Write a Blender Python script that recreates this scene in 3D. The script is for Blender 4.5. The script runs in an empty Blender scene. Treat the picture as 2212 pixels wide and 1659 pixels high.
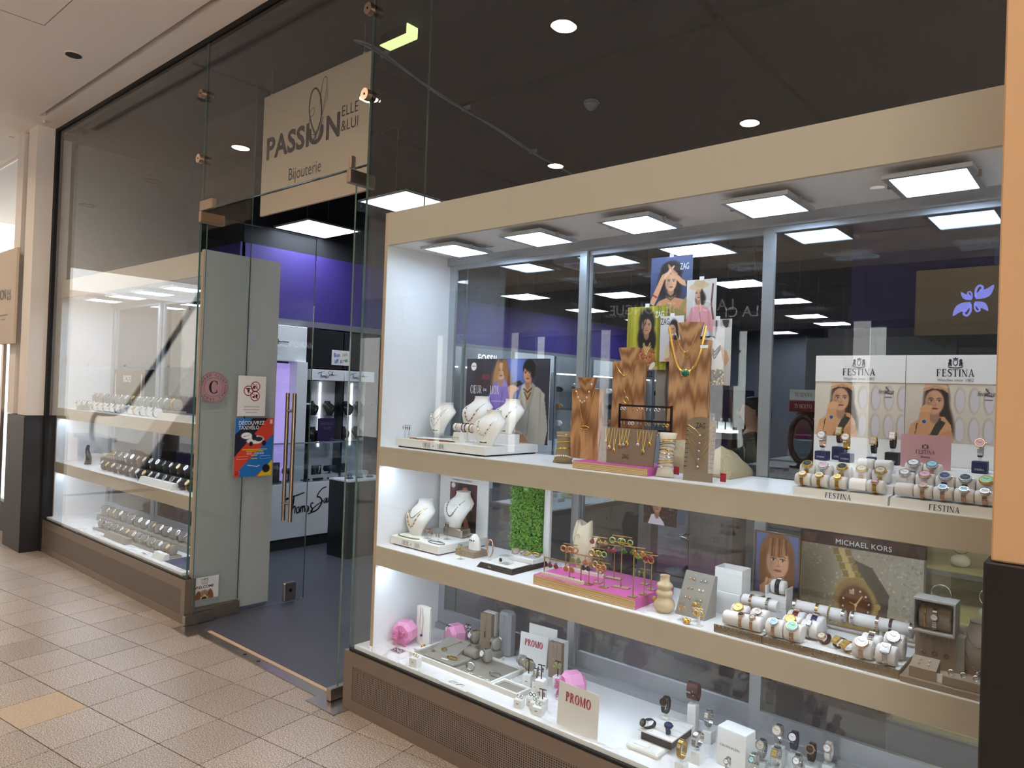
import bpy, bmesh, math, random
import numpy as np
from mathutils import Matrix, Vector

random.seed(7)
SC = bpy.context.scene
COL = SC.collection
PI = math.pi
R = math.radians

# ------------------------------------------------------------------ camera, world, exposure
cam_d = bpy.data.cameras.new('camera')
cam = bpy.data.objects.new('camera', cam_d)
COL.objects.link(cam)
SC.camera = cam
cam_d.sensor_fit = 'HORIZONTAL'
cam_d.sensor_width = 36.0
cam_d.lens = 36.0 * 1555.6 / 2212.0
cam_d.clip_start = 0.05
CAM_POS = Vector((0.0, -2.258, 1.62))

def camera_axes(yaw, pitch, roll):
 f = Vector((-math.sin(yaw) * math.cos(pitch), math.cos(yaw) * math.cos(pitch), math.sin(pitch)))
 r = Vector((math.cos(yaw), math.sin(yaw), 0))
 u = r.cross(f)
 return r * math.cos(roll) + u * math.sin(roll), u * math.cos(roll) - r * math.sin(roll), f

_r, _u, _f = camera_axes(R(40.664), R(0.599), R(2.047))
cam.matrix_world = Matrix(((_r.x, _u.x, -_f.x, CAM_POS.x), (_r.y, _u.y, -_f.y, CAM_POS.y), (_r.z, _u.z, -_f.z, CAM_POS.z), (0, 0, 0, 1)))

def in_view(p, margin=0.0):
 v = Vector(p) - CAM_POS
 k = v.dot(_f)
 if k <= 0.05:
  return False
 x = v.dot(_r) / k * 1555.6
 y = v.dot(_u) / k * 1555.6
 return abs(x) < 1106 + margin and abs(y) < 830 + margin

WORLD_STRENGTH = 2.5
world = bpy.data.worlds.new('mall_air')
SC.world = world
world.use_nodes = True
_bg = world.node_tree.nodes['Background']
_bg.inputs[0].default_value = (1.0, 0.975, 0.95, 1)
_bg.inputs[1].default_value = WORLD_STRENGTH

SC.view_settings.view_transform = 'Standard'
SC.view_settings.look = 'None'
SC.view_settings.gamma = 1.0
SC.view_settings.use_curve_mapping = False
SC.view_settings.exposure = 0.0
SC.cycles.max_bounces = 6
SC.cycles.diffuse_bounces = 4
SC.cycles.glossy_bounces = 3
SC.cycles.transparent_max_bounces = 24
SC.cycles.transmission_bounces = 4
SC.cycles.use_denoising = True
SC.cycles.sample_clamp_indirect = 4.0
SC.cycles.use_adaptive_sampling = True
SC.cycles.adaptive_threshold = 0.14
SC.cycles.adaptive_min_samples = 12
SC.cycles.caustics_reflective = False
SC.cycles.caustics_refractive = False

# strengths of the lamps the place has
LED_SHOWCASE = 15.0       # square panels in the two display cabinets
LED_SHELF = 42.0         # strips under the cabinet shelves, behind the front lip
LED_SHOP = 22.0          # suspended panels inside the shop
DOWNLIGHT_W = 14.0       # warm recessed mall downlights (area lamps, watts)

# ------------------------------------------------------------------ materials
def lin(c):
 return tuple((v / 12.92 if v <= 0.04045 else ((v + 0.055) / 1.055) ** 2.4) for v in c)

def hexc(h):
 h = h.lstrip('#')
 return lin(tuple(int(h[i:i + 2], 16) / 255 for i in (0, 2, 4)))

MATS = {}

def mat(name, col, rough=0.5, metal=0.0, var=0.0, vscale=8.0, bump=0.0, bscale=60.0, emit=None, estr=0.0, coat=0.0, spec=0.5, alpha=1.0, lamp=False):
 """plain node material: base colour, optional noise variation and fine relief"""
 if name in MATS:
  return MATS[name]
 m = bpy.data.materials.new(name)
 m.use_nodes = True
 nt = m.node_tree
 b = nt.nodes['Principled BSDF']
 c = hexc(col) if isinstance(col, str) else col
 b.inputs['Base Color'].default_value = (*c, 1)
 b.inputs['Roughness'].default_value = rough
 b.inputs['Metallic'].default_value = metal
 b.inputs['Coat Weight'].default_value = coat
 b.inputs['Specular IOR Level'].default_value = spec
 b.inputs['Alpha'].default_value = alpha
 m.diffuse_color = (*c, 1)
 if emit is not None:
  b.inputs['Emission Color'].default_value = (*(hexc(emit) if isinstance(emit, str) else emit), 1)
  b.inputs['Emission Strength'].default_value = estr
 if var or bump:
  tc = nt.nodes.new('ShaderNodeTexCoord')
  no = nt.nodes.new('ShaderNodeTexNoise')
  no.inputs['Scale'].default_value = vscale
  no.inputs['Detail'].default_value = 4
  nt.links.new(tc.outputs['Object'], no.inputs['Vector'])
  if var:
   mx = nt.nodes.new('ShaderNodeMix')
   mx.data_type = 'RGBA'
   mx.inputs[6].default_value = (*[max(0, v * (1 - var)) for v in c], 1)
   mx.inputs[7].default_value = (*[min(1, v * (1 + var)) for v in c], 1)
   nt.links.new(no.outputs[0], mx.inputs[0])
   nt.links.new(mx.outputs[2], b.inputs['Base Color'])
  if bump:
   n2 = nt.nodes.new('ShaderNodeTexNoise')
   n2.inputs['Scale'].default_value = bscale
   n2.inputs['Detail'].default_value = 3
   nt.links.new(tc.outputs['Object'], n2.inputs['Vector'])
   bp = nt.nodes.new('ShaderNodeBump')
   bp.inputs['Strength'].default_value = bump
   bp.inputs['Distance'].default_value = 0.004
   nt.links.new(n2.outputs[0], bp.inputs['Height'])
   nt.links.new(bp.outputs[0], b.inputs['Normal'])
 if emit is not None:
  m.cycles.emission_sampling = 'FRONT' if lamp else 'NONE'
 MATS[name] = m
 return m

def glass_mat(name, tint=(0.97, 0.99, 0.985), f0=0.04, extra=0.0):
 """thin clear pane: transparent with Schlick reflection on either face"""
 m = bpy.data.materials.new(name)
 m.use_nodes = True
 nt = m.node_tree
 nt.nodes.remove(nt.nodes['Principled BSDF'])
 out = nt.nodes['Material Output']
 lw = nt.nodes.new('ShaderNodeLayerWeight')
 lw.inputs[0].default_value = 0.5
 pw = nt.nodes.new('ShaderNodeMath')
 pw.operation = 'POWER'
 pw.inputs[1].default_value = 5.0
 nt.links.new(lw.outputs['Facing'], pw.inputs[0])
 ma = nt.nodes.new('ShaderNodeMath')
 ma.operation = 'MULTIPLY_ADD'
 ma.inputs[1].default_value = 1 - f0
 ma.inputs[2].default_value = f0 + extra
 nt.links.new(pw.outputs[0], ma.inputs[0])
 tr = nt.nodes.new('ShaderNodeBsdfTransparent')
 tr.inputs[0].default_value = (*tint, 1)
 gl = nt.nodes.new('ShaderNodeBsdfGlossy')
 gl.inputs['Roughness'].default_value = 0.0
 gl.inputs['Color'].default_value = (1, 1, 1, 1)
 mx = nt.nodes.new('ShaderNodeMixShader')
 nt.links.new(ma.outputs[0], mx.inputs[0])
 nt.links.new(tr.outputs[0], mx.inputs[1])
 nt.links.new(gl.outputs[0], mx.inputs[2])
 nt.links.new(mx.outputs[0], out.inputs['Surface'])
 m.diffuse_color = (*tint, 0.2)
 MATS[name] = m
 return m

def node_mat(name, build, rough=0.5, metal=0.0):
 """material whose colour comes from a node builder: build(nt, texcoord) -> colour socket (and optional height socket)"""
 m = bpy.data.materials.new(name)
 m.use_nodes = True
 nt = m.node_tree
 b = nt.nodes['Principled BSDF']
 b.inputs['Roughness'].default_value = rough
 b.inputs['Metallic'].default_value = metal
 tc = nt.nodes.new('ShaderNodeTexCoord')
 got = build(nt, tc)
 csock, hsock = got if isinstance(got, tuple) else (got, None)
 nt.links.new(csock, b.inputs['Base Color'])
 if hsock is not None:
  bp = nt.nodes.new('ShaderNodeBump')
  bp.inputs['Strength'].default_value = 0.4
  bp.inputs['Distance'].default_value = 0.003
  nt.links.new(hsock, bp.inputs['Height'])
  nt.links.new(bp.outputs[0], b.inputs['Normal'])
 MATS[name] = m
 return m

def ramp(nt, fac, stops):
 r = nt.nodes.new('ShaderNodeValToRGB')
 el = r.color_ramp.elements
 while len(el) < len(stops):
  el.new(0.5)
 for e, (p, c) in zip(el, stops):
  e.position = p
  e.color = (*(hexc(c) if isinstance(c, str) else c), 1)
 nt.links.new(fac, r.inputs[0])
 return r.outputs[0]

def _granite(nt, tc):
 geo = nt.nodes.new('ShaderNodeNewGeometry')
 n = nt.nodes.new('ShaderNodeTexNoise')
 n.inputs['Scale'].default_value = 170
 n.inputs['Detail'].default_value = 4
 n.inputs['Roughness'].default_value = 0.75
 nt.links.new(geo.outputs['Position'], n.inputs['Vector'])
 c = ramp(nt, n.outputs[0], ((0.38, '#54483f'), (0.46, '#8d7e72'), (0.54, '#b0a296'), (0.62, '#dccfc4')))
 n2 = nt.nodes.new('ShaderNodeTexNoise')
 n2.inputs['Scale'].default_value = 1.7
 nt.links.new(geo.outputs['Position'], n2.inputs['Vector'])
 oi = nt.nodes.new('ShaderNodeObjectInfo')
 ad = nt.nodes.new('ShaderNodeMath')
 ad.operation = 'MULTIPLY_ADD'
 ad.inputs[1].default_value = 0.22
 ad.inputs[2].default_value = 0.78
 nt.links.new(oi.outputs['Random'], ad.inputs[0])
 ad2 = nt.nodes.new('ShaderNodeMath')
 ad2.operation = 'MULTIPLY_ADD'
 ad2.inputs[1].default_value = 0.25
 nt.links.new(n2.outputs[0], ad2.inputs[0])
 nt.links.new(ad.outputs[0], ad2.inputs[2])
 mx = nt.nodes.new('ShaderNodeMix')
 mx.data_type = 'RGBA'
 mx.blend_type = 'MULTIPLY'
 mx.inputs[0].default_value = 1.0
 nt.links.new(c, mx.inputs[6])
 nt.links.new(ad2.outputs[0], mx.inputs[7])
 return mx.outputs[2]

def _perforated(nt, tc):
 """staggered round holes, 11 mm pitch, inside the panel's own face"""
 sep = nt.nodes.new('ShaderNodeSeparateXYZ')
 nt.links.new(tc.outputs['Object'], sep.inputs[0])

 def m2(op, a, b=None):
  n = nt.nodes.new('ShaderNodeMath')
  n.operation = op
  for i, v in enumerate((a, b)):
   if v is None:
    continue
   if isinstance(v, (int, float)):
    n.inputs[i].default_value = v
   else:
    nt.links.new(v, n.inputs[i])
  return n.outputs[0]
 u = m2('MULTIPLY', sep.outputs['X'], 1 / 0.0115)
 v = m2('MULTIPLY', sep.outputs['Z'], 1 / 0.0095)
 fu = m2('SUBTRACT', m2('FRACT', u), 0.5)
 fv = m2('SUBTRACT', m2('FRACT', v), 0.5)
 d = m2('ADD', m2('MULTIPLY', fu, fu), m2('MULTIPLY', fv, fv))
 hole = m2('LESS_THAN', d, 0.085)
 mx = nt.nodes.new('ShaderNodeMix')
 mx.data_type = 'RGBA'
 mx.inputs[6].default_value = (*hexc('#83756a'), 1)
 mx.inputs[7].default_value = (*hexc('#17120f'), 1)
 nt.links.new(hole, mx.inputs[0])
 return mx.outputs[2]

def _wood(dark, light, sc=(30, 30, 3.0)):
 def f(nt, tc):
  mp = nt.nodes.new('ShaderNodeMapping')
  mp.inputs['Scale'].default_value = sc
  nt.links.new(tc.outputs['Object'], mp.inputs[0])
  n = nt.nodes.new('ShaderNodeTexNoise')
  n.inputs['Scale'].default_value = 1.6
  n.inputs['Detail'].default_value = 3
  nt.links.new(mp.outputs[0], n.inputs['Vector'])
  w = nt.nodes.new('ShaderNodeTexWave')
  w.wave_type = 'RINGS'
  w.inputs['Scale'].default_value = 1.1
  w.inputs['Distortion'].default_value = 6.0
  w.inputs['Detail'].default_value = 2
  nt.links.new(mp.outputs[0], w.inputs['Vector'])
  mx = nt.nodes.new('ShaderNodeMix')
  mx.inputs[0].default_value = 0.6
  nt.links.new(n.outputs[0], mx.inputs[2])
  nt.links.new(w.outputs[1], mx.inputs[3])
  return ramp(nt, mx.outputs[0], ((0.15, dark), (0.75, light)))
 return f

def _weave(dark, light, sc=260):
 def f(nt, tc):
  w = nt.nodes.new('ShaderNodeTexChecker')
  w.inputs['Scale'].default_value = sc
  w.inputs['Color1'].default_value = (*hexc(dark), 1)
  w.inputs['Color2'].default_value = (*hexc(light), 1)
  nt.links.new(tc.outputs['Object'], w.inputs['Vector'])
  return w.outputs[0], w.outputs[1]
 return f

def _print(nt, tc):
 a = nt.nodes.new('ShaderNodeAttribute')
 a.attribute_name = 'ink'
 return a.outputs['Color']

M = {}
M['granite'] = node_mat('granite', _granite, 0.33)
M['grout'] = mat('grout', '#3a2c26', 0.9)
M['mall_paint'] = mat('mall_paint', '#efe4d8', 0.75, var=0.03, vscale=2)
M['ceil_paint'] = mat('ceil_paint', '#f8f0e9', 0.9, var=0.02, vscale=1.5)
M['column_tan'] = mat('column_tan', '#c99f74', 0.55, var=0.03, vscale=3)
M['column_dark'] = mat('column_dark', '#17110f', 0.45, var=0.06, vscale=6)
M['bronze_metal'] = mat('bronze_metal', '#8d7e70', 0.42, 0.65)
M['perforated'] = node_mat('perforated', _perforated, 0.5, 0.3)
M['rubber'] = mat('rubber', '#0c0b0b', 0.8)
M['white_lam'] = mat('white_lam', '#f3f4f7', 0.35)
M['beige_lam'] = mat('beige_lam', '#c2b5a2', 0.5, var=0.02, vscale=2)
M['panel_grey'] = mat('panel_grey', '#c9c9c9', 0.5)
M['edge_beech'] = mat('edge_beech', '#c3a78a', 0.5)
M['alu'] = mat('alu', '#b9bfc6', 0.35, 0.75)
M['steel'] = mat('steel', '#b8ada3', 0.28, 1.0)
M['chrome'] = mat('chrome', '#d8dade', 0.12, 1.0)
M['copper_steel'] = mat('copper_steel', '#b49b86', 0.32, 1.0)
M['dark_metal'] = mat('dark_metal', '#2a2623', 0.4, 0.7)
M['shop_floor'] = mat('shop_floor', '#4a4b55', 0.42, var=0.08, vscale=5)
M['shop_black'] = mat('shop_black', '#1c1c1f', 0.9)
M['ceil_black'] = mat('ceil_black', '#1d1e24', 0.85, var=0.1, vscale=1)
M['purple'] = mat('purple', '#34236f', 0.7, var=0.05, vscale=2)
M['grey_unit'] = mat('grey_unit', '#8d9096', 0.5)
M['grey_trim'] = mat('grey_trim', '#6d6d75', 0.5)
M['white_unit'] = mat('white_unit', '#eef0f5', 0.4)
M['black_unit'] = mat('black_unit', '#15161a', 0.35)
M['burgundy'] = mat('burgundy', '#4b2234', 0.7)
M['pane'] = glass_mat('pane')
M['pane_green'] = glass_mat('pane_green', (0.975, 0.99, 0.985))
M['pane_inner'] = glass_mat('pane_inner', (0.93, 0.96, 0.97), 0.045, 0.03)
M['glass_edge'] = mat('glass_edge', '#4d6a60', 0.15, 0.0, coat=0.5)
M['led'] = mat('led', '#ffffff', 0.6, emit=(0.60, 0.77, 1.0), estr=LED_SHOWCASE, lamp=True)
M['led_shop'] = mat('led_shop', '#ffffff', 0.6, emit=(0.78, 0.87, 1.0), estr=LED_SHOP, lamp=True)
M['led_strip'] = mat('led_strip', '#ffffff', 0.6, emit=(0.93, 0.95, 1.0), estr=6.0)
M['led_shelf'] = mat('led_shelf', '#ffffff', 0.6, emit=(0.70, 0.83, 1.0), estr=LED_SHELF, lamp=True)
M['warm_can'] = mat('warm_can', '#e0b585', 0.5)
M['exit_green'] = mat('exit_green', '#d9e8a0', 0.6, emit='#d6ec9a', estr=1.6)
M['sign_board'] = mat('sign_board', '#cbb9a4', 0.7)
M['ink_plum'] = mat('ink_plum', '#3d3138', 0.6)
M['ink_navy'] = mat('ink_navy', '#1d2740', 0.6)
M['ink_black'] = mat('ink_black', '#0d0d0f', 0.6)
M['ink_white'] = mat('ink_white', '#f2f2f2', 0.6)
M['ink_red'] = mat('ink_red', '#b0102a', 0.6)
M['ink_pinkshadow'] = mat('ink_pinkshadow', '#c98a92', 0.6)
M['ink_blue'] = mat('ink_blue', '#2a63b5', 0.6)
M['ink_grey'] = mat('ink_grey', '#6a6864', 0.6)
M['print'] = node_mat('print', _print, 0.55)
M['paper'] = mat('paper', '#ecebe8', 0.7)
M['card_white'] = mat('card_white', '#ecebe9', 0.6, bump=0.05, bscale=200)
M['bust_white'] = mat('bust_white', '#efece6', 0.6, bump=0.04, bscale=300)
M['taupe'] = mat('taupe', '#8c7a68', 0.75, bump=0.06, bscale=300)
M['grey_suede'] = mat('grey_suede', '#8d8880', 0.85, bump=0.08, bscale=300)
M['wood_warm'] = node_mat('wood_warm', _wood('#8a5b36', '#c9976a', (26, 26, 2.6)), 0.55)
M['wood_light'] = node_mat('wood_light', _wood('#b08a55', '#d9b98a', (2.0, 40, 40)), 0.5)
M['magenta'] = mat('magenta', '#c2539b', 0.6, var=0.04, vscale=20)
M['pink_box'] = mat('pink_box', '#e59ac6', 0.55)
M['pink_ribbon'] = mat('pink_ribbon', '#dd7fb4', 0.5)
M['pink_soft'] = mat('pink_soft', '#cf9fa6', 0.6)
M['gold'] = mat('gold', '#d8ac58', 0.22, 1.0)
M['rose'] = mat('rose', '#dcb59c', 0.22, 1.0)
M['silver'] = mat('silver', '#cfd1d4', 0.2, 1.0)
M['brass'] = mat('brass', '#b99a5d', 0.3, 1.0)
M['leather_black'] = mat('leather_black', '#161416', 0.55)
M['leather_brown'] = mat('leather_brown', '#4a2524', 0.5)
M['leather_blue'] = mat('leather_blue', '#1c2a55', 0.5)
M['leather_white'] = mat('leather_white', '#e6e2df', 0.5)
M['leather_pink'] = mat('leather_pink', '#dfa9bd', 0.5)
M['burg_band'] = mat('burg_band', '#6d1d2c', 0.35, 0.5)
M['navy_band'] = mat('navy_band', '#20305f', 0.3, 0.6)
M['dial_white'] = mat('dial_white', '#eceaea', 0.3)
M['dial_black'] = mat('dial_black', '#16171a', 0.25)
M['dial_pink'] = mat('dial_pink', '#e3b3c4', 0.3)
M['dial_blue'] = mat('dial_blue', '#24346e', 0.25)
M['dial_ice'] = mat('dial_ice', '#a9d3e2', 0.25)
M['dial_green'] = mat('dial_green', '#9adbb4', 0.25)
M['dial_gold'] = mat('dial_gold', '#d2b26a', 0.3, 0.6)
M['dial_champ'] = mat('dial_champ', '#cfc0ae', 0.3)
M['cushion_white'] = mat('cushion_white', '#e6e2e0', 0.7, bump=0.04, bscale=250)
M['cushion_grey'] = mat('cushion_grey', '#98948c', 0.8, bump=0.05, bscale=250)
M['cushion_black'] = mat('cushion_black', '#2a2928', 0.7)
M['stand_navy'] = mat('stand_navy', '#1c2754', 0.5)
M['acrylic'] = glass_mat('acrylic', (0.93, 0.95, 0.95), 0.05, 0.03)
M['acrylic_milk'] = mat('acrylic_milk', '#eef0ee', 0.35)
M['burlap'] = node_mat('burlap', _weave('#9a8b6c', '#cdbf9f', 330), 0.9)
M['linen'] = mat('linen', '#d9cdbb', 0.85, bump=0.12, bscale=400)
M['burlap_brown'] = mat('burlap_brown', '#93805f', 0.9, bump=0.12, bscale=400)
M['emerald'] = mat('emerald', '#0f6a4c', 0.15, coat=0.6)
M['pearl'] = mat('pearl', '#efe6dd', 0.2, coat=0.3)
M['bead_mauve'] = mat('bead_mauve', '#8a5a78', 0.2, coat=0.4)
M['bead_dark'] = mat('bead_dark', '#3b2b33', 0.2, coat=0.4)
M['bead_multi'] = mat('bead_multi', '#b08a55', 0.2, coat=0.4)
M['bead_green'] = mat('bead_green', '#7d8a3d', 0.2, coat=0.4)
M['bead_red'] = mat('bead_red', '#7d2a30', 0.25, coat=0.4)
M['bead_amber'] = mat('bead_amber', '#a8692e', 0.25, coat=0.4)
M['bead_blue'] = mat('bead_blue', '#3c4a6e', 0.25, coat=0.4)
M['ceramic'] = mat('ceramic', '#d9cdb0', 0.25, coat=0.5)
M['ceramic_sand'] = mat('ceramic_sand', '#cdb794', 0.3, coat=0.4)
M['leaf'] = mat('leaf', '#5f9a2c', 0.5, var=0.45, vscale=60)
M['leaf_dark'] = mat('leaf_dark', '#2f5c18', 0.6)
M['marble'] = mat('marble', '#e2cfc9', 0.4, var=0.06, vscale=40)
M['tag_red'] = mat('tag_red', '#b3202a', 0.6)
M['tag_white'] = mat('tag_white', '#f0f0ee', 0.6)
M['skin'] = mat('skin', '#c99b7f', 0.6)
M['hair_dark'] = mat('hair_dark', '#1c1512', 0.6)
M['hair_brown'] = mat('hair_brown', '#3a211a', 0.6)
M['cloth_black'] = mat('cloth_black', '#17171b', 0.9)
M['cloth_white'] = mat('cloth_white', '#d8d5d2', 0.9)
M['wood_dark'] = node_mat('wood_dark', _wood('#2a1712', '#5a3a2c'), 0.4)
M['mirror'] = mat('mirror', '#e8eaee', 0.03, 1.0)
M['swan_blue'] = mat('swan_blue', '#9a9cf0', 0.6, emit='#8f90ee', estr=0.9)
M['yellow_lining'] = mat('yellow_lining', '#d9cf9f', 0.7)
M['warm_strip'] = mat('warm_strip', '#fff0c0', 0.6, emit=(1.0, 0.86, 0.5), estr=9.0, lamp=True)
M['letter_white'] = mat('letter_white', '#ffffff', 0.6, emit='#f2f4ff', estr=2.0)
M['hoarding'] = mat('hoarding', '#e9e6e0', 0.8, bump=0.3, bscale=3)
M['black_plastic'] = mat('black_plastic', '#141416', 0.4)
M['purple_card'] = mat('purple_card', '#2c1d4a', 0.5)
M['red_goods'] = mat('red_goods', '#8f2b2f', 0.6)
M['peach_goods'] = mat('peach_goods', '#c09a84', 0.6)
M['champagne_metal'] = mat('champagne_metal', '#9a8a72', 0.3, 1.0)

# ------------------------------------------------------------------ geometry helpers
class MB:
 """collects shapes into ONE mesh"""

 def __init__(self):
  self.v = []
  self.f = []

 def add(self, vs, fs, Mx=None):
  o = len(self.v)
  if Mx is not None:
   vs = [tuple(Mx @ Vector(p)) for p in vs]
  self.v.extend(vs)
  self.f.extend([tuple(i + o for i in f) for f in fs])
  return self

 def box(self, x0, y0, z0, x1, y1, z1, Mx=None, c=0.0):
  if c <= 0:
   vs = [(x, y, z) for x in (x0, x1) for y in (y0, y1) for z in (z0, z1)]
   fs = [(0, 1, 3, 2), (4, 6, 7, 5), (0, 4, 5, 1), (2, 3, 7, 6), (0, 2, 6, 4), (1, 5, 7, 3)]
   return self.add(vs, fs, Mx)
  # chamfered box: top and bottom rings inset
  def ring(z, i):
   a, b, d, e = x0 + i, x1 - i, y0 + i, y1 - i
   return [(a + c, d, z), (b - c, d, z), (b, d + c, z), (b, e - c, z), (b - c, e, z), (a + c, e, z), (a, e - c, z), (a, d + c, z)]
  vs = ring(z0, c * .6) + ring(z0 + c, 0) + ring(z1 - c, 0) + ring(z1, c * .6)
  fs = [tuple(range(7, -1, -1)), tuple(range(24, 32))]
  for k in range(3):
   for i in range(8):
    j = (i + 1) % 8
    fs.append((k * 8 + i, k * 8 + j, k * 8 + 8 + j, k * 8 + 8 + i))
  return self.add(vs, fs, Mx)

 def cyl(self, p0, p1, r0, r1=None, n=12, cap=True, Mx=None):
  r1 = r0 if r1 is None else r1
  p0, p1 = Vector(p0), Vector(p1)
  d = (p1 - p0).normalized()
  a = Vector((0, 0, 1)) if abs(d.z) < 0.9 else Vector((1, 0, 0))
  u = d.cross(a).normalized()
  w = d.cross(u)
  vs = []
  for p, r in ((p0, r0), (p1, r1)):
   for i in range(n):
    t = 2 * PI * i / n
    vs.append(tuple(p + u * (r * math.cos(t)) + w * (r * math.sin(t))))
  fs = [(i, n + i, n + (i + 1) % n, (i + 1) % n) for i in range(n)]
  if cap:
   fs += [tuple(range(n)), tuple(range(2 * n - 1, n - 1, -1))]
  return self.add(vs, fs, Mx)

 def tube(self, pts, r, n=6, closed=False, Mx=None):
  pts = [Vector(p) for p in pts]
  k = len(pts)
  vs = []
  ref = None
  for i, p in enumerate(pts):
   a = pts[(i - 1) % k] if (closed or i > 0) else p
   b = pts[(i + 1) % k] if (closed or i < k - 1) else p
   d = (b - a).normalized()
   if ref is None:
    ref = Vector((0, 0, 1)) if abs(d.z) < 0.9 else Vector((1, 0, 0))
   u = d.cross(ref)
   if u.length < 1e-6:
    u = d.orthogonal()
   u.normalize()
   w = u.cross(d).normalized()
   ref = w
   rr = r[i] if isinstance(r, (list, tuple)) else r
   for j in range(n):
    t = 2 * PI * j / n
    vs.append(tuple(p + u * (rr * math.cos(t)) + w * (rr * math.sin(t))))
  fs = []
  m = k if closed else k - 1
  for i in range(m):
   for j in range(n):
    a, b = i * n + j, i * n + (j + 1) % n
    c, d = ((i + 1) % k) * n + (j + 1) % n, ((i + 1) % k) * n + j
    fs.append((a, b, c, d))
  if not closed:
   fs += [tuple(range(n - 1, -1, -1)), tuple(range((k - 1) * n, k * n))]
  return self.add(vs, fs, Mx)

 def lathe(self, prof, n=24, Mx=None, cap=True):
  vs = []
  for r, z in prof:
   for i in range(n):
    t = 2 * PI * i / n
    vs.append((r * math.cos(t), r * math.sin(t), z))
  fs = []
  for k in range(len(prof) - 1):
   for i in range(n):
    j = (i + 1) % n
    fs.append((k * n + i, k * n + j, k * n + n + j, k * n + n + i))
  if cap:
   fs += [tuple(range(n - 1, -1, -1)), tuple(range((len(prof) - 1) * n, len(prof) * n))]
  return self.add(vs, fs, Mx)

 def loft(self, rings, cap=True, Mx=None):
  n = len(rings[0])
  vs = [p for r in rings for p in r]
  fs = []
  for k in range(len(rings) - 1):
   for i in range(n):
    j = (i + 1) % n
    fs.append((k * n + i, k * n + j, k * n + n + j, k * n + n + i))
  if cap:
   fs += [tuple(range(n - 1, -1, -1)), tuple(range((len(rings) - 1) * n, len(rings) * n))]
  return self.add(vs, fs, Mx)

 def prism(self, poly, t0, t1, Mx=None, plane='XZ'):
  """polygon in the XZ (default) or XY plane, thickness t0..t1 on the third axis"""
  n = len(poly)
  if plane == 'XZ':
   vs = [(x, t0, z) for x, z in poly] + [(x, t1, z) for x, z in poly]
  elif plane == 'YZ':
   vs = [(t0, y, z) for y, z in poly] + [(t1, y, z) for y, z in poly]
  else:
   vs = [(x, y, t0) for x, y in poly] + [(x, y, t1) for x, y in poly]
  fs = [tuple(range(n)), tuple(range(2 * n - 1, n - 1, -1))]
  fs += [(i, n + i, n + (i + 1) % n, (i + 1) % n) for i in range(n)]
  return self.add(vs, fs, Mx)

 def ball(self, c, r, n=8, m=5, s=(1, 1, 1), Mx=None):
  vs = [(c[0], c[1], c[2] - r * s[2])]
  for k in range(1, m):
   ph = -PI / 2 + PI * k / m
   for i in range(n):
    t = 2 * PI * i / n
    vs.append((c[0] + r * s[0] * math.cos(ph) * math.cos(t), c[1] + r * s[1] * math.cos(ph) * math.sin(t), c[2] + r * s[2] * math.sin(ph)))
  vs.append((c[0], c[1], c[2] + r * s[2]))
  fs = [(0, 1 + (i + 1) % n, 1 + i) for i in range(n)]
  for k in range(m - 2):
   for i in range(n):
    j = (i + 1) % n
    fs.append((1 + k * n + i, 1 + k * n + j, 1 + k * n + n + j, 1 + k * n + n + i))
  e = len(vs) - 1
  b = 1 + (m - 2) * n
  fs += [(e, b + i, b + (i + 1) % n) for i in range(n)]
  return self.add(vs, fs, Mx)

 def poly(self, pts, Mx=None):
  return self.add([tuple(p) for p in pts], [tuple(range(len(pts)))], Mx)

 def mesh(self, name, smooth=None, fix=True):
  me = bpy.data.meshes.new(name)
  me.from_pydata(self.v, [], self.f)
  if fix:
   bm = bmesh.new()
   bm.from_mesh(me)
   bmesh.ops.recalc_face_normals(bm, faces=bm.faces)
   bm.to_mesh(me)
   bm.free()
  if smooth:
   me.polygons.foreach_set('use_smooth', [True] * len(me.polygons))
   me.set_sharp_from_angle(angle=R(smooth))
  return me

def put(name, me, m=None, parent=None, loc=(0, 0, 0), rz=0.0, Mx=None):
 o = bpy.data.objects.new(name, me)
 COL.objects.link(o)
 if parent is not None:
  o.parent = parent
 if Mx is not None:
  o.matrix_local = Mx
 else:
  o.location = loc
  o.rotation_euler = (0, 0, rz)
 if m is not None and me is not None:
  m = M[m] if isinstance(m, str) else m
  if len(me.materials) == 0:
   me.materials.append(m)
  elif me.materials[0] != m:
   o.material_slots[0].link = 'OBJECT'
   o.material_slots[0].material = m
 return o

def part(name, mb, m, parent, smooth=None, fix=True, **k):
 return put(name, mb.mesh(name, smooth, fix), m, parent, **k)

def tag(o, label, cat, group=None):
 o['label'] = label
 o['category'] = cat
 if group:
  o['group'] = group
 return o

def thing(name, label, cat, loc=(0, 0, 0), rz=0.0, group=None):
 o = put(name, None, None, None, loc, rz)
 o.empty_display_size = 0.05
 return tag(o, label, cat, group)

def single(name, mb, m, label, cat, smooth=None, group=None, **k):
 return tag(put(name, mb.mesh(name, smooth), m, None, **k), label, cat, group)

def struct(name, mb, m, label=None, smooth=None, parent=None):
 o = put(name, mb.mesh(name, smooth), m, parent)
 if parent is None:
  o['kind'] = 'structure'
  if label:
   o['label'] = label
 return o

def group_root(name, label, kind='structure', loc=(0, 0, 0), rz=0):
 o = put(name, None, None, None, loc, rz)
 o['kind'] = kind
 o['label'] = label
 return o

CACHE = {}

def cached(key, fn, smooth=None):
 if key not in CACHE:
  CACHE[key] = fn().mesh(str(key[0]), smooth)
 return CACHE[key]

# ------------------------------------------------------------------ lettering
# FACE: matrix that stands flat XY lettering upright on a face looking to -Y
UP = Matrix(((1, 0, 0, 0), (0, 0, -1, 0), (0, 1, 0, 0), (0, 0, 0, 1)))
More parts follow.
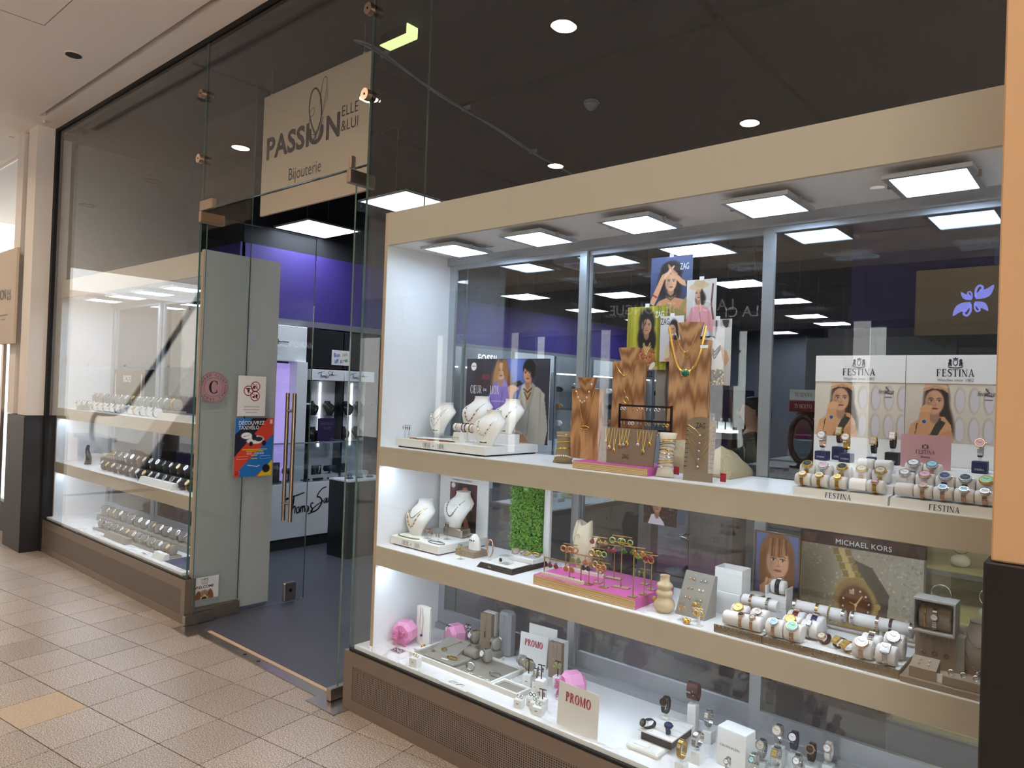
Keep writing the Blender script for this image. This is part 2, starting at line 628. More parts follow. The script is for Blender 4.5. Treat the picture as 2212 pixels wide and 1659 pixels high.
# the same on a face looking to +X (reading direction +Y)
SIDE = Matrix(((0, 0, 1, 0), (1, 0, 0, 0), (0, 1, 0, 0), (0, 0, 0, 1)))

def text_mesh(s, h, bold=0.0, sx=1.0, shear=0.0, spacing=1.0, align='CENTER', lead=1.0):
 """flat lettering in the XY plane, cap height h"""
 cu = bpy.data.curves.new('lettering', 'FONT')
 cu.body = s
 cu.size = h / 0.72
 cu.align_x = align
 cu.offset = bold * h
 cu.shear = shear
 cu.space_character = spacing
 cu.space_line = lead
 cu.resolution_u = 3
 o = bpy.data.objects.new('lettering', cu)
 COL.objects.link(o)
 dg = bpy.context.evaluated_depsgraph_get()
 me = bpy.data.meshes.new_from_object(o.evaluated_get(dg))
 bpy.data.objects.remove(o)
 bpy.data.curves.remove(cu)
 if sx != 1.0:
  me.transform(Matrix.Diagonal((sx, 1, 1, 1)))
 me.name = 'lettering'
 return me

def arc_poly(cx, cy, rx, ry, a0, a1, wx, wy, n=14):
 """band of an ellipse with side width wx and top width wy"""
 o, i = [], []
 for k in range(n + 1):
  t = R(a0 + (a1 - a0) * k / n)
  o.append((cx + rx * math.cos(t), cy + ry * math.sin(t)))
  i.append((cx + (rx - wx) * math.cos(t), cy + (ry - wy) * math.sin(t)))
 return [[o[k], o[k + 1], i[k + 1], i[k]] for k in range(n)]

def rc(x0, y0, x1, y1):
 return [(x0, y0), (x1, y0), (x1, y1), (x0, y1)]

def ribbon(pts, w):
 """flat stroke of varying width along a polyline"""
 out = []
 n = len(pts)
 L, Rr = [], []
 for i, (x, y) in enumerate(pts):
  a = pts[max(0, i - 1)]
  b = pts[min(n - 1, i + 1)]
  dx, dy = b[0] - a[0], b[1] - a[1]
  d = math.hypot(dx, dy) or 1
  ww = (w[i] if isinstance(w, (list, tuple)) else w) / 2
  L.append((x - dy / d * ww, y + dx / d * ww))
  Rr.append((x + dy / d * ww, y - dx / d * ww))
 for i in range(n - 1):
  out.append([L[i], L[i + 1], Rr[i + 1], Rr[i]])
 return out

def spline(pts, n=8):
 """Catmull-Rom through 2-D or 3-D points"""
 out = []
 P = [pts[0]] + list(pts) + [pts[-1]]
 for i in range(1, len(P) - 2):
  for k in range(n):
   t = k / n
   out.append(tuple(0.5 * (2 * b + (c - a) * t + (2 * a - 5 * b + 4 * c - d) * t * t + (3 * b - a - 3 * c + d) * t ** 3) for a, b, c, d in zip(P[i - 1], P[i], P[i + 1], P[i + 2])))
 out.append(tuple(pts[-1]))
 return out

def glyph(ch, B=0.17, T=0.06):
 s = 0.045
 st = lambda x, w=B, y0=0, y1=1: [rc(x, y0, x + w, y1)]
 sf = lambda x, w, y: [rc(x - 0.06, y, x + w + 0.06, y + s)]
 foot = lambda x, w=B: sf(x, w, 0)
 head = lambda x, w=B: sf(x, w, 1 - s)
 if ch == 'I':
  return st(.08) + foot(.08) + head(.08), .34
 if ch in 'FE':
  p = st(.08) + foot(.08) + head(.08) + [rc(.08, .94, .62, 1), rc(.57, .76, .62, 1), rc(.2, .49, .48, .55), rc(.45, .4, .48, .64)]
  if ch == 'E':
   p += [rc(.08, 0, .66, .06), rc(.61, 0, .66, .25)]
  return p, .7
 if ch == 'L':
  return st(.08) + head(.08) + [rc(.02, 0, .62, .06), rc(.57, 0, .62, .27)], .66
 if ch == 'T':
  return st(.28) + foot(.28) + [rc(.02, .94, .71, 1), rc(.02, .75, .07, 1), rc(.66, .75, .71, 1)], .74
 if ch == 'N':
  return st(.1, T) + foot(.1, T) + st(.68, T) + head(.68, T) + [[(.02, 1), (.2, 1), (.74, 0), (.6, 0)]], .84
 if ch == 'A':
  return [[(.08, 0), (.14, 0), (.42, .9), (.38, 1)], [(.34, 1), (.44, 1), (.78, 0), (.6, 0)], rc(.18, .3, .62, .36)] + sf(.06, .1, 0) + sf(.6, .18, 0), .84
 if ch == 'M':
  return st(.1, T) + foot(.1, T) + [[(.02, 1), (.22, 1), (.53, .1), (.46, 0)], [(.46, 0), (.52, .06), (.86, 1), (.78, 1)]] + st(.78, B) + foot(.78) + head(.78), 1.06
 if ch == 'O':
  return arc_poly(.44, .5, .42, .52, 0, 360, B, T, 24), .88
 if ch == 'Œ':
  g, _ = glyph('E', B, T)
  return arc_poly(.40, .5, .38, .52, 70, 290, B, T, 18) + [[(x + .38, y) for x, y in q] for q in g], 1.08
 if ch == 'C':
  return arc_poly(.44, .5, .42, .52, 50, 310, B, T, 20) + [rc(.66, .7, .72, .98), rc(.66, .02, .72, .26)], .8
 if ch == 'G':
  return arc_poly(.44, .5, .42, .52, 50, 320, B, T, 20) + [rc(.66, .7, .72, .98), rc(.6, .06, .74, .42), rc(.5, .4, .82, .45)], .88
 if ch == 'D':
  return st(.08) + arc_poly(.3, .5, .5, .5, -90, 90, B, T, 14) + [rc(.02, .94, .32, 1), rc(.02, 0, .32, .06)], .86
 if ch in 'PR':
  p = st(.08) + foot(.08) + arc_poly(.28, .74, .36, .26, -90, 90, B * .9, T, 12) + [rc(.02, .94, .3, 1), rc(.2, .48, .3, .54)]
  if ch == 'R':
   p += [[(.32, .5), (.46, .5), (.82, 0), (.62, 0)], rc(.62, 0, .86, s)]
  return p, .7 if ch == 'P' else .82
 if ch == 'U':
  return st(.1, B, .3) + head(.1) + st(.66, T, .3) + head(.66, T) + arc_poly(.42, .32, .315, .33, 180, 360, B * .8, T, 14), .86
 if ch == 'S':
  pts = spline([(.58, .8), (.5, .93), (.32, .98), (.14, .86), (.14, .68), (.34, .54), (.52, .4), (.56, .22), (.42, .06), (.22, .03), (.08, .16)], 4)
  n = len(pts)
  return ribbon(pts, [T + (B - T) * math.sin(PI * i / (n - 1)) ** 2 for i in range(n)]) + [rc(.56, .72, .6, .98), rc(.05, .04, .09, .3)], .66
 if ch == 'V':
  return [[(.04, 1), (.22, 1), (.46, .06), (.4, 0)], [(.38, 0), (.44, .04), (.74, 1), (.68, 1)]], .76
 return [], .35

def serif_mesh(s, h, sx=1.0, B=0.17, T=0.06, track=0.08):
 mb = MB()
 x = 0
 for ch in s:
  ps, adv = glyph(ch, B, T)
  for p in ps:
   mb.poly([((x + a) * h * sx, b * h, 0) for a, b in p])
  x += adv + track
 w = (x - track) * h * sx
 mb.v = [(a - w / 2, b, c) for a, b, c in mb.v]
 me = bpy.data.meshes.new('lettering')
 me.from_pydata(mb.v, [], mb.f)
 return me

def flat_mesh(polys, name='marking'):
 mb = MB()
 for p in polys:
  mb.poly([(a, b, 0) for a, b in p])
 me = bpy.data.meshes.new(name)
 me.from_pydata(mb.v, [], mb.f)
 return me

def letters(me, m, parent, x, y, z, face=UP, name='lettering', rot=None):
 """lettering standing on a face; (x, y, z) is the base line centre in the parent's frame"""
 Mx = Matrix.Translation((x, y, z)) @ face
 if rot:
  Mx = Mx @ Matrix.Rotation(rot, 4, 'Z')
 return put(name, me, m, parent, Mx=Mx)

SCRIPT_NAME = [  # a brushed signature, drawn stroke by stroke (unit: width about 2.0)
 [(0, .52), (.12, .6), (.4, .7), (.95, .84)],
 [(.02, .5), (.2, .66), (.52, .74)],
 [(.52, .78), (.5, .5), (.42, .12), (.45, .08)],
 [(.50, .66), (.47, .4), (.44, .1)], [(.45, .22), (.53, .36), (.58, .32), (.56, .1)],
 [(.72, .34), (.64, .28), (.66, .12), (.75, .16), (.74, .3), (.70, .34)],
 [(.82, .34), (.80, .11)], [(.81, .24), (.88, .34), (.89, .11)], [(.89, .24), (.96, .34), (.98, .11)],
 [(1.14, .30), (1.06, .33), (1.03, .16), (1.09, .11), (1.14, .3), (1.16, .12)],
 [(1.36, .40), (1.27, .42), (1.24, .3), (1.31, .2), (1.26, .07), (1.12, .03)],
 [(1.9, .98), (1.68, .9), (1.5, .66), (1.62, .6), (1.72, .44), (1.56, .18), (1.32, .08), (1.26, .14), (1.5, .32), (1.78, .46)],
 [(1.9, .56), (1.8, .46), (1.84, .38), (1.94, .54), (1.92, .4), (2.0, .44), (2.1, .86), (2.06, .42), (2.18, .54), (2.14, .4), (2.24, .42), (2.34, .52), (2.3, .38), (2.5, .46), (2.8, .44)],
]

def script_mesh(h, cut=99):
 polys = []
 for s in SCRIPT_NAME[:cut]:
  pts = spline([(x * h, y * h) for x, y in s], 6)
  n = len(pts)
  polys += ribbon(pts, [h * (.03 + .025 * math.sin(PI * i / max(1, n - 1))) for i in range(n)])
 return flat_mesh(polys, 'lettering')

# ------------------------------------------------------------------ printed pictures (flat print, painted into a colour attribute)
class Canvas:
 """u to the right 0..1, v upward 0..1; colours are sRGB hex"""

 def __init__(self, w, h, bg='#808080', aspect=None):
  self.w, self.h = w, h
  self.a = np.zeros((h, w, 3))
  self.a[:] = self.c(bg)
  self.u, self.v = np.meshgrid((np.arange(w) + .5) / w, (np.arange(h) + .5) / h)
  self.k = aspect or w / h

 def c(self, h):
  h = h.lstrip('#')
  return np.array([int(h[i:i + 2], 16) / 255 for i in (0, 2, 4)])

 def mixin(self, m, col):
  m = np.clip(m, 0, 1)[..., None]
  self.a = self.a * (1 - m) + self.c(col) * m
  return self

 def grad(self, c0, c1, ang=90):
  t = self.u * math.cos(R(ang)) + self.v * math.sin(R(ang))
  t = (t - t.min()) / (t.max() - t.min())
  self.a = self.c(c0) * (1 - t[..., None]) + self.c(c1) * t[..., None]
  return self

 def ell(self, cx, cy, rx, ry, col, rot=0, soft=.12, k=1.0):
  x, y = (self.u - cx) * self.k, self.v - cy
  rx = rx * self.k
  c, s = math.cos(R(rot)), math.sin(R(rot))
  d = np.sqrt(((x * c + y * s) / rx) ** 2 + ((-x * s + y * c) / ry) ** 2)
  return self.mixin((1 - (d - (1 - soft)) / (2 * soft)) * k, col)

 def poly(self, pts, col, k=1.0):
  ins = np.zeros(self.u.shape, bool)
  n = len(pts)
  for i in range(n):
   (x0, y0), (x1, y1) = pts[i], pts[(i + 1) % n]
   if y0 == y1:
    continue
   cond = (y0 > self.v) != (y1 > self.v)
   ins ^= cond & (self.u < (x1 - x0) * (self.v - y0) / (y1 - y0) + x0)
  return self.mixin(ins.astype(float) * k, col)

 def rect(self, x0, y0, x1, y1, col, k=1.0):
  return self.poly([(x0, y0), (x1, y0), (x1, y1), (x0, y1)], col, k)

 def line(self, pts, w, col, k=1.0):
  m = np.zeros(self.u.shape)
  for (x0, y0), (x1, y1) in zip(pts[:-1], pts[1:]):
   ax, ay = (self.u - x0) * self.k, self.v - y0
   bx, by = (x1 - x0) * self.k, y1 - y0
   t = np.clip((ax * bx + ay * by) / (bx * bx + by * by + 1e-9), 0, 1)
   d = np.hypot(ax - bx * t, ay - by * t)
   m = np.maximum(m, np.clip(1.5 - d / w, 0, 1))
  return self.mixin(m * k, col)

 def speckle(self, x0, y0, x1, y1, n, cols, r=.01, seed=1):
  rr = random.Random(seed)
  for _ in range(n):
   self.ell(rr.uniform(x0, x1), rr.uniform(y0, y1), r / self.k * rr.uniform(.6, 1.4), r * rr.uniform(.6, 1.4), rr.choice(cols), soft=.3)
  return self

 def face(self, cx, cy, s, skin='#d9a688', hair='#2a1a14', turn=0.0, lips='#a8514c', tilt=0):
  """a printed portrait head; s = half head height in v units"""
  k = self.k
  sh = tuple(v * .78 for v in self.c(skin))
  shade = '#%02x%02x%02x' % tuple(int(v * 255) for v in sh)
  self.ell(cx + turn * .1 * s / k, cy - s * 1.05, s * .38 / k, s * .7, shade, soft=.15)
  self.ell(cx, cy, s * .70 / k, s, skin, rot=tilt, soft=.08)
  self.ell(cx + .42 * s / k * (1 if turn <= 0 else -1), cy - .1 * s, s * .3 / k, s * .8, shade, soft=.5, k=.6)
  for e in (-1, 1):
   ex = cx + (e * .30 + turn * .16) * s / k
   self.ell(ex, cy + .14 * s, s * .17 / k, s * .10, shade, soft=.4, k=.8)
   self.ell(ex, cy + .10 * s, s * .13 / k, s * .055, '#f0e6e0', soft=.3)
   self.ell(ex + turn * .05 * s / k, cy + .10 * s, s * .07 / k, s * .06, '#1d130f', soft=.3)
   self.line([(ex - .17 * s / k, cy + .17 * s), (ex, cy + .2 * s), (ex + .16 * s / k, cy + .16 * s)], s * .022, '#241611')
   self.line([(ex - .17 * s / k, cy + .30 * s), (ex, cy + .35 * s), (ex + .18 * s / k, cy + .30 * s)], s * .035, hair, .85)
  self.line([(cx + turn * .14 * s / k, cy + .1 * s), (cx + (turn * .2 + .04) * s / k, cy - .22 * s)], s * .03, shade, .8)
  self.ell(cx + turn * .2 * s / k, cy - .26 * s, s * .15 / k, s * .05, shade, soft=.5)
  self.ell(cx + turn * .16 * s / k, cy - .52 * s, s * .24 / k, s * .09, lips, soft=.2)
  self.line([(cx + (turn * .16 - .22) * s / k, cy - .52 * s), (cx + (turn * .16 + .22) * s / k, cy - .52 * s)], s * .018, '#5a2422')
  return self

 def mesh(self, W, H):
  """upright W x H sheet in XZ, centred on x, standing on z = 0, looking to -Y"""
  w, h = self.w, self.h
  xs = (np.arange(w) / (w - 1) - .5) * W
  zs = np.arange(h) / (h - 1) * H
  X, Z = np.meshgrid(xs, zs)
  co = np.stack([X, np.zeros_like(X), Z], -1).reshape(-1, 3)
  i = np.arange(w * h).reshape(h, w)
  f = np.stack([i[:-1, :-1], i[:-1, 1:], i[1:, 1:], i[1:, :-1]], -1).reshape(-1, 4)
  me = bpy.data.meshes.new('print')
  me.vertices.add(w * h)
  me.vertices.foreach_set('co', co.ravel())
  me.loops.add(f.size)
  me.loops.foreach_set('vertex_index', f.ravel().astype(np.int32))
  me.polygons.add(len(f))
  me.polygons.foreach_set('loop_start', np.arange(0, f.size, 4, dtype=np.int32))
  me.update(calc_edges=True)
  at = me.attributes.new('ink', 'FLOAT_COLOR', 'POINT')
  a = np.clip(self.a, 0, 1)
  l = np.where(a <= .04045, a / 12.92, ((a + .055) / 1.055) ** 2.4)
  rgba = np.concatenate([l, np.ones((h, w, 1))], -1).reshape(-1)
  at.data.foreach_set('color', rgba)
  return me

# ------------------------------------------------------------------ mall floor: granite tiles, turned a few degrees against the shopfront
S1, S2, S0 = 1.324, 0.8275, 0.322       # shelf tops and deck of the display cabinets
YF, YB = 0.06, 0.50                     # cabinet front, back frame
floor = struct('floor', MB().box(-27, -11, -0.06, 5, 0.3, -0.006), 'granite', 'speckled brown granite mall floor laid in square tiles')
part('joint_bed', MB().box(-11, -4.2, -0.006, 2.2, 0.25, -0.0025), 'grout', floor)
TA = math.atan(0.131)
TP = 0.302
_tm = MB().box(-.1488, -.1488, -.012, .1488, .1488, 0, c=0.001).mesh('tile')
M['tactile'] = mat('tactile', '#b9a58e', 0.85, var=0.35, vscale=90, bump=0.9, bscale=120)
M['tile_yellow'] = mat('tile_yellow', '#b59a68', 0.5, var=0.2, vscale=90)
_rest = MB()
_n = 0
_cand = []
for i in range(-45, 30):
 for j in range(-16, 8):
  x = -3.885 + (i + .5) * TP * math.cos(TA) - (j + .5) * TP * math.sin(TA)
  y = -0.582 + (i + .5) * TP * math.sin(TA) + (j + .5) * TP * math.cos(TA)
  if y > 0.17 or y < -4.0 or x < -10.8 or x > 2.0:
   continue
  _cand.append(((Vector((x, y, 0)) - CAM_POS).length, x, y))
for d, x, y in sorted(_cand):
 if in_view((x, y, 0), 130) and _n < 300:
  m = 'granite'
  if abs(x + 3.99) < .13 and abs(y + 1.03) < .13:
   m = 'tactile'
  elif (x, y) and abs(x + 5.75) < .14 and abs(y + .93) < .15:
   m = 'tile_yellow'
  put('tile', _tm, m, floor, (x, y, 0), TA)
  _n += 1
 else:
  _rest.box(-.1488, -.1488, -.012, .1488, .1488, 0, Mx=Matrix.Translation((x, y, 0)) @ Matrix.Rotation(TA, 4, 'Z'))
_ro = part('tiles_beyond', _rest, 'granite', floor)
_ro['kind'] = 'stuff'

# ------------------------------------------------------------------ mall ceiling with its slot, access panel and fittings
ZC = 3.9
cb = MB().box(-17, -11, ZC, 5, -0.231, ZC + .1).box(-17, -0.186, ZC, 5, 0.03, ZC + .1).box(-17, -0.231, ZC, -8.25, -0.186, ZC + .1)
cb.box(-8.2, -0.231, ZC, -7.33, -0.186, ZC + .1)
ceiling = struct('ceiling', cb, 'ceil_paint', 'beige mall ceiling with a long shadow slot')
part('slot_liner', MB().box(-17, -0.235, ZC + .07, 5, -0.18, ZC + .09), 'bronze_metal', ceiling)
ap = MB()
for a, b, c, d in ((-5.43, -1.6, -5.426, -.75), (-5.43, -.754, -4.4, -.75), (-4.404, -1.6, -4.4, -.75)):
 ap.box(a, b, ZC - .0015, c, d, ZC + .001)
part('access_panel_joint', ap, 'bronze_metal', ceiling)
t = thing('ceiling_speaker', 'dark round speaker grille set into the beige mall ceiling', 'speaker', (-5.741, -.478, ZC))
part('grille', MB().lathe([(.052, -.004), (.05, -.008), (.0, -.008)], 24), 'dark_metal', t, 40)
part('rim', MB().lathe([(.062, 0), (.062, -.006), (.052, -.006), (.052, 0)], 24, cap=False), 'mall_paint', t, 40)
t = thing('sprinkler', 'small white ceiling sprinkler cap at the end of the slot', 'sprinkler', (-7.42, -.17, ZC))
part('cap', MB().lathe([(.05, 0), (.05, -.004), (.046, -.006), (.012, -.006), (.01, -.03), (0, -.03)], 18), 'mall_paint', t, 40)

def downlight(x, y, z, r, label, watts, spread=1.0, group='warm recessed downlights in the mall ceiling'):
 t = thing('ceiling_downlight', label, 'downlight', (x, y, z), 0, group)
 part('reflector', MB().lathe([(r, 0.0), (r * .95, .02), (r * .8, .05)], 24, cap=False), 'warm_can', t, 60)
 part('rim', MB().lathe([(r * 1.12, 0), (r * 1.1, -.004), (r, -.004), (r, .001)], 24, cap=False), 'warm_can', t, 40)
 L = bpy.data.lights.new('downlight_lamp', 'AREA')
 L.shape = 'DISK'
 L.size = r * 1.7
 L.energy = watts
 L.color = (1.0, 0.85, 0.68)
 L.spread = R(150)
 lo = bpy.data.objects.new('lamp', L)
 COL.objects.link(lo)
 lo.parent = t
 lo.location = (0, 0, -0.006)
 return t

# ------------------------------------------------------------------ pilaster on the left, column on the right
pil = group_root('wall_left_pilaster', 'beige mall pilaster with a vertical groove and dark plinth')
part('shaft', MB().box(-7.845, -.163, 1.245, -7.61, .12, ZC), 'mall_paint', pil)
part('shaft', MB().box(-8.17, -.163, 1.245, -7.985, .12, ZC), 'mall_paint', pil)
part('groove', MB().box(-7.985, -.10, 1.245, -7.845, .12, ZC), 'bronze_metal', pil)
part('plinth', MB().box(-8.11, -.175, 0, -7.595, .12, 1.24, c=.004), 'column_dark', pil)
part('edge_trim', MB().box(-7.61, -.02, .0, -7.55, .03, ZC), 'rubber', pil)
colr = group_root('wall_right_column', 'tan mall column with dark lower cladding')
part('shaft', MB().box(-.249, -.165, 1.252, .7, .14, ZC, c=.004), 'column_tan', colr)
part('plinth', MB().box(-.262, -.178, 0, .72, .14, 1.25, c=.004), 'column_dark', colr)

# the neighbour's shopfront beyond the pilaster
nb = group_root('window_4', 'neighbouring shop window beyond the left pilaster')
part('pane', MB().box(-12.5, .0, .3, -8.17, .012, 3.85), 'pane', nb)
part('base', MB().box(-12.5, -.01, 0, -8.17, .05, .3), 'column_dark', nb)
part('back_wall', MB().box(-13, 2.2, 0, -8.0, 2.3, 3.9), 'grey_trim', nb)
part('ceiling_strip', MB().box(-12.8, .02, 3.86, -8.1, 2.2, 3.9), 'ceil_paint', nb)
letters(text_mesh('Confiserie', .30, 0.004, .72, .0, 1.0, 'LEFT'), 'letter_white', nb, -10.35, .25, 2.98)
for k, (zz, cc) in enumerate(((.55, 'red_goods'), (.95, 'tag_white'), (1.35, 'red_goods'), (1.75, 'wood_light'))):
 sh = single('shop_shelf', MB().box(-9.9, .5, zz - .03, -8.3, .8, zz), 'white_lam', ('lowest', 'second', 'third', 'top')[k] + ' white shelf of the neighbouring sweet shop', 'shelf', group='neighbour shelves')
 for j in range(5):
  b = MB().box(-.055, -.05, 0, .055, .05, .22 + .03 * ((j + k) % 3), c=.006)
  single('sweet_box', b, cc, f'{("red", "white", "crimson", "brown")[k]} box, {("first", "second", "third", "fourth", "fifth")[j]} on the {("lowest", "second", "third", "top")[k]} shelf of the neighbouring sweet shop', 'box', group='boxes in the neighbouring shop', loc=(-9.6 + j * .3, .62, zz))
t = thing('notice_board', 'beige notice board with ELLE &LUI lettering beside the left pilaster', 'board', (-8.3, -.2, 1.9))
part('panel', MB().box(-.42, -.012, 0, .42, .012, .9, c=.003), 'sign_board', t)
part('post', MB().box(-.03, .012, -1.9, .03, .04, .9), 'steel', t)
letters(text_mesh('ELLE\n&LUI', .045, .0, 1, 0, 1, 'LEFT', .85), 'ink_plum', t, .17, -.0135, .47)
letters(text_mesh('PASSION', .10, .01, .8, 0, 1, 'RIGHT'), 'ink_plum', t, .14, -.0135, .43)
letters(text_mesh('Un petit mot qui dit\nune passion?', .022, 0, 1, 0, 1, 'CENTER', 1.3), 'ink_plum', t, .08, -.0135, .27)

# ------------------------------------------------------------------ shop windows: glazing in front
XL0, XL1, XR0, XR1 = -7.56, -4.72, -2.95, -0.20

def pane(root, name, x0, y0, z0, x1, y1, z1, m='pane', edges=''):
 o = part(name, MB().box(x0, y0, z0, x1, y1, z1), m, root)
 e = MB()
 t = .0015
 if 'r' in edges:
  e.box(x1, y0, z0, x1 + t, y1, z1)
 if 'l' in edges:
  e.box(x0 - t, y0, z0, x0, y1, z1)
 if 'b' in edges:
  e.box(x0, y0, z0 - t, x1, y1, z0)
 if 'f' in edges:
  e.box(x0, y0 - t, z0, x1, y0, z1)
 if 'k' in edges:
  e.box(x0, y1, z0, x1, y1 + t, z1)
 if 't' in edges:
  e.box(x0, y0, z1, x1, y1, z1 + t)
 if e.v:
  part('polished_edge', e, 'glass_edge', o)
 return o

w1 = group_root('window_1', 'tall glass shop window over a bronze grille, beside the left pilaster')
pane(w1, 'pane', XL0, -.006, .30, XL1, .006, 3.872, 'pane', 'r')
pane(w1, 'return_pane', -4.746, .012, .095, -4.734, .375, 3.872, 'pane_green', 'k')
w2 = group_root('window_2', 'tall glass shop window over a bronze grille, beside the tan column')
pane(w2, 'pane', XR0, -.006, .30, XR1, .006, 3.872, 'pane', 'l')
pane(w2, 'return_pane', -2.944, .012, .02, -2.932, .375, 3.872, 'pane_green', 'k')
w3 = group_root('window_3', 'glass transom above the shop entrance')
pane(w3, 'pane', XL1 + .004, -.006, 2.745, XR0 - .004, .006, 3.872, 'pane', 'b')
for n, (x0, x1, w) in enumerate(((XL0, XL1, w1), (XR0, XR1, w2), (XL1, XR0, w3))):
 part('head_channel', MB().box(x0, -.018, 3.872, x1, .018, ZC), 'rubber', w)
 if n < 2:
  part('sill_gasket', MB().box(x0, -.004, .291, x1, .03, .304), 'rubber', w)
 tr = group_root('trim_%d' % (n + 1), ('bronze ventilation grille below the left shop window', 'bronze ventilation grille below the right shop window', 'steel door threshold strip at the shop entrance')[n])
 if n < 2:
  part('grille_frame', MB().box(x0 - .03, -.012, .0, x1, .055, .055).box(x0 - .03, -.012, .225, x1, .055, .291).box(x0 - .03, -.012, .055, x0 + .04, .055, .225).box(x1 - .05, -.012, .055, x1, .055, .225), 'bronze_metal', tr)
  part('perforated_sheet', MB().box(x0 + .04, -.009, .055, x1 - .05, -.004, .225), 'perforated', tr)
 else:
  part('threshold', MB().box(x0 + .25, -.035, .0, x1 - .22, .03, .006), 'steel', tr)
  part('threshold_lip', MB().box(x0 + .25, .03, .0, x1 - .22, .055, .009), 'edge_beech', tr)
  part('floor_plate', MB().box(x0 + .03, -.10, .0, x0 + .25, .06, .006), 'steel', tr)
  part('floor_plate', MB().box(x1 - .22, -.10, .0, x1 + .02, .06, .006), 'steel', tr)
  part('bolt_hole', MB().cyl((-3.95, .0, .0062), (-3.95, .0, .0068), .012, n=12), 'rubber', tr)
  part('bolt_hole', MB().cyl((-3.80, .0, .0062), (-3.80, .0, .0068), .012, n=12), 'rubber', tr)
part('end_post', MB().box(-4.719, -.014, 0, -4.710, .058, .298), 'bronze_metal', w1)
part('base_channel', MB().box(-4.762, .06, .0, -4.715, .38, .085), 'bronze_metal', w1)
part('base_channel', MB().box(-2.957, .06, .0, -2.925, .38, .03), 'bronze_metal', w2)
for x, w in ((XL1, w1), (XR0, w2)):
 for z in (3.53, 3.095):
  sp = part('glass_clamp', MB().cyl((x - .012, -.034, z), (x - .012, -.006, z), .03, n=20), 'copper_steel', w, 40)
  part('clamp_stem', MB().cyl((x - .012, .006, z), (x - .012, .05, z), .028, n=18).cyl((x - .012, -.036, z), (x - .012, -.034, z), .006, n=8), 'dark_metal', sp, 40)

def door(name, label, x, hinge_side, handle):
 d = group_root(name, label)
 pane(d, 'pane', x - .006, .025, .02, x + .006, .87, 2.715, 'pane_green', 'fkt')
 part('top_patch', MB().box(x - .016, -.03, 2.665, x + .016, .135, 2.735, c=.003), 'copper_steel', d)
 part('transom_patch', MB().box(min(x, x - hinge_side * .02) - .02, -.016, 2.745, max(x, x + hinge_side * .13), .016, 2.81, c=.003), 'copper_steel', d)
 part('bottom_patch', MB().box(x - .018, -.03, .008, x + .018, .17, .07, c=.003), 'steel', d)
 if handle:
  for s in (-1, 1):
   b = part('pull_bar', MB().cyl((x + s * .045, .705, .61), (x + s * .045, .705, 1.55), .015, n=16), 'copper_steel', d, 40)
  part('bar_fixing', MB().cyl((x - .045, .705, 1.42), (x + .045, .705, 1.42), .011, n=12).cyl((x - .045, .705, .74), (x + .045, .705, .74), .011, n=12), 'steel', d, 40)
  lk = part('corner_lock', MB().box(x - .018, .70, .022, x + .018, .80, .155, c=.006), 'steel', d)
  part('lock_cylinder', MB().cyl((x + .018, .75, .10), (x + .022, .75, .10), .012, n=14), 'dark_metal', lk, 40)
 return d

door_1 = door('door_1', 'glass shop door swung open with long steel pull bars', -4.68, 1, True)
door_2 = door('door_2', 'glass shop door swung open beside the right display cabinet', -3.075, -1, False)

# ------------------------------------------------------------------ display cabinets behind the windows
def led_panel(x, y, z, sx, sy, label, group, hang=None, m='led'):
 t = thing('led_panel', label, 'light panel', (x, y, z), 0, group)
 f = MB()
 w = .017
 f.box(-sx / 2, -sy / 2, 0, sx / 2, -sy / 2 + w, .014).box(-sx / 2, sy / 2 - w, 0, sx / 2, sy / 2, .014)
 f.box(-sx / 2, -sy / 2 + w, 0, -sx / 2 + w, sy / 2 - w, .014).box(sx / 2 - w, -sy / 2 + w, 0, sx / 2, sy / 2 - w, .014)
 f.box(-sx / 2 + w, -sy / 2 + w, .008, sx / 2 - w, sy / 2 - w, .014)
 part('frame', f, 'alu', t)
 part('diffuser', MB().poly([(-sx / 2 + w, -sy / 2 + w, .003), (-sx / 2 + w, sy / 2 - w, .003), (sx / 2 - w, sy / 2 - w, .003), (sx / 2 - w, -sy / 2 + w, .003)]), m, t, fix=False)
 if hang:
  for a in (-1, 1):
   part('cable', MB().cyl((a * sx * .3, 0, .014), (a * sx * .3, 0, hang), .002, n=5), 'steel', t)
 else:
  for a in (-1, 1):
   part('clip', MB().box(a * sx / 2 - .008, -.03, -.002, a * sx / 2 + .008, -.018, .018), 'steel', t)
 return t

ORD = ('first', 'second', 'third', 'fourth', 'fifth', 'sixth', 'seventh', 'eighth', 'ninth', 'tenth', 'eleventh', 'twelfth')

